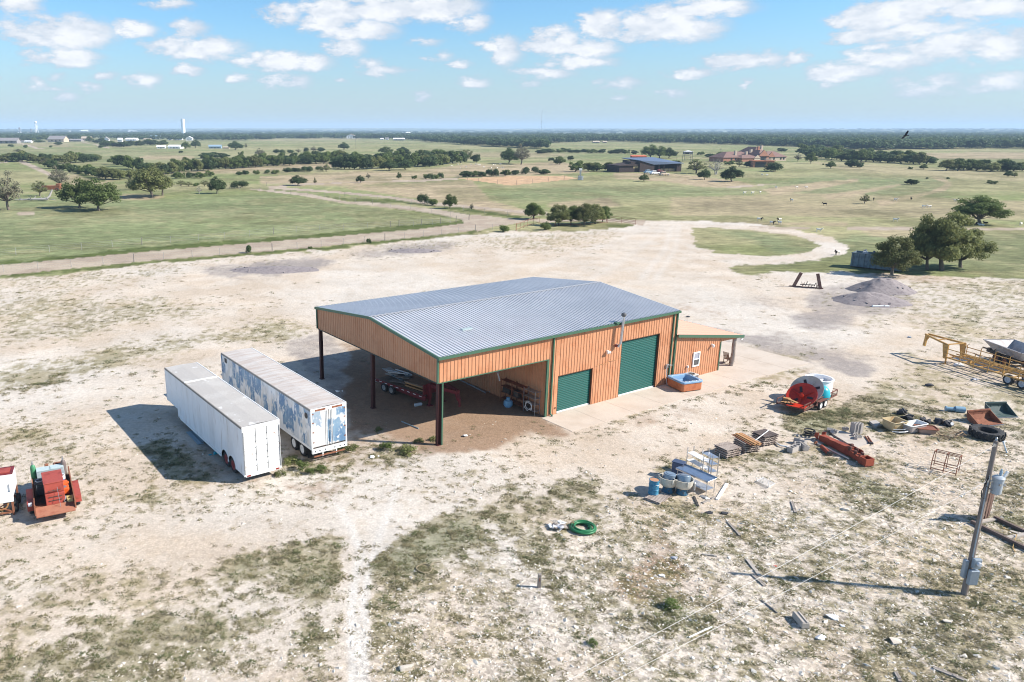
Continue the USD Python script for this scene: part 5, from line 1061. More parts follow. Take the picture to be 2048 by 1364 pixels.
    g = thing('steel_jug', 'silver grey jug lying on the right of the tool trailer', 'jug', on(W - .55, .75, .76), rz + .3, rx=0)
    obj('body', MB().lathe([(0, -.35), (.15, -.35), (.17, -.3), (.17, .12), (.09, .28), (.09, .36), (.06, .36)], 14, (0, 0, 0), rotx(math.pi / 2)), look('jug_grey', (.36, .38, .40), .35, .5), g, smooth=40); obj('handle', MB().tube([(0, -.1, .17), (0, -.05, .26), (0, .15, .26), (0, .2, .17)], .015, 5), STEEL, g)
    g = thing('yellow_crate', 'small pale yellow open crate at the rear right corner of the tool trailer', 'crate', on(W - .22, .55), rz)
    m = MB().span((-.15, -.2, 0), (.15, .2, .02)).span((-.15, -.2, 0), (-.13, .2, .28)).span((.13, -.2, 0), (.15, .2, .28)).span((-.15, -.2, 0), (.15, -.18, .28)).span((-.15, .18, 0), (.15, .2, .28)); obj('tub', m, look('pale_yellow', alb(236, 214, 150), .5), g); obj('rim', MB().span((-.17, -.22, .27), (-.12, .22, .29)).span((.12, -.22, .27), (.17, .22, .29)), look('pale_yellow', (0, 0, 0)), g)
    g = thing('white_hose_coil', 'white hose coil beside the red tool chest on the tool trailer', 'hose', on(W - .5, 2.75), rz)
    obj('coil', MB().tube([(.2 * math.cos(k * .5), .2 * math.sin(k * .5), .5 + .006 * k) for k in range(46)], .03, 6), WHITE, g); obj('reel', MB().lathe([(0, 0), (.18, 0), (.18, .5), (0, .5)], 12), look('blue_reel', (.05, .16, .42), .4), g)
    g = thing('pump_motor', 'rusty brown pump standing at the front of the tool trailer', 'pump', on(W * .42, 4.25), rz)
    obj('body', MB().lathe([(0, 0), (.16, 0), (.16, .7), (.1, .8), (0, .8)], 12), RUST, g); obj('flange', MB().box((0, 0, .9), (.22, .22, .2), bev=.03).box((.6, 0, .8), (.5, .3, .35), bev=.08), RUST, g)
    return t
tool_trailer()

def left_bin():
    A, rz, L0 = frame((-34, 1040), (32, 1030), 0)
    t = thing('red_white_tank_skid', 'white and red equipment box on a rusty frame cut off by the left edge', 'equipment box', A, rz)
    W = L0; d = 2.1
    m = MB()
    for x in (.1, W - .1):
        for y in (.1, d): m.span((x - .05, y - .05, 0), (x + .05, y + .05, .95))
    for y in (.1, d): m.bar((.1, y, .18), (W - .1, y, .18), .08).bar((.1, y, .9), (W - .1, y, .9), .1).bar((.1, y, .2), (W - .1, y, .88), .05).bar((W - .1, y, .2), (.1, y, .88), .05)
    obj('frame', m, RUST, t)
    obj('body', MB().box((W / 2, d / 2 + .1, 1.5), (W - .1, d, 1.1), bev=.05), look('box_white', (.70, .69, .67), .45, c3=alb(200, 160, 140), scale3=3, lo3=.66, hi3=.74, var=.05), t)
    obj('lid', MB().box((W / 2, d / 2 + .55, 2.08), (W - .1, d * .5, .08)), MAROON, t); obj('hatch', MB().box((W * .62, d * .72, 2.15), (W * .5, d * .32, .06)), RUST_RED, t)
    obj('shelf', MB().box((W / 2 + .1, -.12, 1.2), (W * .9, .3, .5), bev=.02), WHITE, t); obj('coil', MB().lathe([(.3, -.1), (.38, -.1), (.38, .1), (.3, .1), (.3, -.1)], 16, (W * .55, .7, .5), rotx(math.pi / 2)), WOOD_TAN, t); obj('hinge', MB().box((W - .1, .1, 1.45), (.06, .12, .9)), WHITE, t)
    for y in (.5, 1.6): wheel(t, (W + .0, y, .3), .3, .2, TYRE, RUST, axis='x')
left_bin()

# --- under the carport
def carport():
    A, rz, L0 = frame((752, 757), (846, 792), .85)
    W = 2.5
    t = thing('gooseneck_trailer', 'dark red gooseneck flatbed trailer parked in the shade of the carport', 'trailer', A, rz)
    L = L0
    obj('deck', MB().span((0, 0, .80), (L, W, .84)), look('deck_wood', (.16, .12, .09), .9, var=.2), t)
    for k in range(8): obj('deck_plank', MB().span((.1, .12 + k * .29, .842), (L - .1, .12 + k * .29 + .27, .868)), look('deck_wood', (0, 0, 0)), t)
    for y in (0, W):
        obj('side_rail', MB().span((0, y - .05, .66), (L + .3, y + .05, .88)), MAROON, t)
        for k in range(8):
            obj('reflector_tape', MB().span((.5 + k * L / 8.3, y - .058, .74), (.5 + k * L / 8.3 + .32, y + .058, .79)), WHITE, t)
    obj('rear_bar', MB().span((-.15, -.35, .55), (0, W, .75)), WHITE, t)
    for y in (.3, W - .3): obj('main_beam', MB().span((.3, y - .08, .35), (L, y + .08, .66)), MAROON, t)
    for y in (-.02, W + .02):
        for x in (1.15, 2.1): wheel(t, (x, y, .38), .38, .24, TYRE, STEEL, axis='y')
    m = MB()
    for y in (.55, W - .55):
        m.hull([(L - .1, y - .09, .5), (L - .1, y + .09, .5), (L + .35, y - .09, .5), (L + .35, y + .09, .5), (L - .05, y - .09, 1.75), (L - .05, y + .09, 1.75), (L + .3, y - .09, 1.75), (L + .3, y + .09, 1.75)])
        m.bar((L, y, 1.65), (L + 2.6, W / 2 + (y - W / 2) * .15, 1.55), .16, .26)
    obj('riser', m, MAROON, t)
    obj('headboard', MB().span((L - .14, .1, .85), (L - .06, W - .1, 1.7)), MAROON, t)
    obj('coupler', MB().bar((L + 2.4, W / 2, 1.55), (L + 2.75, W / 2, .95), .22, .26).bar((L + 2.75, W / 2, 1.0), (L + 2.8, W / 2, .45), .13), MAROON, t)
    for y in (.5, W - .5): obj('landing_leg', MB().span((L + .15, y - .06, .06), (L + .27, y + .06, .9)).span((L + .0, y - .2, 0), (L + .42, y + .2, .06)), MAROON, t)
    R = rotz(rz); on = lambda x, y, z=.87: A + R @ np.array([x, y, z])
    g = thing('plywood_stack', 'stack of plywood on pallets at the front of the red gooseneck trailer', 'plywood', on(L * .72, W * .46), rz + .06)
    for k in range(2): 
        for y in (-.5, 0, .5): obj('bearer', MB().span((-1.15, y - .06, .0 + k * .24), (1.15, y + .06, .1 + k * .24)), WOOD_TAN, g)
        for x in np.linspace(-1.1, 1.1, 9): obj('slat', MB().span((x - .05, -.6, .102 + k * .24), (x + .05, .6, .125 + k * .24)), WOOD_TAN, g)
    for k in range(5): obj('sheet', MB().box((.02 * k, .01 * (k % 2), .37 + k * .022), (2.44, 1.24, .019), rotz(.01 * (k - 2))), look('ply_brown', (.20, .15, .11), .8, c2=(.26, .2, .15), scale=2, var=.1), g)
    g = thing('scrap_lumber', 'heap of grey boards and sheet scraps over the rear axle of the red gooseneck trailer', 'scrap boards', on(L * .27, W * .52), rz)
    rng = np.random.default_rng(4); mats = [look('scrap_blue', (.20, .26, .30), .7, var=.1), WOOD_GREY, look('scrap_dark', (.09, .09, .09), .8, var=.2), look('scrap_pale', (.42, .42, .40), .7)]
    for k in range(14): obj('board', MB().box((rng.uniform(-1.2, 1.2), rng.uniform(-.8, .8), .06 + k * .045), (rng.uniform(.8, 2.0), rng.uniform(.15, .9), .03), rotz(rng.uniform(-.5, .5)) @ rotx(rng.uniform(-.06, .06))), mats[k % 4], g)
    for k in range(4): obj('pipe', MB().tube([(rng.uniform(-1.3, 0), rng.uniform(-.9, .9), .65), (rng.uniform(.2, 1.4), rng.uniform(-.9, .9), .72)], .03, 6), STEEL if k % 2 else WHITE, g)
    # shelving by the inner wall
    P0 = bld(CARP - .62, .55); g = thing('shelf_rack', 'row of thin metal storage shelves along the inner orange carport wall', 'shelf rack', P0, YAW)
    for sec in range(3):
        y0 = sec * 1.35
        for x in (0, .5):
            for y in (0, 1.25): obj('upright', MB().span((x - .018, y0 + y - .018, 0), (x + .018, y0 + y + .018, 1.95)), STEEL if sec == 0 else RUST, g)
        for z in (.35, .85, 1.35, 1.85): obj('shelf', MB().span((-.02, y0 - .02, z - .02), (.52, y0 + 1.27, z + .005)), STEEL if (sec == 0) else RUST, g)
    obj('box', MB().box((.2, 2.2, 1.12), (.4, .5, .5)).box((.25, 3.4, 1.05), (.4, .8, .4)).box((.25, 1.2, .55), (.35, .4, .35)), DARKSTEEL, g)
    g = thing('white_hose', 'pale hose looped over the end of the storage shelves', 'hose', P0 + rotz(YAW) @ np.array([-.1, .3, 0]), YAW)
    obj('loop', MB().tube([(-.06, .35 * math.cos(k * .6) + .2, .8 + .3 * math.sin(k * .6) - .01 * k) for k in range(18)], .022, 6), WHITE, g); obj('tail', MB().tube([(-.06, .5, .9), (-.1, .6, .5), (-.1, .3, .3), (-.02, 0, .6)], .022, 6), WHITE, g)
    p = at(1016, 813); g = thing('propane_tank', 'round blue gas tank at the foot of the storage shelves', 'tank', (p[0], p[1], 0))
    obj('body', MB().lathe([(0, .04), (.3, .06), (.36, .16), (.36, .4), (.3, .52), (.12, .56), (0, .56)], 18), look('tank_blue', (.18, .36, .52), .4), g, smooth=40); obj('collar', MB().lathe([(.14, .55), (.16, .75), (.15, .75), (.13, .56)], 14).lathe([(.26, 0), (.28, .08), (.26, .08)], 14), look('tank_blue', (0, 0, 0)), g)
    P1 = bld(CARP - .9, 4.6); g = thing('hanging_strip', 'pink grey strip hanging down in front of the inner carport wall', 'strip', P1, YAW)
    obj('strip', MB().span((-.06, -.16, 2.4), (.06, .16, EAVE - .5)), look('pink_strip', (.36, .25, .24), .8, var=.1), g); obj('tail', MB().bar((0, .05, 2.45), (0, -.25, 1.8), .1, .04), WHITE, g)
    A2, r2, L2 = frame((914, 757), (972, 786), .05); g = thing('ladder', 'long aluminium ladder lying on the carport floor', 'ladder', A2, r2)
    for y in (0, .42): obj('rail', MB().span((0, y - .02, .02), (max(L2, 4), y + .02, .12)), ALU, g)
    for k in range(14): obj('rung', MB().bar((.2 + k * .3, 0, .07), (.2 + k * .3, .42, .07), .03), ALU, g)
    p = at(836, 812); g = thing('white_canister', 'white canister lying on the carport floor', 'canister', (p[0], p[1], .13), .5)
    obj('body', MB().lathe([(0, -.3), (.12, -.3), (.13, -.27), (.13, .27), (.12, .3), (0, .3)], 14, (0, 0, 0), roty(math.pi / 2)), look('canister_grey', (.45, .5, .54), .4), g, smooth=40); obj('cap', MB().lathe([(0, .3), (.06, .3), (.06, .36), (0, .36)], 10, (0, 0, 0), roty(math.pi / 2)), WHITE, g)
    A3, r3, L3 = frame((803, 843), (837, 857), .04); g = thing('steel_pipe', 'grey blue pipe lying across the edge of the carport shade', 'pipe', (A3[0], A3[1], .05), r3)
    obj('pipe', MB().tube([(0, 0, 0), (L3, 0, 0)], .045, 8), look('pipe_blue', (.3, .37, .4), .4, .4), g); obj('coupling', MB().tube([(L3 * .48, 0, 0), (L3 * .53, 0, 0)], .065, 8), STEEL, g)
    for k, (x, y, lab) in enumerate([(675, 784, 'white bag scrap on the carport floor beside the left column'), (930, 873, 'pale chunk of limestone on the dirt before the carport'), (745, 915, 'white flat rag on the ground right of the blue patched trailer')]):
        p = at(x, y); rng = np.random.default_rng(k); g = thing('scrap', lab, 'scrap', (p[0], p[1], 0)); obj('piece', MB().hull(rng.uniform(-.22, .22, (12, 3)) * (1, .8, .35) + (0, 0, .07)), WHITE, g); obj('crumb', MB().hull(rng.uniform(-.08, .08, (8, 3)) + (.4, .1, .06)), WHITE, g)
carport()

# --- hot tub, air conditioner, chair
def porch_things():
    P = (at(1333.5, 751, .88) + at(1407, 761, .88)) / 2; a, b = at(1333.5, 751, .88), at(1373, 769, .88); rz = math.atan2((b - a)[1], (b - a)[0])
    S = 2.15; t = thing('hot_tub', 'square hot tub with pale blue shell and orange cladding on the apron', 'hot tub', (P[0], P[1], .03), rz)
    from shapely.geometry import box as sbox
    ring = lambda s, r: list(sbox(-s + r, -s + r, s - r, s - r).buffer(r, quad_segs=5).exterior.coords)[:-1]
    SH = look('tub_shell', alb(150, 190, 226), .25, var=.05); CL = look('tub_cladding', alb(222, 138, 92), .6, c2=alb(206, 122, 80), scale=2, var=.08)
    def loft(rings, name, mt, par, sm=50):
        v = [np.array([(x, y, z) for x, y in ring(s, r)]) for s, r, z in rings]; n = len(v[0]); f = []
        for i in range(len(v) - 1):
            for j in range(n): f.append((i * n + j, i * n + (j + 1) % n, (i + 1) * n + (j + 1) % n, (i + 1) * n + j))
        m = MB().add(np.vstack(v), f); return m
    obj('cladding', loft([(S / 2 - .07, .22, .06), (S / 2 - .05, .22, .08), (S / 2 - .05, .22, .72)], '', CL, t), CL, t, smooth=40)
    obj('base', MB().box((0, 0, .03), (S - .3, S - .3, .06)), DARKSTEEL, t)
    m = loft([(S / 2 - .05, .24, .70), (S / 2, .26, .72), (S / 2, .26, .84), (S / 2 - .03, .26, .88), (S / 2 - .22, .24, .88), (S / 2 - .27, .24, .84), (S / 2 - .34, .26, .5), (S / 2 - .5, .26, .44), (S / 2 - .58, .26, .2), (.2, .15, .17), (.02, .01, .17)], '', SH, t)
    sh = obj('shell', m, SH, t, smooth=45)
    for sx, sy in ((1, 1), (-1, -1), (1, -1)): obj('seat', MB().box((sx * .5, sy * .5, .4), (.5, .5, .16), bev=.06), SH, sh)
    obj('drain', MB().box((.3, .45, .3), (.3, .3, .25), bev=.08), look('tub_dark', (.03, .04, .05), .3), sh)
    for k in range(5): obj('pillow', MB().lathe([(0, 0), (.05, 0), (.05, .03), (0, .035)], 10, (S / 2 - .12, -.7 + k * .35, .88)), WHITE, sh)
    for k in range(3): obj('tap', MB().lathe([(0, 0), (.04, 0), (.04, .05), (0, .06)], 8, (-.6 + k * .4, S / 2 - .12, .88)), STEEL, sh)
    obj('pump_hose', MB().tube([(-S / 2 + .1, -.4, .1), (-S / 2 - .3, -.5, .08), (-S / 2 - .35, -.1, .08), (-S / 2 - .2, .6, .3)], .04, 6), BLACK, t); obj('pump', MB().lathe([(0, 0), (.12, 0), (.12, .2), (0, .2)], 12, (-S / 2 + .15, -S / 2 + .15, 0)), STEEL, t)
    P = bld(26.1, -.95, .02); t = thing('air_conditioner', 'grey outdoor air conditioner unit against the lean-to wall beside the hot tub', 'air conditioner', P, YAW)
    AC = look('ac_grey', (.36, .32, .29), .6, var=.08)
    obj('case', MB().box((0, 0, .4), (.85, .85, .72), bev=.03), AC, t); obj('top', MB().box((0, 0, .79), (.9, .9, .06), bev=.02), look('ac_top', (.46, .44, .41), .5), t)
    for s in (-1, 1): obj('fan_grille', MB().lathe([(0, .825), (.3, .825), (.3, .835), (0, .84)], 18) if s < 0 else MB().span((-.32, -.015, .84), (.32, .015, .85)), BLACK if s < 0 else STEEL, t)
    for k in range(12):
        z = .1 + k * .055; obj('louvre', MB().span((-.40, -.445, z), (.40, -.43, z + .03)), look('ac_dark', (.16, .13, .12), .6), t)
    obj('pad', MB().box((0, 0, .025), (1.0, 1.0, .05)), CONCRETE, t)
    p = at(1456, 726, .02); t = thing('rocking_chair', 'dark wooden rocking chair on the porch beside the log post', 'chair', (p[0], p[1], .02), YAW - math.pi / 2)
    CH = look('chair_wood', (.13, .075, .05), .7, c2=(.2, .12, .08), scale=4, var=.2)
    for s in (-1, 1):
        obj('rocker', MB().tube([(s * .3, -.5, .14), (s * .3, -.2, .04), (s * .3, .2, .03), (s * .3, .55, .12)], .03, 6), CH, t); obj('leg', MB().bar((s * .3, -.25, .05), (s * .3, -.28, .62), .05), CH, t); obj('leg', MB().bar((s * .3, .3, .05), (s * .3, .3, .66), .05), CH, t); obj('armrest', MB().box((s * .33, .05, .67), (.1, .72, .035)), CH, t)
    for k in range(5): obj('seat_slat', MB().box((0, -.25 + k * .13, .42), (.56, .11, .025)), CH, t)
    for k in range(5): obj('back_slat', MB().bar((-.24 + k * .12, -.3, .42), (-.24 + k * .12, -.52, 1.15), .08, .02), CH, t)
porch_things()

# --- utility trailer with plastic discs
def utility_trailer():
    A, rz, L = frame((1608, 815), (1674.5, 783), .7)
    B = at(1552, 805, .55); R = rotz(rz); w = (np.linalg.inv(R) @ (B - A))[1]; W = max(1.9, min(2.6, abs(w)))
    t = thing('utility_trailer', 'low tandem axle utility trailer loaded with red, cream and white plastic discs', 'trailer', A, rz)
    obj('deck', MB().span((0, 0, .46), (L, W, .5)), look('deck_wood', (0, 0, 0)), t)
    for k in range(10): obj('deck_plank', MB().span((.05, .03 + k * W / 10, .502), (L - .05, (k + 1) * W / 10 + .01, .525)), look('deck_wood', (0, 0, 0)), t)
    BR = look('trailer_brown', (.13, .055, .04), .7, var=.2)
    for y in (0, W):
        obj('top_rail', MB().bar((0, y, .86), (L, y, .86), .06), BR, t); obj('bottom_rail', MB().span((0, y - .04, .38), (L, y + .04, .5)), BR, t)
        for k in range(7): obj('stake', MB().span((k * L / 6 - .025, y - .025, .4), (k * L / 6 + .025, y + .025, .86)), BR, t)
    for x in (0, L): obj('end_rail', MB().bar((x, 0, .86), (x, W, .86), .05) if x else MB().bar((x, 0, .52), (x, W, .52), .08), BR, t)
    for s, y in ((-1, 0), (1, W)):
        for x in (L * .42, L * .42 + .8): wheel(t, (x, y + s * .16, .34), .34, .2, TYRE, WHITE, axis='y')
        obj('fender', MB().span((L * .42 - .45, min(y, y + s * .3), .70), (L * .42 + 1.25, max(y, y + s * .3), .74)).bar((L * .42 - .43, y + s * .15, .72), (L * .42 - .6, y + s * .15, .45), .28, .03, up=(0, 1, 0)), BR, t)
    obj('drawbar', MB().bar((L, .3, .45), (L + 1.2, W / 2, .45), .09).bar((L, W - .3, .45), (L + 1.2, W / 2, .45), .09), BR, t)
    on = lambda x, y, z=.53: A + R @ np.array([x, y, z])
    def dish(name, label, loc, r, mt, tilt, az, holes):
        g = thing(name, label, 'plastic disc', loc, az, ry=tilt)
        obj('bowl', MB().lathe([(0, .10), (r * .35, .12), (r * .8, .2), (r * .96, .3), (r, .3), (r, .26), (r * .84, .12), (r * .4, .03), (0, .0)], 36), mt, g, smooth=40)
        for k in range(holes):
            a = k * 2 * math.pi / holes + .5
            obj('slot', MB().box((r * .55 * math.cos(a), r * .55 * math.sin(a), .17), (r * .42, r * .16, .03), rotz(a) @ roty(-.12)), look('slot_dark', (.03, .02, .02), .6), g)
            obj('rib', MB().box((r * .5 * math.cos(a + .7), r * .5 * math.sin(a + .7), .17), (r * .6, .08, .1), rotz(a + .7)), mt, g)
        obj('hub', MB().lathe([(0, .1), (.2, .1), (.16, .3), (0, .32)], 14), mt, g)
        return g
    dish('red_disc', 'bright red plastic disc leaning at the rear of the utility trailer', on(L * .27, W * .42, .95), 1.12, REDPL, -.75, rz + .0, 3)
    dish('cream_disc', 'cream plastic disc with dark slots leaning behind the red one', on(L * .47, W * .5, 1.15), 1.22, CREAM, -.85, rz + .05, 4)
    g = thing('white_tub', 'tall round white plastic tub with spoked inside at the front of the utility trailer', 'tub', on(L * .80, W * .5), rz)
    obj('wall', MB().lathe([(.75, 0), (.98, .08), (1.02, .8), (.98, 1.2), (1.06, 1.25), (1.06, 1.32), (.94, 1.32), (.90, 1.2), (.92, .75), (.3, .6), (0, .58)], 34), look('tub_white', (.80, .79, .78), .4), g, smooth=40)
    for k in range(5): a = k * 1.257; obj('spoke', MB().box((.5 * math.cos(a), .5 * math.sin(a), .86), (.85, .12, .42), rotz(a)), look('tub_white', (0, 0, 0)), g)
    obj('hub', MB().lathe([(.2, .6), (.2, 1.1), (0, 1.12)], 14), look('tub_white', (0, 0, 0)), g)
    g = thing('teal_shell', 'turquoise plastic shell leaning between the cream disc and the white tub', 'plastic shell', on(L * .64, .38, .55), rz + .2, rx=-.25)
    obj('shell', MB().lathe([(0, 0), (.3, 0), (.62, .08), (.66, .3), (.5, .75), (.25, .95), (0, 1.0)], 20, (0, 0, 0), rotx(.35)), TEAL, g, smooth=40)
    for k in range(3): obj('opening', MB().box((-.3 + k * .3, -.38 - .05 * k, .5 + .05 * k), (.16, .26, .1), rotx(.4)), look('opening_dark', (.02, .06, .07), .5), g)
    g = thing('timber_offcuts', 'tan timber offcuts at the rear corner of the utility trailer', 'timber', on(.55, W - .55, .53), rz)
    for k in range(5): obj('board', MB().box((.0, -.1 * k, .06 + .05 * k), (.9, .2, .06), rotz(.5 * k - .8)), WOOD_TAN, g)
    obj('block', MB().box((.3, .2, .15), (.3, .5, .25), rotz(.3)), WOOD_TAN, g)
    g = thing('plastic_sheet', 'red plastic sheet lying flat at the open rear of the utility trailer', 'plastic sheet', on(.25, .6, .54), rz)
    obj('panel', MB().box((.2, .1, .03), (1.2, 1.3, .05), rotz(.2) @ roty(.05)), REDPL, g); obj('ring', MB().lathe([(.12, .06), (.2, .06), (.2, .1), (.12, .1), (.12, .06)], 16, (-.1, .55, 0)), BLACK, g)
utility_trailer()
# ------------------------------------------------------------------ right side of the yard
def G(px, py, z=0.0):
    p = at(px, py); p[2] = float(gz(p[0], p[1])) + z; return p

def hay_trailer():
    A, rz, L0 = frame((1883, 728), (2003, 766), 0.0)
    d = np.array([math.cos(rz), math.sin(rz)])
    n = np.array([-d[1], d[0]])                             # to the far side
    t = thing('hay_trailer', 'yellow pipe framed gooseneck hay bale trailer with black wheels', 'trailer', A, rz)
    W, L = 2.3, 11.5; zb, zt = .75, 1.55
    for y in (0, W):
        obj('side_beam', MB().span((0, y - .05, zb - .06), (L, y + .05, zb + .06)), YELLOW, t)
        obj('top_pipe', MB().tube([(0, y, zt), (L, y, zt)], .04, 6), YELLOW, t); obj('mid_pipe', MB().tube([(0, y, (zb + zt) / 2), (L, y, (zb + zt) / 2)], .03, 6), YELLOW, t)
        for k in range(9):
            x = .3 + k * L / 8.6
            obj('stanchion', MB().tube([(x, y, zb - .25), (x, y, zt + .22), (x + .12, y + (.1 if y else -.1), zt + .34)], .035, 6), YELLOW, t)
    for yy in (.75, W - .75): obj('cradle_pipe', MB().tube([(0, yy, zb + .1), (L, yy, zb + .1)], .05, 6), YELLOW, t)
    for k in range(8): obj('cross_beam', MB().bar((.4 + k * 1.5, 0, zb), (.4 + k * 1.5, W, zb), .08), YELLOW, t)
    for k in range(3):
        x = 2.6 + k * 3.0; obj('arm', MB().bar((x, .2, zb + .1), (x + .5, .9, zb + .55), .09, .14).bar((x, .2, zb + .1), (x, -.02, zb + .3), .14, .2), YELLOW, t)
    zn = 1.85
    for y, yf in ((.15, W * .42), (W - .15, W * .58)):
        obj('neck_leg', MB().hull([(-.05, y - .06, .55), (.25, y - .06, .55), (-.05, y + .06, .55), (.25, y + .06, .55), (-.35, y - .06, zn), (.25, y - .06, zn + .05), (-.35, y + .06, zn), (.25, y + .06, zn + .05)]), YELLOW, t)
        obj('neck_beam', MB().bar((.2, y, zn), (-3.0, yf, zn + .18), .1, .16), YELLOW, t)
    obj('neck_crossbar', MB().bar((.1, .1, zn + .05), (.1, W - .1, zn + .05), .1).bar((-1.3, .5, zn + .1), (-1.3, W - .5, zn + .1), .08), YELLOW, t)
    obj('coupler', MB().bar((-2.95, W / 2, zn + .2), (-3.05, W / 2, .85), .16, .22).bar((-2.7, W / 2, zn + .1), (-3.0, W / 2, 1.4), .1, .2), YELLOW, t)
    obj('jack', MB().span((.0, .3, 0.02), (.1, .4, .8)).span((-.1, .2, 0), (.2, .5, .03)), YELLOW, t)
    obj('axle_frame', MB().span((6.1, .3, .5), (8.5, .42, zb - .05)).span((6.1, W - .42, .5), (8.5, W - .3, zb - .05)), RUST, t)
    for y in (.1, W - .1):
        for x in (6.15, 7.35): wheel(t, (x, y, .45), .45, .28, TYRE, look('rim_grey', (.42, .44, .46), .5), axis='y')
hay_trailer()

def dump_bed():
    A, rz, L0 = frame((1972, 700), (2029, 722), 0.9)
    t = thing('dump_bed', 'aluminium spreader bed on a dark chassis behind the yellow hay trailer', 'spreader', A, rz)
    L, W = 4.2, 2.4; z0, z1 = 1.05, 1.85
    AL = look('dull_aluminium', alb(196, 190, 188), .45, .15, c2=alb(176, 168, 164), scale=1.5, var=.08)
    o = [(-.25, -.25), (L + .25, -.25), (L + .25, W + .25), (-.25, W + .25)]; i = [(.35, .35), (L - .3, .35), (L - .3, W - .35), (.35, W - .35)]
    for k in range(4):
        a, b, c, e = o[k], o[(k + 1) % 4], i[(k + 1) % 4], i[k]
        m = MB().quad((*a, z1), (*b, z1), (*c, z0), (*e, z0)); q = .04
        cx, cy = L / 2, W / 2; sh = lambda p: (p[0] + (cx - p[0]) * q / 1.5, p[1] + (cy - p[1]) * q / 1.2)
        m.quad((*sh(a), z1), (*sh(b), z1), (*sh(c), z0 + .03), (*sh(e), z0 + .03)); m.bar((*a, z1), (*b, z1), .09, .07)
        obj('side', m, AL, t)
    obj('floor', MB().span((.35, .35, z0 - .03), (L - .3, W - .35, z0 + .01)), AL, t)
    obj('chassis', MB().span((-.6, .5, .6), (L + .3, .65, .9)).span((-.6, W - .65, .6), (L + .3, W - .5, .9)).span((-.4, .4, .85), (-.1, W - .4, 1.05)).span((L * .5, .3, .6), (L * .6, W - .3, 1.05)).bar((.4, .2, .7), (.9, .2, 1.2), .08), DARKSTEEL, t)
    for y in (.25, W - .25):
        for x in (1.2, 2.3): wheel(t, (x, y, .45), .45, .3, TYRE, RUST, axis='y')
    obj('drawbar', MB().bar((-.6, W / 2, .7), (-2.0, W / 2, .6), .12), DARKSTEEL, t); obj('chute', MB().box((L + .45, W / 2, .95), (.5, 1.0, .5), roty(.4), .03), AL, t)
dump_bed()

def dumpster():
    A, rz, L = frame((1700, 534), (1772, 541), 0)
    L = 6.9; t = thing('dumpster', 'blue grey ribbed roll-off dumpster filled with trash under the small oak', 'dumpster', A, rz - .1)
    W, H = 2.4, 2.35
    DB = look('dumpster_blue', alb(128, 146, 156), .6, c2=alb(104, 120, 132), scale=1.5, c3=alb(140, 110, 90), scale3=3, lo3=.62, hi3=.74, var=.1)
    for nm, lo, hi in (('side', (0, -.03, .2), (L, .03, H)), ('side', (0, W - .03, .2), (L, W + .03, H)), ('front_wall', (-.03, .03, .2), (.03, W - .03, H)), ('gate', (L - .03, .03, .2), (L + .03, W - .03, H))): obj(nm, MB().span(lo, hi), DB, t)
    for k in range(9):
        x = .15 + k * (L - .3) / 8
        for y, s in ((-.03, -1), (W + .03, 1)): obj('rib', MB().span((x - .06, min(y, y + s * .1), .2), (x + .06, max(y, y + s * .1), H - .05)), DB, t)
    for k in range(4): obj('rib', MB().span((L + .03, .2 + k * .6, .2), (L + .12, .32 + k * .6, H - .05)), DB, t)
    obj('rim', MB().span((-.1, -.12, H - .08), (L + .1, .05, H)).span((-.1, W - .05, H - .08), (L + .1, W + .12, H)), DB, t); obj('floor', MB().span((0, 0, .12), (L, W, .24)), DARKSTEEL, t)
    R = rotz(rz - .1); rng = np.random.default_rng(8)
    labs = ['blue black plastic chair on the trash at the left end of the dumpster', 'white bags of trash heaped in the middle of the dumpster', 'pale boards and boxes heaped at the right end of the dumpster']
    for k, lab in enumerate(labs):
        g = thing('trash_heap', lab, 'trash', A + R @ np.array([1.2 + k * 2.2, W / 2, .26]), rz)
        for q in range(9): obj('piece', MB().hull(rng.uniform(-.45, .45, (9, 3)) * (1, .9, .8) + (rng.uniform(-.6, .6), rng.uniform(-.7, .7), .3 + q * .24)), [look('trash_navy', (.03, .05, .11), .5), WHITE, look('trash_grey', (.36, .36, .36), .7)][(k + q) % 3], g)
dumpster()

def implement():
    A, rz, L = frame((1580, 573), (1646, 578), 0)
    t = thing('rusty_implement', 'rusty farm implement with two upright leaning arms on the bare yard', 'implement', A, rz)
    RB = look('brown_rust', alb(146, 112, 98), .85, c2=alb(126, 90, 78), scale=3, var=.15)
    obj('base_bar', MB().span((-.1, -.15, .02), (L, .2, .14)), RB, t)
    for s, x, tilt in ((-1, .45, .38), (1, L - .35, -.28)): obj('arm', MB().bar((x, .0, .1), (x + tilt * 1.9, .3, 2.0), .42, .14, up=(0, 1, 0)), RB, t)
    m = MB()
    for k in range(6): a = (L * .38 + .35 * k, .1 + .25 * math.sin(k * 2.1), .2); m.bar(a, (a[0] + .2, .4, .62 + .2 * math.sin(k * 1.7)), .07)
    m.bar((L * .3, .3, .35), (L * .75, .35, .4), .1); obj('linkage', m, DARKSTEEL, t)
    obj('disc', MB().lathe([(0, -.04), (.4, -.02), (.4, .02), (0, .04)], 18, (L * .80, .2, .4), roty(math.pi / 2)), RB, t); obj('disc', MB().lathe([(0, -.04), (.36, -.02), (.36, .02), (0, .04)], 18, (L * .36, .25, .45), roty(math.pi / 2 - .3)), RB, t)
implement()

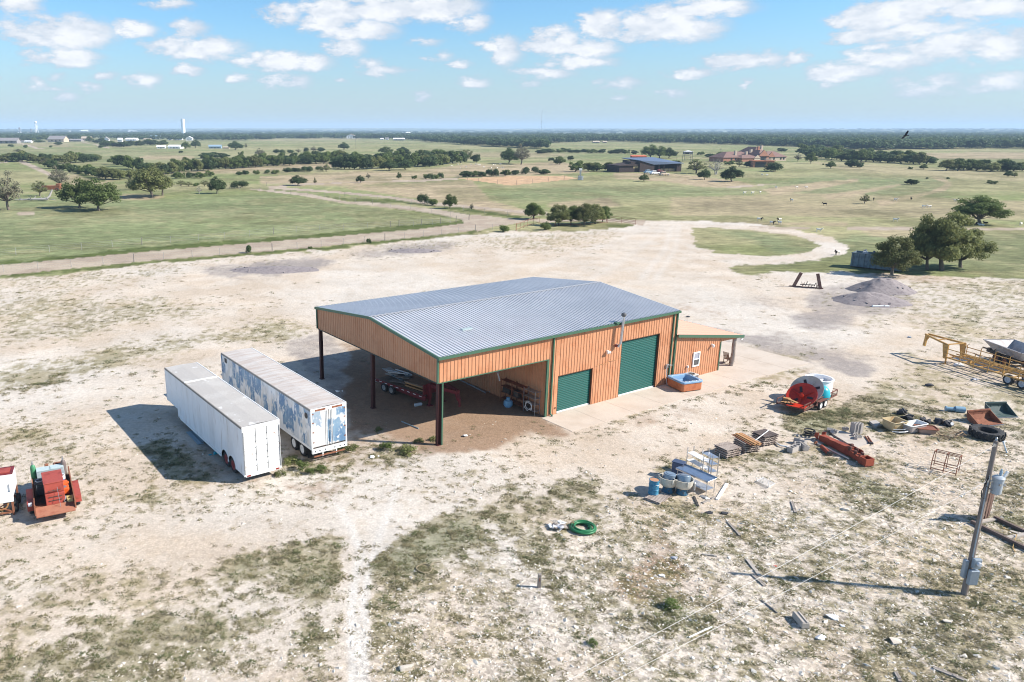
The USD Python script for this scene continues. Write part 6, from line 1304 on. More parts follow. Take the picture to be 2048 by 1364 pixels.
def heap(name, label, cx, cy, wpx, hgt, mt, depth=1.0, seed=1, stretch=.8, cat='gravel heap'):
    c = at(cx, cy); rx = wpx / 2 * depth_of(c) / FPX; ry = rx * stretch; rng = np.random.default_rng(seed)
    k, m = 22, 48; rr = np.linspace(0, 1, k)[:, None]; aa = (np.arange(m) * 2 * math.pi / m)[None]
    x, y = rr * np.cos(aa) * rx, rr * np.sin(aa) * ry; P = np.stack([x, y, 0 * x + seed], -1)
    h = hgt * np.clip(1 - rr ** 1.3, 0, 1) * (.75 + .5 * meshkit.fbm(P * .7, 3, seed)) + .10 * (meshkit.fbm(P * 3.5, 3, seed + 1) - .5) * (1 - rr ** 4) - .03
    wob = 1 + .22 * (meshkit.fbm(np.stack([np.cos(aa) * 1.5 + 0 * rr, np.sin(aa) * 1.5 + 0 * rr, 0 * rr + 0 * aa + seed], -1), 3, seed + 2) - .5) * 2
    V = np.stack([x * wob, y * wob, h], -1).reshape(-1, 3)
    F = [(i * m + j, (i + 1) * m + j, (i + 1) * m + (j + 1) % m, i * m + (j + 1) % m) for i in range(k - 1) for j in range(m)]
    t = thing(name, label, cat, (c[0], c[1], 0)); obj('mound', (V, np.array(F)), mt, t, smooth=True)
    for q in range(14):
        a, r = rng.uniform(0, 6.28), rng.uniform(.5, .98); s = rng.uniform(.08, .22)
        obj('rock', MB().hull(rng.uniform(-1, 1, (10, 3)) * s * (1, 1, .7) + (r * rx * math.cos(a), r * ry * math.sin(a), hgt * (1 - r ** 1.3) * .9 + .03)), mt, t)
    return t
GRAVEL = look('grey_gravel', alb(168, 158, 156), .95, c2=alb(146, 136, 136), scale=2, var=.2, vscale=14, bump=.8, bscale=40)
heap('gravel_heap', 'nearer of the two grey gravel heaps before the dumpster', 1738, 602, 148, 1.25, GRAVEL, seed=3)
heap('gravel_heap', 'farther of the two grey gravel heaps before the dumpster', 1764, 581, 126, 1.9, GRAVEL, seed=4)
heap('gravel_heap', 'low long grey gravel spread behind the carport toward the road', 545, 540, 190, .55, GRAVEL, seed=5, stretch=.45)
heap('gravel_heap', 'small low grey gravel patch right of the long gravel spread', 830, 502, 120, .4, GRAVEL, seed=6, stretch=.5)
p = G(1761, 614); t = thing('white_log', 'white beam lying at the foot of the nearer gravel heap', 'beam', p, -.05)
obj('beam', MB().box((0, 0, .12), (2.0, .22, .22), bev=.03), WHITE, t); obj('strap', MB().box((.4, 0, .12), (.08, .24, .24)), STEEL, t)

# --- pallets and what lies on them
def pallet_proto(name, deck, seed):
    rng = np.random.default_rng(seed); r = proto(name)
    for y in (-.40, 0, .40): obj('stringer', MB().box((0, y, .069), (1.08, .045, .070)), look('pallet_stringer', (.13, .105, .09), .9), r)
    for k in range(9): obj('deck_board', MB().box((-.545 + k * .136, 0, .123), (.098, 1.04 + rng.uniform(-.02, .02), .036), rotz(rng.uniform(-.01, .01))), deck, r)
    for x in (-.53, 0, .53): obj('bottom_board', MB().box((x, 0, .017), (.14, 1.02, .032)), deck, r)
    return r.GetPath()
PAL = [pallet_proto('pallet_pale', PALLETW, 1), pallet_proto('pallet_dark', PALLETD, 2)]
def pallets():
    for (quad, n, kind, top, lab, rows) in [
        ([(1431, 892), (1455, 880), (1482.5, 890.6), (1457, 904)], 4, 0, .62, 'pale pallet in the leftmost low stack', ('bottom', 'second', 'third', 'topmost with a slatted sunlit deck')),
        ([(1466, 875), (1494, 866), (1521, 878.5), (1498, 893)], 5, 0, .80, 'weathered pallet in the middle stack under tan boards', ('bottom', 'second', 'third', 'fourth', 'topmost')),
        ([(1505, 863), (1525, 853), (1557, 867), (1534, 876)], 5, 1, .80, 'dark decked pallet in the right hand stack', ('bottom', 'second', 'third', 'fourth', 'topmost'))]:
        c = sum(at(*q, top) for q in quad) / 4; e = at(*quad[3], top) - at(*quad[0], top); rz = math.atan2(e[1], e[0]); rng = random.Random(n + kind)
        for k in range(n):
            copy_of(PAL[kind if k == n - 1 or kind == 0 else 0], 'pallet', '%s, the %s one' % (lab, rows[k]), 'pallet', (c[0] + rng.uniform(-.04, .04), c[1] + rng.uniform(-.04, .04), .03 + k * .146), rz + math.pi / 2 + rng.uniform(-.05, .05), None, (1.05, 1.1, 1.06))
        if kind == 0 and n == 5:
            for k in range(9):
                g = thing('tan_board', ('orange tan board in the bundle on the middle pallet stack, %s' % ('lowest layer' if k < 4 else 'middle layer' if k < 7 else 'top layer')), 'board', (c[0], c[1], 0), rz + .02 * (k % 3), 'tan boards on the pallets')
                lay, j = (0, k) if k < 4 else (1, k - 4) if k < 7 else (2, k - 7)
                obj('plank', MB().box((.0 + .08 * (k % 3), -.42 + j * .24 + lay * .12, .795 + lay * .052), (1.9, .2, .045), bev=.006), WOOD_TAN if k % 3 else look('red_timber', alb(176, 120, 88), .8), g)
        if kind == 1:
            a, b = at(1512, 876, .98), at(1538, 857, .98); d = b - a; g = thing('white_pole', 'thin white pole lying across the right hand pallet stack', 'pole', (a[0], a[1], 0), math.atan2(d[1], d[0]))
            obj('pole', MB().tube([(-.1, 0, .84), (np.hypot(d[0], d[1]), 0, .86)], .03, 6), WHITE, g); obj('cap', MB().tube([(-.14, 0, .84), (-.08, 0, .84)], .036, 6), STEEL, g)
pallets()

def shelf_units():
    for pts, n, lab in (([(1375, 905), (1407, 922), (1416, 917.6)], 2, 'nearer white wire shelf standing left of the pallet stacks'), ([(1405, 909), (1425, 920), (1433, 911)], 3, 'farther grey wire shelf standing against the left pallet stack')):
        zt = 1.15; A, B, C = (at(*q, zt) for q in pts); d = B - A; L = min(1.9, np.hypot(d[0], d[1])); rz = math.atan2(d[1], d[0]); W = .5
        t = thing('wire_shelf', lab, 'shelf', (A[0], A[1], 0), rz)
        for x in (0, L):
            for y in (0, W): obj('post', MB().span((x - .02, y - .02, 0), (x + .02, y + .02, zt + .35)), STEEL, t)
        for z in ([zt, zt - .5] if n == 2 else [zt + .1, zt - .35, .3]): obj('shelf', MB().span((0, 0, z - .02), (L, W, z + .01)), WHITE if n == 2 else ALU, t)
shelf_units()

def work_table():
    zt = .92; q = [(1351.4, 935.7), (1371.4, 927.6), (1434.3, 955.7), (1416, 964)]; A, B, C, D = (at(*p, zt) for p in q)
    d = D - A; L = np.hypot(d[0], d[1]); rz = math.atan2(d[1], d[0]); W = .85
    t = thing('steel_table', 'long stainless steel work table with a lower shelf beside the mixing kettles', 'table', (A[0], A[1], 0), rz)
    obj('table_top', MB().box((L / 2, W / 2, zt), (L, W, .04), bev=.012), CHROME, t); obj('edge', MB().span((.02, -.02, zt - .08), (L - .02, .0, zt - .015)), CHROME, t)
    for x in (.12, L - .08):
        for y in (.06, W - .06): obj('leg', MB().tube([(x, y, 0), (x, y, zt - .02)], .022, 7), STEEL, t)
    obj('lower_shelf', MB().box((L / 2, W / 2, .28), (L - .25, W - .1, .03)), ALU, t); obj('backsplash', MB().span((0, W - .02, zt + .021), (L, W, zt + .09)), CHROME, t)
    g = thing('steel_hood', 'dark blue steel box behind the left end of the work table', 'box', A + rotz(rz) @ np.array([-.35, .75, -zt]), rz + .3)
    obj('box', MB().box((0, 0, .5), (.7, .5, 1.0), bev=.03), look('navy_steel', alb(98, 112, 140), .4, .3), g); obj('top', MB().box((0, 0, 1.02), (.74, .54, .04)), look('navy_steel', (0, 0, 0)), g)
work_table()

def kettles():
    for (x, y, r, lab) in ((1335, 983, .52, 'left white mixing kettle with an upturned grey pan in it'), (1364, 987, .56, 'right white mixing kettle with a tilted grey pan in it')):
        P = G(x, y); t = thing('mixing_kettle', lab + ' on a blue stand', 'kettle', P, .6)
        obj('stand', MB().lathe([(.26, 0), (.36, .02), (.30, .25), (.26, .5)], 14).box((.3, -.1, .12), (.3, .2, .24), bev=.03), look('stand_blue', alb(66, 116, 146), .6, c2=alb(110, 110, 110), scale=4), t)
        obj('bowl', MB().lathe([(.28, .38), (r * .8, .45), (r, .66), (r * 1.05, .98), (r * 1.09, 1.0), (r * 1.0, 1.0), (r * .93, .68), (r * .7, .5), (0, .46)], 26), CREAM, t, smooth=45)
        for a in (0, 2.1, 4.2): obj('lug', MB().box((r * 1.08 * math.cos(a), r * 1.08 * math.sin(a), .85), (.12, .1, .3), rotz(a), .02), CREAM, t)
        obj('clamp', MB().box((.32, -r * .98, .6), (.12, .14, .5), bev=.03), STEEL, t)
        g = thing('grey_pan', ('upturned' if x < 1350 else 'tilted') + ' round grey pan lying in the %s mixing kettle' % ('left' if x < 1350 else 'right'), 'pan', P + (0.02, .03, .72), .3, rx=0 if x < 1350 else -.18, ry=.12)
        GP = look('pan_grey', alb(152, 172, 190), .35, .3)
        obj('side', MB().lathe([(r * .72, 0), (r * .70, .42), (r * .66, .45), (0, .46)], 26), GP, g, smooth=40); obj('knob', MB().lathe([(r * .4, .455), (r * .42, .475), (0, .48)], 20), GP, g)
    P = G(1306, 991, .15); b = thing('blue_barrel', 'blue steel barrel with a rusty top standing on a small pallet', 'barrel', P, .3)
    pr = [(0, 0), (.30, 0), (.30, .05), (.29, .06), (.29, .28), (.31, .30), (.29, .32), (.29, .56), (.31, .58), (.29, .60), (.29, .84), (.31, .86), (.31, .90), (.29, .90)]
    obj('drum', MB().lathe([(a, z) for a, z in pr], 24), BLUE, b, smooth=40); obj('lid', MB().lathe([(.29, .87), (.24, .875), (0, .88)], 20), look('lid_rust', alb(214, 160, 124), .8), b); obj('handle', MB().tube([(-.1, -.3, .68), (-.08, -.34, .66), (.08, -.34, .66), (.1, -.3, .68)], .014, 5), WHITE, b)
    P = G(1313, 997); copy_of(PAL[0], 'pallet', 'single pale pallet on the ground under the blue barrel', 'pallet', P + (.1, 0, 0), .75, None, (1.15, .95, 1.0))
kettles()

def planks():
    items = [((1434, 999), (1454, 967), .18, WHITE, 'white board lying right of the steel table'), ((1388, 993), (1396, 1012), .14, look('tar_board', (.06, .055, .05), .8), 'dark board propped in front of the steel table'), ((1402, 991), (1416, 998), .22, ALU, 'short grey metal board before the steel table legs'), ((1405, 1006), (1430, 994), .16, WOOD_GREY, 'grey board lying before the steel table'),
             ((1584, 1003), (1591, 1025), .16, WOOD_GREY, 'single grey plank on the stony ground below the wire rack'), ((1455, 1043), (1480, 1071), .14, WOOD_GREY, 'thin grey plank left of the leaning plank pair'), ((1494, 1118), (1520, 1152), .18, look('pale_board', alb(206, 196, 184), .9), 'upper pale plank of the pair on the stony ground'), ((1504, 1148), (1530, 1172), .18, WOOD_GREY, 'lower grey plank of the pair on the stony ground'), ((1523, 1200), (1555, 1226), .06, WOOD_GREY, 'thin dark stick below the plank pair'),
             ((1866, 1335), (1928, 1360), .18, WOOD_GREY, 'long grey plank near the bottom right corner'), ((1791, 1344), (1801, 1363), .14, WOOD_GREY, 'short grey plank at the bottom edge'), ((1378, 1275), (1424, 1254), .06, WHITE, 'thin white stick beside the green weed patch'), ((1404, 1108), (1434, 1112), .10, look('pale_board', (0, 0, 0)), 'short pale board on the reddish soil'), ((2020, 1062), (2048, 1070), .2, look('pale_board', (0, 0, 0)), 'pale short board near the upright timber panel'),
             ((1895, 716), (1935, 722), .05, WHITE, 'white lath lying behind the neck of the hay trailer')]
    for a, b, w, mt, lab in items:
        A, rz, L = frame(a, b, .03); P = A + (0, 0, float(gz(A[0], A[1])) + .04)
        t = thing('plank', lab, 'plank', P, rz); obj('board', MB().box((L / 2, 0, 0), (L, w, .05), rotx(.05), .008), mt, t); obj('batten', MB().box((L * .7, 0, .035), (.12, w * .9, .03)), mt, t)
    A, rz, L = frame((1592, 1226), (1612, 1250), .2); t = thing('timber_block', 'thick squared timber block lying above the white litter', 'timber', A + (0, 0, .0), rz)
    obj('block', MB().box((L / 2, 0, .14), (L, .34, .26), bev=.015), look('pale_board', (0, 0, 0)), t); obj('cleat', MB().box((L / 2, .1, .29), (L * .96, .08, .04)), look('pale_board', (0, 0, 0)), t); obj('cleat', MB().box((L / 2, -.1, .29), (L * .96, .08, .04)), look('pale_board', (0, 0, 0)), t)
    P = G(1078, 1175); t = thing('post_stub', 'short weathered post standing in the grass below the green hose', 'post', P); obj('post', MB().box((0, 0, .35), (.16, .14, .8), rotx(.05), .01), WOOD_GREY, t); obj('strap', MB().box((0, -.075, .55), (.04, .012, .35)), RUST, t)
planks()

def hose():
    c = G(1167, 1059); rng = np.random.default_rng(2); t = thing('green_hose', 'coiled thick green hose lying on the stony ground', 'hose', (c[0], c[1], c[2] + .02), .3)
    HM = look('hose_green', alb(52, 132, 84), .4, var=.08); pts = []
    for k in range(120):
        a = k * .2; lay = k / 120 * 3.8; r = .62 - .05 * math.sin(lay * 2.1) - (.10 if lay > 2.6 else 0)
        pts.append((r * math.cos(a) - (.16 if lay < 1.2 else 0) + .05 * math.sin(lay * 3), r * 1.0 * math.sin(a) + (.12 if lay < 1.2 else 0), .06 + .035 * lay + .02 * math.sin(a * 1.5)))
    obj('coil', MB().tube(pts, .062, 9), HM, t, smooth=True); obj('coil_inner', MB().tube([(.4 * math.cos(a) - .05, .38 * math.sin(a) - .05, .07) for a in np.linspace(2.6, 6.6, 26)], .06, 9), HM, t, smooth=True)
    obj('fitting', MB().lathe([(0, 0), (.09, 0), (.09, .16), (.06, .18), (0, .18)], 12, (-.45, .55, .12), roty(1.2)), look('brass', (.45, .34, .18), .35, .7), t)
    c = G(1114, 1057); t = thing('scrap_pile', 'small pile of pale plaster and board scraps left of the green hose', 'scrap pile', c, .2); mats = [WHITE, look('plaster', alb(222, 222, 228), .8), WOOD_GREY]
    for k in range(11): obj('piece', MB().hull(rng.uniform(-.22, .22, (10, 3)) * (1, .8, .5) + (rng.uniform(-.45, .45), rng.uniform(-.3, .3), .10 + .012 * k)), mats[k % 3], t)
    for k in range(3): obj('slat', MB().bar((-.2 + .12 * k, .45, .3), (.25 + .12 * k, .1, .12), .06, .03), look('pale_board', (0, 0, 0)), t)
    c = G(848, 1138); t = thing('hose_ring', 'thin brown hose ring in the grass at the centre bottom', 'hose', c); obj('ring', MB().tube([(.38 * math.cos(a), .38 * math.sin(a), .04 + .02 * math.sin(2 * a)) for a in np.linspace(.4, 6.5, 40)], .03, 6), look('brown_hose', alb(176, 160, 128), .6), t, smooth=True); obj('tail', MB().tube([(.3, .25, .04), (.5, .5, .05), (.9, .6, .04)], .02, 5), look('brown_hose', (0, 0, 0)), t)
    for (x, y, lab, s) in ((1664, 1236, 'white crumpled plastic litter right of the timber block', .34), (1640, 1276, 'white folded sheet litter below the timber block', .3), (1684, 1252, 'small white pale cup beside the crumpled plastic', .16), (1418, 1027, 'dark grey bag scrap on the stony ground below the boards', .3), (1449, 1028, 'pale bag scrap right of the dark grey bag', .28), (1323, 1152, 'small white block on the reddish soil patch', .2), (1347, 1117, 'grey bag scrap on the reddish soil patch', .26), (1550, 1132, 'tiny bright red scrap under the overhead wires', .12), (1818, 675, 'small blue container on the bare yard', .3), (1376, 634, 'dark bucket standing behind the workshop roof line', .35), (1915, 731, 'white folded sheet beside the hay trailer shadow', .6), (1950, 760, 'grey board scrap under the hay trailer', .4), (1858, 772, 'dark stump like scrap by the track near the hay trailer', .5), (1690, 1020, 'pale rock slab beside the long green grass patch', .34), (1893, 1245, 'flat white rock right of the litter below the pole', .3), (1790, 1283, 'large flat white rock in the lower right grass', .45), (810, 1338, 'large white limestone rock at the bottom edge by the wheel track', .4)):
        c = G(x, y); rng = np.random.default_rng(int(x)); mt = look('rock_cream', alb(240, 228, 210), .95, c2=alb(222, 208, 188), scale=5) if 'rock' in lab else REDPL if 'red scrap' in lab else look('blue_can', (.12, .22, .34), .4) if 'blue' in lab else look('black_scrap', (.04, .04, .045), .7) if 'dark' in lab else look('grey_scrap', (.3, .31, .34), .7) if 'grey' in lab else look('litter_white', (.72, .72, .72), .6)
        t = thing('litter', lab, 'rock' if 'rock' in lab else 'litter', c); obj('body', MB().hull(rng.uniform(-1, 1, (22, 3)) * s * .72 * (1, .75, .36) + (0, 0, s * .12)), mt, t); obj('fold', MB().hull(rng.uniform(-.4, .4, (12, 3)) * s * (1, .8, .4) + (s * .6, s * .3, s * .08)), mt, t)
hose()

def beam_and_slab():
    q = [(1664, 870), (1679, 863), (1759, 884.5), (1711.6, 899)]; A = at(*q[0]); P = np.array([at(*p) for p in q])
    t = thing('concrete_square', 'square pale concrete pad beside the rusty boom', 'concrete pad', (A[0], A[1], 0)); v = P - A
    obj('pad', MB().hull(np.vstack([v + (0, 0, -.1), v + (0, 0, .10)])), look('pad_concrete', alb(220, 208, 194), .9, c2=alb(206, 194, 180), scale=2, var=.06), t); obj('edge_form', MB().bar(v[2] + (0, 0, .05), v[3] + (0, 0, .05), .06, .13), CONCRETE, t)
    A, rz, L = frame((1640, 873), (1738, 925), .3); t = thing('rusty_boom', 'long rusty red excavator boom lying beside the concrete pad', 'boom', A, rz)
    BM = look('boom_rust', alb(184, 92, 66), .8, c2=alb(160, 76, 56), scale=1.2, c3=alb(120, 62, 50), scale3=4, lo3=.56, hi3=.7, var=.12)
    obj('box_beam', MB().hull([(0, -.08, .05), (0, .40, .05), (0, -.08, .42), (0, .40, .42), (L * .62, -.12, .05), (L * .62, .38, .05), (L * .62, -.06, .60), (L * .62, .34, .60)]), BM, t)
    obj('foot_lug', MB().hull([(-.35, -.18, .2), (-.35, -.10, .2), (0, -.18, .6), (0, -.1, .6), (0, -.18, .1), (0, -.1, .1), (-.3, -.18, .5), (-.3, -.1, .5)]), BM, t); obj('foot_lug', MB().hull([(-.35, .4, .2), (-.35, .48, .2), (0, .4, .6), (0, .48, .6), (0, .4, .1), (0, .48, .1), (-.3, .4, .5), (-.3, .48, .5)]), BM, t)
    obj('nose', MB().hull([(L * .62, -.1, .1), (L * .62, .36, .1), (L * .62, -.1, .5), (L * .62, .36, .5), (L, -.25, .05), (L, .3, .05), (L, -.25, .3), (L, .3, .3)]), BM, t)
    for k in range(6): obj('bracket', MB().box((L * (.58 + .055 * k), .1 + .16 * (-1) ** k, .66 - .05 * k), (.18, .22, .28), rotz(.3 * k), .03), look('boom_dark', (.10, .04, .03), .8), t)
    obj('end_box', MB().span((L - .55, -.28, .06), (L + .05, -.22, .55)).span((L - .55, .28, .06), (L + .05, .34, .55)).span((L - .55, -.22, .06), (L - .5, .28, .55)).span((L - .0, -.22, .06), (L + .05, .28, .55)), BM, t)
    obj('hose', MB().tube([(.4, .2, .64), (.8, .3, .7), (1.1, .1, .68), (1.5, .2, .72)], .03, 6), BLACK, t); obj('side_plate', MB().box((L * .62, .45, .5), (1.3, .04, .25)), BM, t)
    A, rz, L = frame((1632, 885), (1696, 916), .1); t = thing('hydraulic_rod', 'long pale steel rod lying along the rusty boom', 'rod', A + (0, -.15, .1), rz); obj('rod', MB().tube([(0, 0, 0), (L, 0, 0)], .05, 8), look('rod_pale', (.5, .47, .44), .35, .5), t); obj('eye', MB().lathe([(.06, -.05), (.12, -.05), (.12, .05), (.06, .05), (.06, -.05)], 12, (-.1, 0, 0), rotx(math.pi / 2)), RUST, t)
    A, rz, L = frame((1643, 893), (1658, 907), .12); t = thing('hydraulic_cylinder', 'short dull red cylinder lying on the ground before the rusty boom', 'cylinder', A + (0, 0, .13), rz); obj('barrel', MB().lathe([(0, 0), (.13, 0), (.13, L), (0, L)], 14, (0, 0, 0), roty(math.pi / 2)), BM, t); obj('head', MB().lathe([(0, L), (.16, L), (.16, L + .15), (0, L + .15)], 12, (0, 0, 0), roty(math.pi / 2)), DARKSTEEL, t)
    p = G(1618, 873); t = thing('black_hose_heap', 'dark hose coil at the left foot of the rusty boom', 'hose', p); obj('coil', MB().tube([(.35 * math.cos(k * .4), .3 * math.sin(k * .4), .06 + .012 * k) for k in range(40)], .05, 6), BLACK, t); obj('clamp', MB().box((.3, 0, .2), (.1, .1, .4)), DARKSTEEL, t)
    # blocks
    n = 0
    def block(loc, rz, lab, rx=0.0, s=1.0):
        g = thing('cinder_block', lab, 'cinder block', loc, rz, rx=rx, s=s)
        m = MB().span((-.2, -.1, 0), (.2, -.07, .19)).span((-.2, .07, 0), (.2, .1, .19))
        for x in (-.185, 0, .185): m.span((x - .016, -.07, 0), (x + .016, .07, .19))
        obj('shell', m, BLOCK, g)
    p = G(1712, 869, .0) + (0, 0, .10)
    for lay in range(4):
        for j in range(3): block((p[0] - .22 + .215 * j, p[1] + .05, p[2] + lay * .195), math.pi / 2 + .3, 'grey block of the neat square stack on the concrete pad, %s layer %s' % (('bottom', 'second', 'third', 'top')[lay], ('left', 'middle', 'right')[j]))
    for k, (x, y, lab) in enumerate([(1716, 878, 'loose grey block lying in front of the block stack'), (1706, 873, 'fallen grey block touching the block stack'), (1711, 880, 'grey block lying flat on the concrete pad near the stack'), (1663, 869, 'grey block at the boom side corner of the concrete pad'), (1670, 867, 'tipped grey block at the rear left edge of the concrete pad'), (1659, 864, 'grey block left behind the rusty boom'), (1690, 862, 'pale grey block behind the concrete pad')]): block(G(x, y) + (0, 0, .1), .5 * k, lab, rx=.9 if k % 2 else 0)
    for k, (x, y, lab) in enumerate([(1585, 903, 'big pale concrete block left of the rusty boom, nearest'), (1594, 897, 'pale concrete block behind the nearest one left of the rusty boom'), (1605, 898, 'flat tilted concrete block at the right of the loose block group'), (1599, 889, 'farthest concrete block of the loose group left of the boom')]): block(G(x, y) + (0, 0, .02), .6 + .5 * k, lab, rx=0 if k < 2 else .25, s=1.9)
    p = G(1572, 893); t = thing('white_tube_bend', 'pale bent tube beside the loose concrete blocks', 'tube', p); obj('bend', MB().tube([(-.5, .3, .1), (-.45, -.1, .12), (-.1, -.3, .12), (.4, -.25, .12)], .06, 8), WHITE, t); obj('collar', MB().tube([(.38, -.25, .12), (.46, -.25, .12)], .08, 8), WHITE, t)
    A, rz, L = frame((1730, 873), (1739, 886), .1); t = thing('brown_pipes', 'two short brown pipes lying on the concrete pad', 'pipes', A + (0, 0, .14), rz)
    for y in (0, .16): obj('pipe', MB().tube([(0, y, 0), (L, y, 0)], .05, 7), RUST, t)
    obj('elbow', MB().box((L + .1, .05, 0), (.25, .3, .12), bev=.03), BLACK, t)
    q = [(1738, 846), (1752, 844), (1760, 850), (1752, 857)]; A = at(*q[0]); v = np.array([at(*p) for p in q]) - A; t = thing('stone_slab', 'flat grey slab lying left of the beige tub', 'slab', (A[0], A[1], 0)); obj('slab', MB().hull(np.vstack([v, v + (0, 0, .16)])), BLOCK, t); obj('side', MB().box(v[2] * .5 + v[3] * .5 + (0, -.02, .08), (.8, .03, .14), rotz(.4)), BLOCK, t)
beam_and_slab()

def tubs():
    from shapely.geometry import box as sbox
    def tub(name, label, x, y, L, W, H, inner, outer, rz, tiltx=0, rim=.06, cat='bathtub'):
        c = G(x, y); t = thing(name, label, cat, c, rz, rx=tiltx)
        ring = lambda a, b, r: list(sbox(-a + r, -b + r, a - r, b - r).buffer(r, quad_segs=4).exterior.coords)[:-1]
        def loft(rs):
            v = [np.array([(px, py, z) for px, py in ring(a, b, r)]) for a, b, r, z in rs]; n = len(v[0]); f = []
            for i in range(len(v) - 1):
                for j in range(n): f.append((i * n + j, i * n + (j + 1) % n, (i + 1) * n + (j + 1) % n, (i + 1) * n + j))
            return MB().add(np.vstack(v), f)
        obj('outer', loft([(L * .36, W * .34, .1, .02), (L * .42, W * .4, .12, .2), (L * .47, W * .46, .14, H - .03)]), outer, t, smooth=45)
        obj('basin', loft([(L / 2, W / 2, .15, H - .05), (L / 2 + .01, W / 2 + .01, .15, H - .02), (L / 2, W / 2, .15, H), (L / 2 - rim, W / 2 - rim, .14, H), (L * .40, W * .37, .13, .14), (L * .34, W * .3, .1, .1), (.03, .03, .01, .09)]), inner, t, smooth=45)
        return t
    tub('beige_tub', 'beige square tub with brown dirt inside on a white frame', 1787, 858, 1.35, 1.2, .72, look('tub_beige', alb(238, 216, 170), .5, c2=alb(206, 170, 120), scale=2), look('tub_beige', (0, 0, 0)), .25)
    t = tub('white_bathtub', 'white bathtub standing between the beige tub and the rusty tub', 1826, 862, 1.75, .95, .62, WHITE, look('tub_side', alb(206, 196, 190), .6), .35); obj('drain', MB().lathe([(0, 0), (.05, 0), (.05, .02), (0, .02)], 10, (-.3, -.42, .35), rotx(1.5)), BLACK, t)
    t = tub('rusty_tub', 'rusty brown low tub filled with earth right of the white bathtub', 1851, 865, 1.4, .95, .42, RUST, look('tub_pink', alb(190, 160, 146), .7), -.2); obj('earth', MB().box((0, 0, .33), (1.15, .7, .1), bev=.04), look('red_earth', alb(150, 96, 78), .95, bump=.6), t)
    P = G(1786, 860, .1); t = thing('tube_stand', 'curved white tube frame in front of the beige tub', 'tube stand', P, .25); obj('tube', MB().tube([(-.62, -.5, .05), (-.4, -.85, .1), (0, -.95, .12), (.4, -.85, .1), (.62, -.5, .05)], .035, 7), WHITE, t); obj('tube', MB().tube([(-.6, -.55, .2), (0, -.9, .3), (.6, -.55, .2)], .02, 6), WHITE, t)
    P = G(1906, 823); t = thing('blue_pump', 'pale blue grey pipe fitting lying on the stony ground', 'pump', P + (0, 0, .2), -.25); BP = look('pale_blue', alb(150, 190, 214), .45, var=.1)
    obj('drum', MB().lathe([(.18, .1), (.24, .1), (.24, .75), (.2, .75), (.2, .2), (0, .2)], 16, (0, 0, 0), roty(math.pi / 2)), BP, t, smooth=40); obj('neck', MB().lathe([(.13, -.5), (.15, -.5), (.15, .1), (.2, .12), (0, .12)], 12, (0, 0, 0), roty(math.pi / 2)), BP, t, smooth=40); obj('flange', MB().lathe([(.0, -.55), (.2, -.55), (.2, -.48), (0, -.48)], 12, (0, 0, 0), roty(math.pi / 2)), BP, t)
    for (a, b, mt, lab) in (((1946, 842), (1985, 836), RUST, 'rusty brown loader bucket lying open behind the big tyre'), ((1981, 825), (2014, 822), look('green_bucket', (.055, .085, .08), .5, c2=(.09, .12, .11), scale=3), 'dark green loader bucket behind the rusty bucket')):
        A, rz, L = frame(a, b, .2); L = max(L, 1.7); t = thing('loader_bucket', lab, 'loader bucket', A + (0, .1, 0), rz - .12)
        prof = [(-.75, .03), (.0, .0), (.35, .12), (.52, .42), (.50, .75)]; pr2 = [(y + .0, z + .035) for y, z in prof]
        m = MB(); v = []
        for y, z in prof: v += [(0, y, z), (L, y, z)]
        m.add(v, [(2 * i, 2 * i + 1, 2 * i + 3, 2 * i + 2) for i in range(4)]); v = [(x, y * .97, z + .03) for x, y, z in v]; m.add(v, [(2 * i, 2 * i + 1, 2 * i + 3, 2 * i + 2) for i in range(4)])
        obj('shell', m, mt, t)
        for x in (0, L): obj('cheek', MB().prism(prof, x - .02, x + .02, YZ), mt, t)
        obj('top_bar', MB().bar((-.02, .5, .76), (L + .02, .5, .76), .1), mt, t); obj('cutting_edge', MB().box((L / 2, -.76, .03), (L, .12, .03)), STEEL, t)
        for x in (L * .3, L * .7): obj('bracket', MB().box((x, .6, .55), (.06, .22, .35)), mt, t)
    c = at(1972, 873); t = thing('tractor_tyre', 'huge black tractor tyre lying flat behind the top of the utility pole', 'tyre', (c[0], c[1], 0), .2, rx=.04); r, w = 1.02, .56
    obj('carcass', MB().lathe([(r * .58, .06), (r * .72, .0), (r * .95, .03), (r, .12), (r, w - .12), (r * .95, w - .03), (r * .72, w), (r * .58, w - .06), (r * .56, w * .5), (r * .58, .06)], 40), TYRE, t, smooth=35)
    for k in range(36): a = k * 2 * math.pi / 36; z = w * (.30 if k % 2 else .70); obj('lug', MB().box((r * 1.015 * math.cos(a), r * 1.015 * math.sin(a), z), (.09, .09, w * .55), rotz(a) @ rotx(.6 if k % 2 else -.6)), TYRE, t)
    A, rz, L = frame((1861, 937), (1904, 948), .05); t = thing('metal_cage', 'rusty open metal frame cage standing on the stony ground', 'metal frame', A, rz); W, H = .95, 1.15; L = 1.35; r = .028
    for x in (0, L / 2, L):
        obj('hoop', MB().tube([(x, 0, 0), (x, 0.0, H * .55), (x, .3, H), (x, W, H * .95), (x, W, 0)], r, 5), RUST, t)
    for y, z in ((0, .12), (0, H * .55), (.3, H), (W, H * .95), (W, .12)): obj('rail', MB().tube([(0, y, z), (L, y, z)], r, 5), RUST, t)
    obj('slat', MB().tube([(0, .62, H * .97), (L, .62, H * .97)], r * .8, 5), RUST, t)
    A, rz, L = frame((1514, 962), (1538, 976), .1); t = thing('wire_rack', 'small white wire rack lying on the stony ground', 'rack', A + (0, 0, .12), rz + .1, rx=.25)
    for k in range(6): obj('wire', MB().bar((0, .1 * k, 0), (.9, .1 * k, 0), .02), WHITE, t)
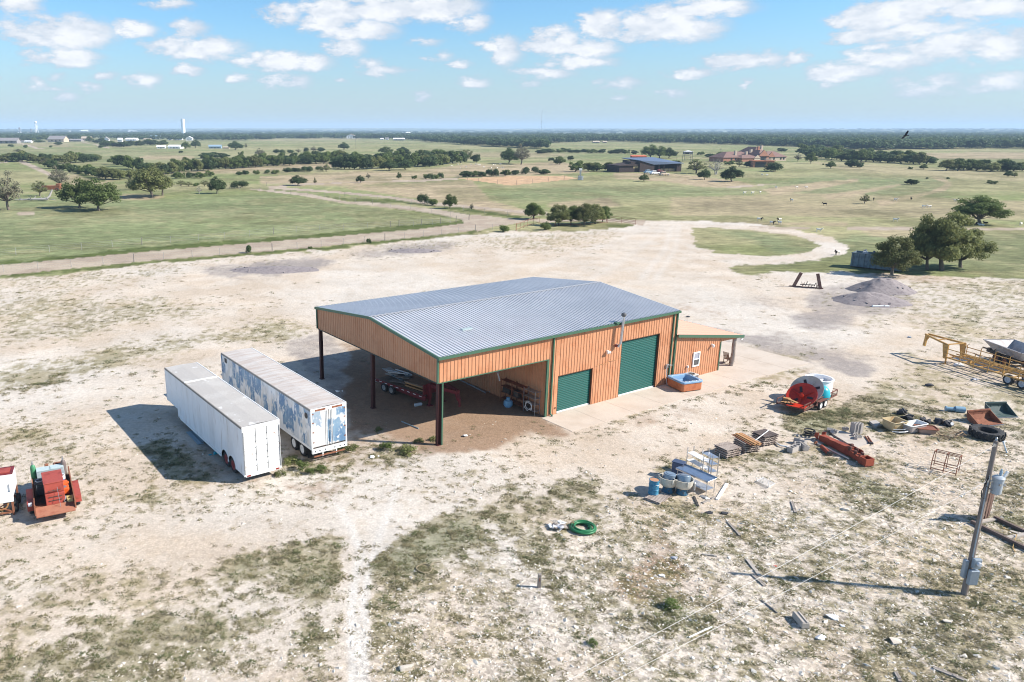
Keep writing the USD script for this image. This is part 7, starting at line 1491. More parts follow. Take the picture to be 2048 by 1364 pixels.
    for x in (0, .9): obj('end_bar', MB().bar((x, 0, 0), (x, .52, 0), .03).bar((x, 0, 0), (x, 0, .25), .03), WHITE, t)
    for (x, y, lab) in ((1804, 828, 'dark round scrap drum behind the beige tub'), (1877, 847, 'dark tangled scrap right of the rusty tub'), (1895, 852, 'dark machine scrap with a white dial right of the tangled scrap'), (1812, 839, 'dark rubble clump right behind the beige tub'), (1845, 846, 'black plastic heap behind the rusty tub'), (1952, 833, 'pale chunk beside the rusty loader bucket')):
        P = G(x, y); rng = np.random.default_rng(int(x)); t = thing('scrap_heap', lab, 'scrap', P); mt = look('black_scrap', (.04, .04, .045), .7) if 'pale' not in lab else BLOCK
        for k in range(4): obj('piece', MB().hull(rng.uniform(-.3, .3, (10, 3)) * (1, 1, .8) + (rng.uniform(-.25, .25), rng.uniform(-.2, .2), .22)), mt if k else DARKSTEEL, t)
        if 'dial' in lab: obj('dial', MB().lathe([(0, 0), (.12, 0), (.12, .03), (0, .03)], 14, (0.05, -.32, .3), rotx(1.2)), WHITE, t)
    P = G(1898, 872); rng = np.random.default_rng(6); t = thing('brush_pile', 'heap of dry brown brush on the stony ground', 'brush pile', P); BR = look('dry_brush', alb(186, 158, 126), .95, var=.25)
    for k in range(26):
        a = rng.uniform(0, 6.28); q = np.array([rng.uniform(-1.0, 1.0), rng.uniform(-.5, .5), rng.uniform(.03, .3)]); obj('stick', MB().tube([q, q + (rng.uniform(.3, .8) * math.cos(a), rng.uniform(.3, .8) * math.sin(a), rng.uniform(-.05, .15))], rng.uniform(.012, .035), 5), BR, t)
    P = G(2014, 906); t = thing('standpipe_tap', 'small white yard hydrant pipe near the right edge', 'hydrant', P, .4, rx=-.5); obj('pipe', MB().tube([(0, 0, 0), (0, 0, .75)], .045, 7), look('hydrant_grey', (.45, .5, .52), .5), t); obj('head', MB().box((.1, 0, .75), (.3, .12, .12), bev=.03), look('hydrant_grey', (0, 0, 0)), t)
tubs()

def pole():
    b = at(1928, 1188); tp = None
    ray = at(1990, 878, 7.6)
    t = thing('utility_pole', 'leaning wooden utility pole with a grey transformer and meter boxes', 'utility pole', (b[0], b[1], 0)); top = np.array([ray[0] - b[0], ray[1] - b[1], 7.6]); top[:2] *= .55
    PW = look('pole_wood', alb(158, 146, 138), .9, c2=alb(126, 114, 106), scale=2, stretch=(4, 4, .4), var=.15, bump=.4)
    obj('shaft', MB().tube([top * k / 8 for k in range(9)], np.linspace(.135, .09, 9), 14), PW, t, smooth=50)
    on = lambda z: top * z / 7.6
    GB = look('box_grey', alb(170, 184, 196), .45, .2)
    obj('breaker_box', MB().box(on(1.05) + (.02, -.28, 0), (.42, .2, .75), bev=.02), GB, t); m = obj('meter_box', MB().box(on(1.75) + (.05, -.28, 0), (.34, .2, .48), bev=.02), GB, t)
    obj('meter', MB().lathe([(.10, 0), (.11, .06), (.09, .12), (0, .13)], 16, on(1.78) + (.06, -.38, 0), rotx(math.pi / 2)), look('meter_glass', (.5, .52, .55), .15, spec=.8), m, smooth=40)
    obj('side_box', MB().box(on(1.35) + (-.26, -.05, 0), (.16, .22, .9), bev=.02), GB, t); obj('conduit', MB().tube([on(2.0) + (-.1, -.17, 0), on(6.0) + (-.08, -.13, 0)], .025, 6), GB, t)
    c = on(5.55) + (.42, -.05, 0); tr = obj('transformer', MB().lathe([(.0, -.44), (.19, -.44), (.22, -.40), (.23, .26), (.25, .28), (.25, .34), (.17, .40), (0, .42)], 22, c), look('transformer_grey', alb(196, 206, 214), .4), t, smooth=40)
    obj('bushing', MB().lathe([(.05, .42), (.07, .5), (.05, .54), (.07, .58), (.04, .66), (.04, .72), (0, .74)], 12, c + (.1, .05, 0)), look('bushing_blue', alb(176, 200, 216), .3), tr); obj('lug', MB().box(c + (.1, -.28, .1), (.07, .05, .1)).box(c + (-.1, -.28, .1), (.07, .05, .1)), STEEL, tr); obj('bracket', MB().bar(on(5.7), c + (-.1, 0, .15), .08).bar(on(5.3), c + (-.1, 0, -.25), .08), STEEL, t)
    obj('cutout', MB().box(c + (.38, .1, .45), (.08, .1, .3), roty(.4)), WHITE, t)
    obj('drip_loop', MB().tube([on(5.9) + (-.1, -.15, 0), on(5.3) + (-.35, -.2, 0), on(5.0) + (-.3, -.2, 0), on(4.9) + (-.12, -.15, 0)], .018, 5).tube([on(6.0) + (-.1, -.15, 0), on(5.6) + (-.28, -.2, 0), on(5.35) + (.1, -.22, 0)], .018, 5), BLACK, t)
    obj('insulator', MB().lathe([(.03, 0), (.05, .05), (.03, .1), (.05, .15), (0, .2)], 10, top), STEEL, t); obj('hook', MB().bar(top + (0, 0, -.1), top + (-.18, -.12, -.1), .05), STEEL, t)
    WI = look('wire_pale', (.58, .56, .53), .5)
    for k, (z, far) in enumerate(((7.45, (1100, 1364)), (5.75, (1195, 1364)))):
        a = b + on(z) + (-.12, -.12, 0); e = at(far[0], far[1], z - 1.0); d = e - a; e2 = a + d * 1.5
        s = np.linspace(0, 1, 30)[:, None]; p = a + (e2 - a) * s - np.array([0, 0, 1.0]) * (s * (1 - s)) * 1.2 * np.array([[1.0]])
        p[:, 2] = p[:, 2]
        w = thing('power_line', '%s pale overhead wire running from the utility pole toward the lower left' % ('upper' if k == 0 else 'lower'), 'wire', (0, 0, 0)); obj('wire', MB().tube(p, .0075, 6), WI, w); obj('clamp', MB().box(p[0], (.08, .08, .1)), STEEL, w)
    # upright timber panel and the frame on the ground
    A, rz, L = frame((1955, 1046), (1990, 1036), 0); t = thing('board_fence', 'upright panel of weathered brown boards behind the utility pole', 'fence panel', A, rz + .15); BW = look('brown_boards', alb(142, 112, 98), .9, c2=alb(104, 80, 70), scale=1.4, stretch=(6, 6, .5), var=.2, bump=.5); rng = np.random.default_rng(12)
    for k in range(8): obj('board', MB().box((.09 + k * .175, rng.uniform(-.02, .02), .86 + rng.uniform(-.12, .1)), (.165, .03, 1.75), rotx(rng.uniform(-.03, .03))), BW, t)
    for z in (.4, 1.3): obj('rail', MB().span((0, .03, z - .05), (1.42, .08, z + .05)), BW, t)
    A, rz, L = frame((1988, 1038), (2060, 1072), 0); t = thing('timber_bed', 'timber bed frame lying on the ground at the right edge', 'timber bed', A, rz)
    for y in (0, -1.7): obj('beam', MB().span((0, y - .08, 0), (4.2, y + .08, .2)), look('dark_timber', (.13, .095, .08), .9, var=.2), t)
    for x in (.0, 1.7, 3.4): obj('cross_board', MB().span((x, -1.62, .02), (x + .22, -.08, .12)), look('pale_board', (0, 0, 0)), t)
    A, rz, L = frame((2006, 1064), (2030, 1098), 0); t = thing('yellow_strap', 'thin yellow rope lying over the timber bed frame', 'rope', A); q = at(2030, 1105) - A; obj('rope', MB().tube([(0, 0, .22), (.25, -.6, .2), q * .8 + (0, 0, .05), q + (0, 0, .03)], .02, 5), YELLOW, t); obj('knot', MB().box((0, 0, .24), (.08, .08, .06), bev=.02), YELLOW, t)
pole()
# ------------------------------------------------------------------ fences and gates
POSTW = look('fence_post_grey', (.20, .18, .16), .9, var=.2)
TPOST = look('steel_t_post', (.30, .29, .27), .7, var=.2)
WIREM = look('fence_wire', (.30, .29, .28), .5)
GATE = look('rusty_pipe', alb(170, 108, 84), .8, var=.15)
def fence(label, pts, step, h=1.25, wood=5, wires=4, pipe=False, nmax=60):
    P = [at(*p) for p in pts]; A = P[0]; t = thing('wire_fence' if not pipe else 'pipe_fence', label, 'fence', (A[0], A[1], 0))
    Q = np.array([p - A for p in P]); seg = np.r_[0, np.cumsum(np.linalg.norm(np.diff(Q, axis=0), axis=1))]; n = min(nmax, max(2, int(seg[-1] / step)))
    for k in range(n + 1):
        s = seg[-1] * k / n; x, y = np.interp(s, seg, Q[:, 0]), np.interp(s, seg, Q[:, 1]); z = float(gz(x + A[0], y + A[1])); r = .07 if (k % wood == 0) else .035
        obj('post', MB().tube([(x, y, z - .1), (x + .02, y, z + h + (.15 if k % wood == 0 else 0))], r, 6), GATE if pipe else (POSTW if k % wood == 0 else TPOST), t)
    for w in range(wires):
        z = h * (.25 + .72 * w / max(1, wires - 1)); s = np.linspace(0, seg[-1], n * 2 + 1)
        obj('rail' if pipe else 'wire', MB().tube(np.stack([np.interp(s, seg, Q[:, 0]), np.interp(s, seg, Q[:, 1]), z + 0 * s], 1), .035 if pipe else .008, 4), GATE if pipe else WIREM, t)
fence('wire fence between the pale yard and the tan road', [(-30, 556), (3, 545), (330, 519), (640, 494), (840, 474), (940, 463), (985, 459)], 4.6)
fence('wire fence along the near edge of the green field beyond the road', [(-30, 518), (28, 510), (275, 490), (415, 480), (620, 462), (840, 452), (900, 446)], 5.2)
fence('wooden posted fence with leaning rails at the right corner of the green field', [(798, 453), (861, 450), (900, 446), (938, 440)], 4.5, 1.35, 1, 3)
fence('wire fence along the far edge of the green field beside the back road', [(938, 440), (880, 428), (740, 408), (640, 394), (520, 382), (440, 378)], 9)
fence('wire fence along the bank between back road and far track', [(690, 393), (800, 404), (900, 418), (1000, 430), (1066, 437)], 8)
fence('wire fence around the near sides of the sandy arena', [(916, 357), (951, 364), (1022, 371), (1066, 366), (1157, 357)], 12, 1.6, 1, 3)
fence('rusty pipe gate fence left of the oak row at the entrance', [(1032, 462), (1055, 453), (1078, 448)], 2.6, 1.5, 99, 2, True)
fence('pipe panel fence right of the oak row at the entrance', [(1213, 443), (1240, 446), (1271, 450)], 3.0, 1.4, 99, 4, True)
fence('low pipe fence under the oak row at the entrance', [(1110, 452), (1150, 451), (1215, 446)], 3.0, .9, 99, 2, True)
fence('wire fence at the far side of the track before the creek wood', [(533, 372), (610, 367), (720, 361), (860, 356)], 14)
for a, b, lab in (((1068, 438), (1045, 445), 'diagonal timber brace of the corner post at the entrance'),):
    A, B = at(*a), at(*b); t = thing('corner_brace', lab, 'fence brace', (A[0], A[1], 0)); obj('post', MB().tube([(0, 0, 0), (0, 0, 1.6)], .1, 6), POSTW, t); obj('brace', MB().bar((0, 0, 1.4), (B - A) * .5 + (0, 0, .05), .12), POSTW, t)

# ------------------------------------------------------------------ far buildings
DKWIN = look('dark_window', (.03, .035, .04), .2, var=0)
BRICK = look('brick_wall', alb(196, 142, 118), .9, c2=alb(180, 126, 104), scale=2, var=.1)
TILE = look('house_tiles', alb(150, 118, 108), .85, var=.12)
FARWHITE = look('far_white', (.78, .78, .77), .6, var=.04)
FARGREY = look('far_grey', alb(172, 166, 164), .7, var=.06)
FARBLUE = look('far_blue', alb(168, 196, 214), .6, var=.06)
FARTAN = look('far_tan', alb(222, 204, 180), .8, var=.06)
def gable(m, lo, hi, zr, ov=.4, along='x'):
    (x0, y0, z), (x1, y1, _) = lo, hi
    if along == 'x':
        yc = (y0 + y1) / 2; P = [(x0 - ov, y0 - ov, z - .1), (x1 + ov, y0 - ov, z - .1), (x1 + ov, yc, zr), (x0 - ov, yc, zr), (x1 + ov, y1 + ov, z - .1), (x0 - ov, y1 + ov, z - .1)]
    else:
        xc = (x0 + x1) / 2; P = [(x0 - ov, y0 - ov, z - .1), (x0 - ov, y1 + ov, z - .1), (xc, y1 + ov, zr), (xc, y0 - ov, zr), (x1 + ov, y1 + ov, z - .1), (x1 + ov, y0 - ov, z - .1)]
    P = np.array(P, float); m.add(np.vstack([P, P - (0, 0, .18)]), [(0, 1, 2, 3), (3, 2, 4, 5), (6, 9, 8, 7), (9, 11, 10, 8), (0, 6, 7, 1), (5, 4, 10, 11), (0, 3, 9, 6), (3, 5, 11, 9), (1, 7, 8, 2), (2, 8, 10, 4)])
    return m
def house(px, py, wpx, hpx, wall, roof, lab, cat='house', rz=0.0, along='x', deep=.6, nwin=3, rooff=.42):
    P = at(px, py); P[2] = float(gz(P[0], P[1])); d = depth_of(P); W, H = wpx * d / FPX, hpx * d / FPX; D = W * deep; ze = H * (1 - rooff)
    t = thing('far_house' if cat == 'house' else 'far_barn', lab, cat, P, rz)
    b = MB().span((-W / 2, 0, -.3), (W / 2, D, ze))
    if along == 'x':
        for x in (-W / 2, W / 2): b.hull([(x - .05, 0, ze), (x + .05, 0, ze), (x - .05, D, ze), (x + .05, D, ze), (x - .05, D / 2, H - .1), (x + .05, D / 2, H - .1)])
    else:
        for y in (0, D): b.hull([(-W / 2, y - .05, ze), (-W / 2, y + .05, ze), (W / 2, y - .05, ze), (W / 2, y + .05, ze), (0, y - .05, H - .1), (0, y + .05, H - .1)])
    obj('wall', b, wall, t); obj('roof', gable(MB(), (-W / 2, 0, ze), (W / 2, D, ze), H, W * .03 + .2, along), roof, t)
    for k in range(nwin):
        x = -W / 2 + W * (k + 1) / (nwin + 1); obj('window' if k != nwin // 2 else 'door', MB().span((x - W * .04, -.06, ze * (.35 if k != nwin // 2 else 0)), (x + W * .04, .02, ze * .75)), DKWIN, t)
for a in [(8, 287, 52, 11, FARGREY, FARGREY, 'long low pale metal barn at the left edge below the town', 'barn', 0, 'x', .3, 4, .5), (55, 285, 14, 4, FARWHITE, FARWHITE, 'small white shed right of the long pale barn', 'barn'), (45, 285, 6, 4, FARWHITE, FARGREY, 'white trailer like shed at the drive head far left', 'barn'), (112, 284, 33, 12, FARTAN, FARGREY, 'big grey roofed house among trees at the far left', 'house', -.1, 'x', .6, 3, .55), (150, 283, 24, 5, FARGREY, FARGREY, 'low grey roofed house right of the big roofed house'), (172, 282, 18, 9, FARTAN, FARTAN, 'tan two level house at the second white drive'), (212, 286, 12, 12, FARWHITE, FARGREY, 'tall white gabled house right of the second drive', 'house', 0, 'y'), (240, 284, 9, 8, FARWHITE, FARWHITE, 'small white house left edge of the grove'),
          (322, 297, 17, 6, FARWHITE, FARWHITE, 'white arched barn left of the white barn pair', 'barn', .1), (348, 297, 26, 7, FARWHITE, FARWHITE, 'white barn with grey end beside two round trees', 'barn', -.2), (430, 297, 24, 7, FARBLUE, FARBLUE, 'pale blue shed left of the leaning dark tree', 'barn', .1), (452, 297, 12, 4, FARTAN, FARTAN, 'low tan lean-to right of the pale blue shed', 'barn'),
          (262, 282, 22, 6, FARWHITE, FARWHITE, 'white house row below the town trees at left'), (310, 278, 18, 7, FARWHITE, FARBLUE, 'pale blue roofed house below the town trees'), (294, 281, 14, 4, FARTAN, FARTAN, 'low tan house below the town trees'), (340, 280, 8, 6, FARWHITE, FARWHITE, 'narrow white house left of the tall white tank'), (357, 280, 14, 5, FARWHITE, FARTAN, 'white bungalow just left below the tall white tank'), (378, 281, 13, 8, FARWHITE, FARWHITE, 'steep white gabled barn right below the tall white tank', 'barn', 0, 'y'),
          (547, 277, 11, 5, FARTAN, FARWHITE, 'white shed at the left end of the far pasture top', 'barn'), (574, 276, 9, 6, FARWHITE, FARWHITE, 'white gabled house on the far pasture top', 'house', 0, 'y'), (596, 276, 18, 4, FARWHITE, FARBLUE, 'long white barn on the far pasture top', 'barn'), (614, 276, 7, 3, FARWHITE, FARWHITE, 'small white shed right of the long white barn', 'barn'), (678, 276, 11, 4, FARWHITE, FARWHITE, 'white arched shed at the middle horizon', 'barn'), (702, 277, 18, 9, FARWHITE, look('salmon_roof', alb(226, 180, 156)), 'pink roofed white hall at the middle horizon', 'hall', 0, 'y'), (718, 276, 8, 3, FARWHITE, FARWHITE, 'little white shed right of the pink roofed hall', 'barn'),
          (764, 280, 6, 4, FARWHITE, FARWHITE, 'small white house before the far wood, left one'), (774, 280, 7, 5, FARWHITE, FARGREY, 'small white house before the far wood, right one'), (798, 281, 22, 5, FARGREY, FARWHITE, 'long white roofed shed before the far wood', 'barn'), (816, 268, 9, 4, FARWHITE, FARWHITE, 'tiny white building high on the middle horizon'), (949, 283, 12, 5, FARTAN, FARWHITE, 'white roofed house in the wood at the middle right'), (1000, 282, 12, 4, FARWHITE, FARTAN, 'tan roofed house in the wood right of the middle'), (1034, 289, 16, 6, FARWHITE, FARBLUE, 'white house with a pale roof above the big pale tree'), (996, 271, 9, 5, FARWHITE, FARWHITE, 'white steep building high in the far wood', 'house', 0, 'y'),
          (1193, 286, 13, 4, FARTAN, FARTAN, 'tan shed at the edge of the right forest, left one', 'barn'), (1210, 286, 8, 4, FARTAN, FARTAN, 'tan shed at the edge of the right forest, right one', 'barn'), (790, 312, 0.1 + 13, 7, FARTAN, FARGREY, 'pale cottage hidden between the two trees behind the creek wood'), (45, 267, 22, 3, FARWHITE, FARWHITE, 'long white plant building on the left horizon', 'hall'), (140, 265, 6, 2.5, FARWHITE, FARWHITE, 'white block on the left horizon under thin haze'), (168, 265, 12, 4, FARWHITE, FARWHITE, 'white silo like buildings on the left horizon', 'hall'), (264, 265, 16, 3, FARWHITE, FARWHITE, 'white building cluster on the horizon left of the tall tank', 'hall')]:
    house(*a)

def brick_house():
    P = at(1446, 324); Pr = at(1574, 322); W = np.linalg.norm(Pr - P) ; s = W / 128.0                 # metres for each photograph pixel here
    t = thing('brick_house', 'big brick house with steep brown tiled hip roofs and several chimneys', 'house', P, math.atan2((Pr - P)[1], (Pr - P)[0]))
    X = lambda px: (px - 1446) * s
    def wing(name, x0, x1, y0, y1, ze, zr, wall):
        ze, zr = ze * .72, zr * .66
        obj('wall', MB().span((x0, y0, -.3), (x1, y1, ze)), wall, t); o = min((x1 - x0), (y1 - y0)) / 2; c = [(x0 - .5, y0 - .5, ze), (x1 + .5, y0 - .5, ze), (x1 + .5, y1 + .5, ze), (x0 - .5, y1 + .5, ze)]
        if (x1 - x0) >= (y1 - y0): r = [(x0 + o * .8, (y0 + y1) / 2, zr), (x1 - o * .8, (y0 + y1) / 2, zr)]
        else: r = [((x0 + x1) / 2, y0 + o * .8, zr), ((x0 + x1) / 2, y1 - o * .8, zr)]
        return obj('roof', MB().hull(c + r + [(a, b, ze - .15) for a, b, _ in c]), TILE, t)
    wing('a', X(1446), X(1477), 0, 14, 4.0, 9.6, BRICK); wing('b', X(1476), X(1512), -3, 8, 3.4, 6.8, BRICK); wing('c', X(1470), X(1524), 8, 22, 4.2, 9.4, BRICK); r = wing('d', X(1514), X(1536), 0, 12, 5.0, 11.2, BRICK)
    wing('e', X(1522), X(1552), 8, 26, 6.4, 14.2, BRICK); wing('f', X(1534), X(1574), 1, 14, 4.0, 9.8, FARTAN)
    for x, y, z0, z1, mt in ((1489, 10, 5, 10.4, FARTAN), (1511, 10, 4, 9.6, FARTAN), (1532, 9, 8, 14.6, BRICK), (1545, 12, 9, 15.4, FARTAN), (1520, 10, 6, 11.6, FARTAN)): obj('chimney', MB().span((X(x) - .7, y - .7, z0 * .6), (X(x) + .7, y + .7, z1 * .67)), mt, t)
    obj('gable', MB().hull([(X(1500), -3.3, .0), (X(1512), -3.3, 0), (X(1500), -3.3, 2.5), (X(1512), -3.3, 2.5), (X(1506), -3.3, 4.5), (X(1506), -2.9, 4.5), (X(1500), -2.9, 2.5), (X(1512), -2.9, 2.5)]), FARTAN, t); obj('gable', MB().hull([(X(1514), -.6, 3.5), (X(1535), -.6, 3.5), (X(1524), -.6, 7.6), (X(1524), .2, 7.6), (X(1514), .2, 3.5), (X(1535), .2, 3.5)]), BRICK, t); obj('gable', MB().hull([(X(1534), .4, 2.8), (X(1550), .4, 2.8), (X(1542), .4, 6.2), (X(1542), 1, 6.2), (X(1534), 1, 2.8), (X(1550), 1, 2.8)]), BRICK, t)
    obj('porch_opening', MB().span((X(1516), -.1, .4), (X(1531), .05, 3.2)), DKWIN, t)
    for x in (1540, 1549, 1563, 1569): obj('window', MB().span((X(x) - .6, .9, 1.0), (X(x) + .6, 1.02, 2.4)), DKWIN, t)
    for x in (1462, 1470): obj('window', MB().span((X(x) - .6, -.06, 1.0), (X(x) + .6, .02, 2.4)), DKWIN, t)
    P = at(1525, 335); t = thing('brick_outbuilding', 'small brick outbuilding with a dark opening below the big brick house', 'outbuilding', P, 0); obj('wall', MB().span((-5.4, 0, -.2), (6.5, 5, 3.6)), BRICK, t); obj('roof', MB().span((-5.8, -.4, 3.6), (6.9, 5.4, 3.95)), look('terracotta_roof', alb(214, 140, 106), .8), t); obj('opening', MB().span((-4.4, -.06, 0), (1.6, .05, 3.0)), DKWIN, t); obj('vault', MB().span((2, 1, 3.95), (5, 3, 4.8)), FARTAN, t)
brick_house()

def ranch():
    P = at(1238, 345); Q = at(1362, 343); d = Q - P; W = np.hypot(d[0], d[1]); s = W / 124; rz = math.atan2(d[1], d[0]); X = lambda px: (px - 1238) * s
    t = thing('dark_barn', 'long dark brown barn with a blue grey metal roof and open hay bay', 'barn', P, rz); DB = look('dark_boards_barn', (.045, .03, .028), .85, var=.2); BR = look('barn_roof_blue', alb(128, 142, 168), .45, .3)
    obj('wall', MB().span((X(1238), 0, -.2), (X(1278), 12, 3.4)), DB, t); obj('wall', MB().hull([(X(1276), -1, -.2), (X(1305), -1, -.2), (X(1276), 16, -.2), (X(1305), 16, -.2), (X(1276), -1, 5.6), (X(1276), 16, 5.6), (X(1305), -1, 3.6), (X(1305), 16, 3.6)]), DB, t); obj('wall', MB().span((X(1305), 11, -.2), (X(1362), 16, 4.0)), DB, t); obj('wall', MB().span((X(1352), 0, -.2), (X(1362), 11, 3.8)), DB, t)
    obj('roof', MB().hull([(X(1276), -1.4, 5.9), (X(1303), -1.4, 3.9), (X(1363), -1.4, 4.3), (X(1363), -1.4, 4.1), (X(1303), -1.4, 3.7), (X(1276), -1.4, 5.7), (X(1276), 17, 6.6), (X(1340), 17, 6.8), (X(1363), 17, 5.0), (X(1363), 17, 4.8), (X(1276), 17, 6.3)]), BR, t); obj('roof', MB().hull([(X(1237), -.5, 3.4), (X(1262), -.5, 4.2), (X(1278), -.5, 4.2), (X(1237), 12.5, 3.6), (X(1278), 12.5, 4.6), (X(1237), -.5, 3.2), (X(1278), -.5, 3.2)]), DB, t); obj('cupola', MB().span((X(1262), 1, 4.3), (X(1277), 6, 5.2)), DB, t); obj('hay_door', MB().span((X(1265), -.06, 2.0), (X(1275), .02, 4.0)), look('tan_boards', alb(196, 174, 132)), t)
    for x in (1305, 1315, 1325, 1352): obj('post', MB().span((X(x) - .15, -.8, 0), (X(x) + .15, -.5, 4.0)), DB, t)
    R = rotz(rz)
    for k in range(7):
        g = thing('hay_bale', 'round straw bale in the open bay of the dark barn, %s from the left' % ('first', 'second', 'third', 'fourth', 'fifth', 'sixth', 'last')[k], 'hay bale', P + R @ np.array([X(1325.5 + 4.1 * k), 2.0 + .3 * (k % 2), .8]), rz, rx=0)
        BL = look('straw', alb(226, 200, 168), .95, var=.15); obj('bale', MB().lathe([(0, -.7), (.74, -.7), (.8, -.62), (.8, .62), (.74, .7), (0, .7)], 16, (0, 0, 0), rotx(math.pi / 2)), BL, g); obj('net', MB().lathe([(.81, -.3), (.81, .3)], 16, (0, 0, 0), rotx(math.pi / 2)), FARTAN, g)
    for (x, y, mt, lab) in ((1297, 347, FARBLUE, 'pale blue pickup truck parked before the dark barn'), (1309, 349, FARWHITE, 'white pickup truck in front of the pale blue one'), (1328, 351, FARTAN, 'cream van parked before the hay bales')):
        g = thing('parked_truck', lab, 'truck', at(x, y), rz + .1); obj('body', MB().box((0, 0, .75), (5.0, 1.9, .7), bev=.15).box((-.6, 0, 1.4), (2.2, 1.7, .8), bev=.25), mt, g); obj('window', MB().box((-.6, 0, 1.45), (1.9, 1.74, .4), bev=.05), DKWIN, g)
        for a in (-1.6, 1.6):
            for b in (-.9, .9): wheel(g, (a, b, .38), .38, .24, TYRE, STEEL)
    g = thing('red_tractor', 'dark red tractor between the trucks and the hay bales', 'tractor', at(1320, 348), rz); obj('body', MB().box((.5, 0, 1.1), (2.4, .9, .9), bev=.1).box((-.9, 0, 1.6), (1.2, 1.3, 1.4), bev=.1), MAROON, g); [wheel(g, (-.9, y, .75), .75, .4, TYRE, MAROON) for y in (-.9, .9)]; [wheel(g, (1.3, y, .45), .45, .3, TYRE, MAROON) for y in (-.7, .7)]
    P = at(1264, 325); g = thing('red_shed', 'small red shed with an orange roof behind the dark barn', 'shed', P, .0); RS = look('shed_red', alb(190, 66, 52), .7); obj('wall', MB().span((0, 0, -.2), (9.5, 5, 4.0)), RS, g); obj('roof', MB().hull([(-.3, -.3, 4.0), (9.8, -.3, 4.0), (-.3, 5.3, 4.7), (9.8, 5.3, 4.7), (-.3, 5.3, 4.4), (9.8, 5.3, 4.4), (-.3, -.3, 3.8), (9.8, -.3, 3.8)]), look('shed_roof', alb(226, 128, 92), .7), g)
    for k in range(5): obj('opening', MB().span((.5 + k * 1.35, -.06, .2), (1.5 + k * 1.35, .02, 2.8)), MAROON, g)
    P = at(1376, 324); g = thing('lookout_stand', 'white topped lookout stand on tall legs behind the dark barn', 'lookout stand', P, s=.70)
    for x in (-3.6, 3.6):
        for y in (0, 5): obj('leg', MB().bar((x * 1.1, y, 0), (x, y, 10), .3), POSTW, g)
    obj('platform', MB().span((-4, -.3, 5.6), (4, 5.3, 6.0)), FARTAN, g); obj('cabin', MB().span((-3.5, 0, 7.2), (3.6, 5, 9.8)), FARGREY, g); obj('shutter', MB().span((-3.3, -.06, 7.3), (.2, .0, 8.6)), DKWIN, g); obj('roof', MB().hull([(-4.2, -.4, 9.8), (4.4, -.4, 9.8), (-4.2, 5.4, 9.8), (4.4, 5.4, 9.8), (0, 2.5, 10.7)]), FARWHITE, g)
    for z in (2.4, 4.4): obj('cross_brace', MB().bar((-3.8, 0, z), (3.8, 0, z), .2).bar((-3.8, 0, z - 1.6), (3.8, 0, z), .15), POSTW, g)
    P = at(1160, 360); g = thing('wind_pump', 'little grey pump stand at the right end of the sandy arena', 'pump', P); obj('mast', MB().span((-.3, -.3, 0), (.3, .3, 4.2)), STEEL, g); obj('tank', MB().lathe([(0, 0), (1.2, 0), (1.2, 1.6), (0, 1.8)], 14, (.2, 0, 0)), STEEL, g); obj('head', MB().box((0, 0, 4.5), (1.2, .8, .8)), FARWHITE, g)
    P = at(105, 382); g = thing('rusty_machine', 'rusty red farm machine behind the twin oaks', 'machine', P, .1); obj('body', MB().box((0, 0, 1.2), (6, 2.2, 1.4), bev=.1).box((2.4, 0, 2.0), (1.4, 2.2, 1.2), bev=.1), RUST, g); [wheel(g, (x, -1.2, .6), .6, .35, TYRE, RUST) for x in (-2, 2)]
    rng = np.random.default_rng(14); P = at(78, 402); g = thing('fallen_tree', 'bleached fallen tree lying in the field left of the twin oaks', 'fallen tree', P)
    m = MB().tube([(4, 1, 3.4), (3.2, .5, 1.5), (2.5, 0, .6), (-3, -.5, .5), (-7, -1, .4)], [.2, .35, .4, .3, .1], 7)
    for k in range(14): a = rng.uniform(-6, 4); m.tube(limb_pts((a, -.3, .5), (a + rng.uniform(-3, 2), rng.uniform(-2.5, 2.5), rng.uniform(.2, 1.8)), rng), np.linspace(.14, .04, 6), 5)
    obj('trunk', m, DEAD, g, smooth=True)
ranch()

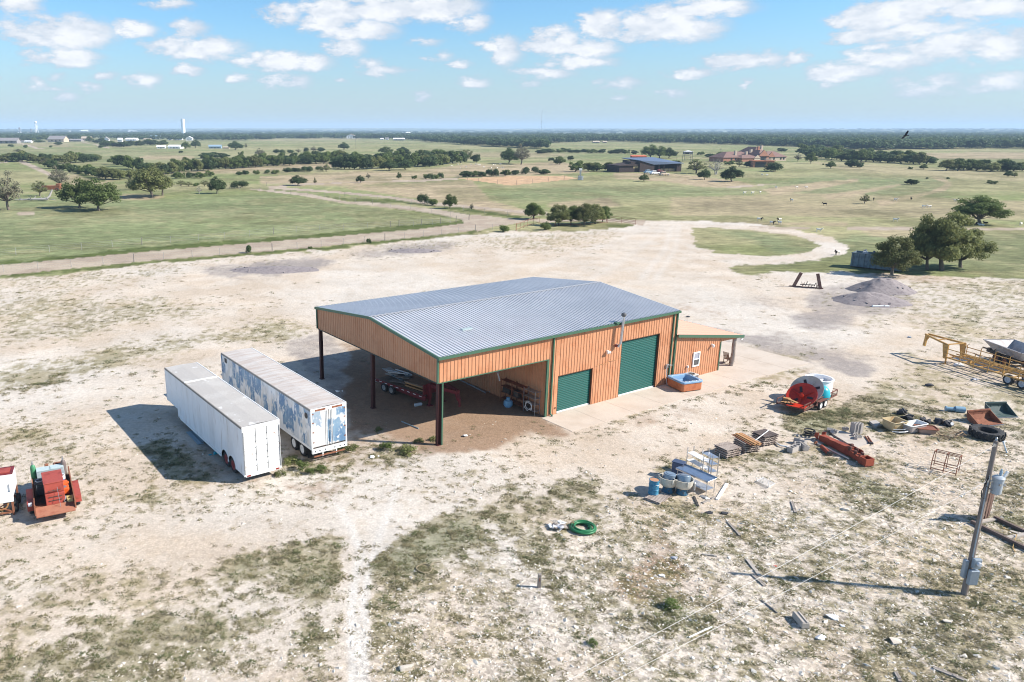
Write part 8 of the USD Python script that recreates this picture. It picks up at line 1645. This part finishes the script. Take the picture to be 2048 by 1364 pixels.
def towers():
    P = at(367.5, 269.5); k = depth_of(P) / FPX; R, H = 3.6 * k, 31 * k; t = thing('white_standpipe', 'tall white cylindrical water tank above the town trees', 'water tank', P)
    obj('tank', MB().lathe([(R, -2), (R, H * .97), (R * .96, H * .99), (0, H)], 28), look('tank_white', (.84, .84, .83), .5), t, smooth=40); obj('rail', MB().lathe([(R * 1.02, H * .975), (R * 1.02, H * .985), (R * .98, H * .985)], 24), FARGREY, t); obj('ladder', MB().span((-R * 1.06, -.4, 0), (-R, .4, H * .96)), FARGREY, t)
    P = at(74, 268); k = depth_of(P) / FPX; t = thing('water_tower', 'white legged water tower on the left horizon', 'water tower', P); r = 2.4 * k; h = 25 * k
    obj('tank', MB().lathe([(0, h * .78), (r * .7, h * .82), (r, h * .88), (r, h * .93), (r * .5, h * .985), (0, h)], 18), FARWHITE, t, smooth=40)
    for a in range(5): c, s_ = math.cos(a * 1.257), math.sin(a * 1.257); obj('leg', MB().bar((r * 1.5 * c, r * 1.5 * s_, 0), (r * .85 * c, r * .85 * s_, h * .86), .45 * k), FARWHITE, t)
    obj('riser', MB().tube([(0, 0, 0), (0, 0, h * .8)], .5 * k, 8), FARWHITE, t)
    for x, hh, lab in ((40, 12, 'dark grey silo tower at the far left horizon'), (63, 9, 'dark flat topped elevator left of the legged water tower')):
        P = at(x, 267); k = depth_of(P) / FPX; t = thing('silo_tower', lab, 'tower', P); obj('shaft', MB().span((-.8 * k, -.8 * k, 0), (.8 * k, .8 * k, hh * k)), FARGREY, t); obj('head', MB().span((-1.4 * k, -1.2 * k, hh * .7 * k), (1.4 * k, 1.2 * k, hh * .9 * k)), FARGREY, t)
    P = at(1082, 269.8); k = depth_of(P) / FPX; t = thing('radio_mast', 'thin radio mast rising above the horizon right of the middle', 'mast', P); obj('lattice', MB().bar((0, 0, 0), (0, 0, 48 * k), .34 * k), FARGREY, t)
    for a in (0, 2.1, 4.2): obj('guy_wire', MB().bar((14 * k * math.cos(a), 14 * k * math.sin(a), 0), (0, 0, 30 * k), .05 * k), FARGREY, t)
    for x, y, h in ((870, 331, 20), (1353, 319, 17), (1441, 306, 10), (712, 298, 22)):
        P = at(x, y); k = depth_of(P) / FPX; t = thing('far_pole', {870: 'dark pole before the creek wood', 1353: 'dark utility pole among the oaks behind the barn', 1441: 'short pole on the pasture behind the brick house', 712: 'thin pale pole on the middle far pasture'}[x], 'pole', P); obj('shaft', MB().tube([(0, 0, 0), (0, 0, h * k)], .22 * k, 6), POSTW, t); obj('crossarm', MB().span((-1.2, -.1, h * k - 1.2), (1.2, .1, h * k - .9)), POSTW, t)
towers()

# ------------------------------------------------------------------ goats and a bird
def goat_proto(name, mats, lying=False):
    from manifold3d import Manifold
    J = {'rump': (-.42, 0, .62, .17), 'belly': (-.05, 0, .58, .20), 'chest': (.32, 0, .58, .18), 'neck': (.48, 0, .72, .10), 'poll': (.62, 0, .80, .085), 'nose': (.80, 0, .66, .045), 'tail': (-.58, 0, .74, .03), 'e1': (.56, .16, .76, .02), 'e2': (.56, -.16, .76, .02), 'h1': (.52, .05, .98, .012), 'h2': (.52, -.05, .98, .012)}
    B = [('rump', 'belly'), ('belly', 'chest'), ('chest', 'neck'), ('neck', 'poll'), ('poll', 'nose'), ('rump', 'tail'), ('poll', 'e1'), ('poll', 'e2'), ('poll', 'h1'), ('poll', 'h2')]
    if lying: J = {k: (x, y, z - .38, r) for k, (x, y, z, r) in J.items()}
    for i, (x, y, j) in enumerate(((-.42, .09, 1), (-.42, -.09, 1), (.32, .09, 0), (.32, -.09, 0))):
        if lying: J['k%d' % i] = (x + .12, y * 2.4, .10, .05); J['f%d' % i] = (x - .1, y * 2.8, .05, .035); J['t%d' % i] = (x, y, .2, .1)
        elif j: J['t%d' % i] = (x, y, .55, .11); J['k%d' % i] = (x + .06, y, .40, .06); J['q%d' % i] = (x - .06, y, .26, .035); J['f%d' % i] = (x - .02, y, .03, .035); B.append(('k%d' % i, 'q%d' % i)); B.append(('q%d' % i, 'f%d' % i)); B.append(('t%d' % i, 'k%d' % i)); continue
        else: J['t%d' % i] = (x, y, .52, .09); J['k%d' % i] = (x, y, .28, .042); J['f%d' % i] = (x + .01, y, .03, .035)
        B += [('t%d' % i, 'k%d' % i), ('k%d' % i, 'f%d' % i)]
    sph = lambda n: Manifold.sphere(J[n][3], 10).translate(list(J[n][:3]))
    m = None
    for a, b in B:
        h = Manifold.batch_hull([sph(a), sph(b)]); m = h if m is None else m + h
    mm = m.to_mesh(); v, f = np.array(mm.vert_properties[:, :3]), np.array(mm.tri_verts); root = proto(name); obj('body', (v, f), mats, root, smooth=True); return root.GetPath()
def goat_look(name, a, b, edge):
    n = {'tc': ('texture_coordinate', {}), 'sx': ('separate_xyz', {}), 'nz': ('noise_texture', {'scale': 3.0}), 'ad': ('math', {'math_type': 'multiply_add', 'value2': .5}), 'gt': ('map_range', {'from_min': edge, 'from_max': edge + .06, 'clamp': True}), 'm': ('mix_color', {'a': a, 'b': b}), 'p': ('principled_bsdf', {'roughness': .85, 'specular_ior_level': .1})}
    return usdkit.material(stage, '/World/Looks/' + name, n, [('tc.object', 'sx.vector'), ('tc.object', 'nz.vector'), ('nz.fac', 'ad.value1'), ('sx.x', 'ad.value3'), ('ad.value', 'gt.value'), ('gt.result', 'm.fac'), ('m.result', 'p.base_color')], surface='p.BSDF')
GW, GB = goat_look('goat_white', (.68, .64, .58), (.62, .56, .48), .5), goat_look('goat_black_white', (.68, .64, .58), (.035, .03, .03), .42)
GK = goat_look('goat_black', (.03, .027, .026), (.05, .04, .035), .5)
GO = {'w': goat_proto('goat_white', GW), 'b': goat_proto('goat_pied', GB), 'k': goat_proto('goat_dark', GK), 'l': goat_proto('goat_lying', GK, True), 'lw': goat_proto('goat_lying_white', GW, True)}
rg = random.Random(4)
for (x, y, k, lab, grp) in [(1519, 442, 'b', 'dark and white goat grazing alone left of the group beyond the driveway loop', 0), (1544, 449, 'b', 'left pied goat of the three grazing beyond the driveway loop', 0), (1558, 443, 'b', 'rear goat of the three grazing beyond the driveway loop', 0), (1559, 449, 'w', 'front white goat of the three grazing beyond the driveway loop', 0), (1638, 464, 'w', 'white goat beside the outside of the driveway loop', 0), (1674, 510, 'b', 'brown and white goat on the driveway loop near the dumpster', 0), (1791, 443, 'w', 'white goat left of the tall oaks on the far pasture', 0), (1848, 416, 'w', 'left white goat of a pair left of the leaning oak', 0), (1858, 416, 'w', 'right white goat of a pair left of the leaning oak', 0), (1912, 404, 'w', 'white goat standing above the leaning oak', 0), (2041, 452, 'w', 'white goat at the right edge beyond the yard', 0), (1649, 411, 'k', 'black goat on the terraced slope, left one', 0), (1747, 401, 'k', 'black goat on the terraced slope beside the thin olive tree', 0), (1583, 403, 'b', 'pied goat on the terraced slope at left', 0), (1791, 402, 'w', 'white goat on the terraced slope in the middle', 0), (1489, 388, 'w', 'left white goat of three below the brick house lawn', 0), (1505, 388, 'w', 'middle white goat of three below the brick house lawn', 0), (1520, 387, 'w', 'right white goat of three below the brick house lawn', 0), (1552, 377, 'w', 'white goat by the pale track below the lawn', 0), (1593, 377, 'w', 'left white goat of two on the green slope', 0), (1612, 377, 'w', 'right white goat of two on the green slope', 0), (1524, 351, 'w', 'left white goat before the wide dark bush', 0), (1534, 352, 'w', 'right white goat before the wide dark bush', 0), (1822, 400, 'k', 'small dark goat far right on the terraced slope', 0)] + [(1937 + 8 * i, 448 + (i % 2), 'l', 'dark goat lying in the shade of the leaning oak', 'goats in the shade of the leaning oak') for i in range(3)] + [(1971, 447, 'l', 'dark goat lying right of the leaning oak trunk', 0), (1962, 451, 'lw', 'pale goat lying at the foot of the leaning oak', 0)] + [(rg.uniform(895, 1015), rg.uniform(329, 339), 'w', 'white goat of the flock grazing before the creek wood end', 'goat flock by the creek wood') for _ in range(16)]:
    copy_of(GO[k], 'goat', lab, 'goat', G(x, y), rg.uniform(0, 6.28), grp or None, 1.0)
d = at(1811, 271) - (0, 0, CAMZ); d /= np.linalg.norm(d); P = d * 150 + (0, 0, CAMZ)
b = thing('vulture', 'dark vulture gliding in the sky above the right forest', 'bird', P, .5, ry=-.75); BK = look('vulture_black', (.025, .02, .018), .8)
m = MB().lathe([(0, -.32), (.07, -.22), (.10, 0), (.07, .2), (.04, .3), (0, .36)], 10, (0, 0, 0), rotx(-math.pi / 2))
for s in (-1, 1):
    m.hull([(s * .05, .16, .02), (s * .05, -.16, .0), (s * .45, .22, .10), (s * .45, -.16, .08), (s * .45, .0, .13), (s * .05, 0, .08)]).hull([(s * .45, .22, .10), (s * .45, -.16, .08), (s * .88, .12, .16), (s * .85, -.10, .15), (s * .6, 0, .15)])
    for q in range(4): m.bar((s * .8, .1 - .07 * q, .15), (s * (1.02 - .04 * q), .14 - .12 * q, .19), .04, .01)
m.hull([(-.05, -.2, 0), (.05, -.2, 0), (-.12, -.5, .0), (.12, -.5, 0), (0, -.3, .03)])
obj('body', m, BK, b, smooth=40)

# ------------------------------------------------------------------ grass tufts and stones
def scatter():
    rng = np.random.default_rng(77)
    def spread(n, rmin, rmax, p=1.0):
        a = rng.uniform(math.radians(-34), math.radians(44), n); r = rmin + (rmax - rmin) * rng.uniform(0, 1, n) ** p
        return np.stack([r * np.sin(a), r * np.cos(a), 0 * r], -1)
    def free(P):                                            # keeps things off floors and out of objects
        q = (P - (BX, BY, 0)) @ rotz(YAW); u, v = q[:, 0], q[:, 1]
        ok = ~((u > -0.5) & (u < 9.7) & (v > 2) & (v < 18)) & ~((u > 9.4) & (u < 40.6) & (v > -3.5) & (v < 18))
        return ok
    def instancer(name, protos, P, S, idx, label, cat, tilt=.0):
        pi = UsdGeom.PointInstancer.Define(stage, numbered('/World/' + name)); ps = []
        for k, (mesh, mt, sm) in enumerate(protos):
            p = '%s/%s%s' % (pi.GetPath(), 'piece', '_%03d' % k if k else ''); usdkit.mesh(stage, p, mesh, mt, smooth=sm); ps.append(Sdf.Path(p))
        pi.CreatePrototypesRel().SetTargets(ps); pi.CreateProtoIndicesAttr(Vt.IntArray.FromNumpy(idx.astype(np.int32))); pi.CreatePositionsAttr(Vt.Vec3fArray.FromNumpy(P.astype(np.float32))); pi.CreateScalesAttr(Vt.Vec3fArray.FromNumpy(S.astype(np.float32)))
        pi.CreateOrientationsAttr(Vt.QuathArray([Gf.Quath(float(math.cos(z)), 0, 0, float(math.sin(z))) for z in rng.uniform(0, math.pi, len(P))]))
        meta(pi, label, cat, kind='stuff')
    # tufts
    P = np.vstack([spread(260000, 17, 70, .8), spread(90000, 60, 150, .8)]); P = P[free(P)]
    col, cover, cm, rd = ground_values(P); c = cover * (cm > .5)
    n1 = meshkit.fbm(P * 1.7, 4, 31); keep = (rng.uniform(0, 1, len(P)) < np.clip(c * .50, .012, .40) * np.clip(.35 + 2.2 * (n1 - .35), .1, 1.4)) & (rd < .3) & (cm > .5)
    P, c = P[keep], c[keep]; P[:, 2] = gz(P[:, 0], P[:, 1]) - .01
    ramp = [(.31, .275, .14), (.40, .345, .20), (.225, .24, .11), (.47, .41, .27)]
    GL = [leaf_look('grass_%d' % k, *[tuple(np.array(ramp[k]) * s) for s in (.72, 1, 1.3)]) for k in range(4)]
    protos = []
    for k in range(6):
        r = np.random.default_rng(200 + k); nb = 48; a = r.uniform(0, 6.28, nb); rad = r.uniform(.0, .14, nb); L = r.uniform(.06, .17, nb); lean = r.uniform(.8, 1.48, nb)
        b = np.stack([rad * np.cos(a), rad * np.sin(a), 0 * a], -1); dirv = np.stack([np.cos(a + r.normal(0, .5, nb)) * np.sin(lean), np.sin(a + r.normal(0, .5, nb)) * np.sin(lean), np.cos(lean)], -1)
        side = np.stack([-np.sin(a), np.cos(a), 0 * a], -1) * .017
        v = np.stack([b - side, b + side, b + dirv * L[:, None] * .6 + side * .8, b + dirv * L[:, None] + (0, 0, -.02)], 1).reshape(-1, 3); i = np.arange(nb)[:, None] * 4
        protos.append(((v, np.hstack([i, i + 1, i + 2, i + 3])), GL[(0, 1, 2, 3, 0, 2)[k]], False))
    s = np.clip(rng.lognormal(-.34, .42, len(P)), .3, 1.35) * np.where(c > .5, 1.05, .85); idx = np.where(c > .75, rng.choice([0, 2, 5, 1], len(P)), rng.integers(0, 6, len(P)))
    far = np.hypot(P[:, 0], P[:, 1]) > 62
    S = np.stack([s * np.where(far, 1.5, 1), s * np.where(far, 1.5, 1), s * .75], -1)
    instancer('grass_tufts', protos, P, S, idx, 'thin dry grass tufts scattered over the pale yard', 'grass')
    nt = len(P)
    # stones
    P = np.vstack([spread(260000, 16, 62, .75)]); P = P[free(P)]; px, py = project(P); d = look_up(rocks, np.clip(px, 2, 2045), np.clip(py, 262, 1361)); col, cover, cm, rd = ground_values(P)
    keep = (rng.uniform(0, 1, len(P)) < np.clip(d * .55, .008, 1) * (.35 + 1.3 * meshkit.fbm(P * .9, 3, 55))) & (cm > .5); P = P[keep]; P[:, 2] = gz(P[:, 0], P[:, 1])
    SM = [look('limestone_%d' % k, c, .95, c2=tuple(np.array(c) * .8), scale=6, var=.15, space='world') for k, c in enumerate([(.60, .54, .46), (.52, .46, .385), (.66, .61, .53)])]
    protos = []
    for k in range(6):
        r = np.random.default_rng(300 + k); h = trimesh.convex.convex_hull(r.normal(size=(13, 3)) * (1, .75, .5)); protos.append(((np.array(h.vertices), np.array(h.faces)), SM[k % 3], False))
    s = rng.lognormal(-3.65, .52, len(P)); s = np.clip(s, .010, .12); P[:, 2] -= s * .25; instancer('limestone_rubble', protos, P, np.stack([s, s, s * .9], -1), rng.integers(0, 6, len(P)), 'pale limestone rubble littering the near ground', 'rocks')
    print('tufts', nt, 'stones', len(P))
scatter()
# ------------------------------------------------------------------ haze
def haze():
    m = usdkit.material(stage, '/World/Looks/haze', {'v': ('principled_volume', {'color': (.60, .80, 1.0), 'density': HAZE, 'anisotropy': 0.0})}, [], volume='v.volume')
    b = MB().span((-14500, -14500, -3), (14500, 14500, HAZE_TOP))
    o = obj('haze', b, m); meta(o, kind='stuff')
HAZE, HAZE_TOP = 0.00012, 112.0
haze()
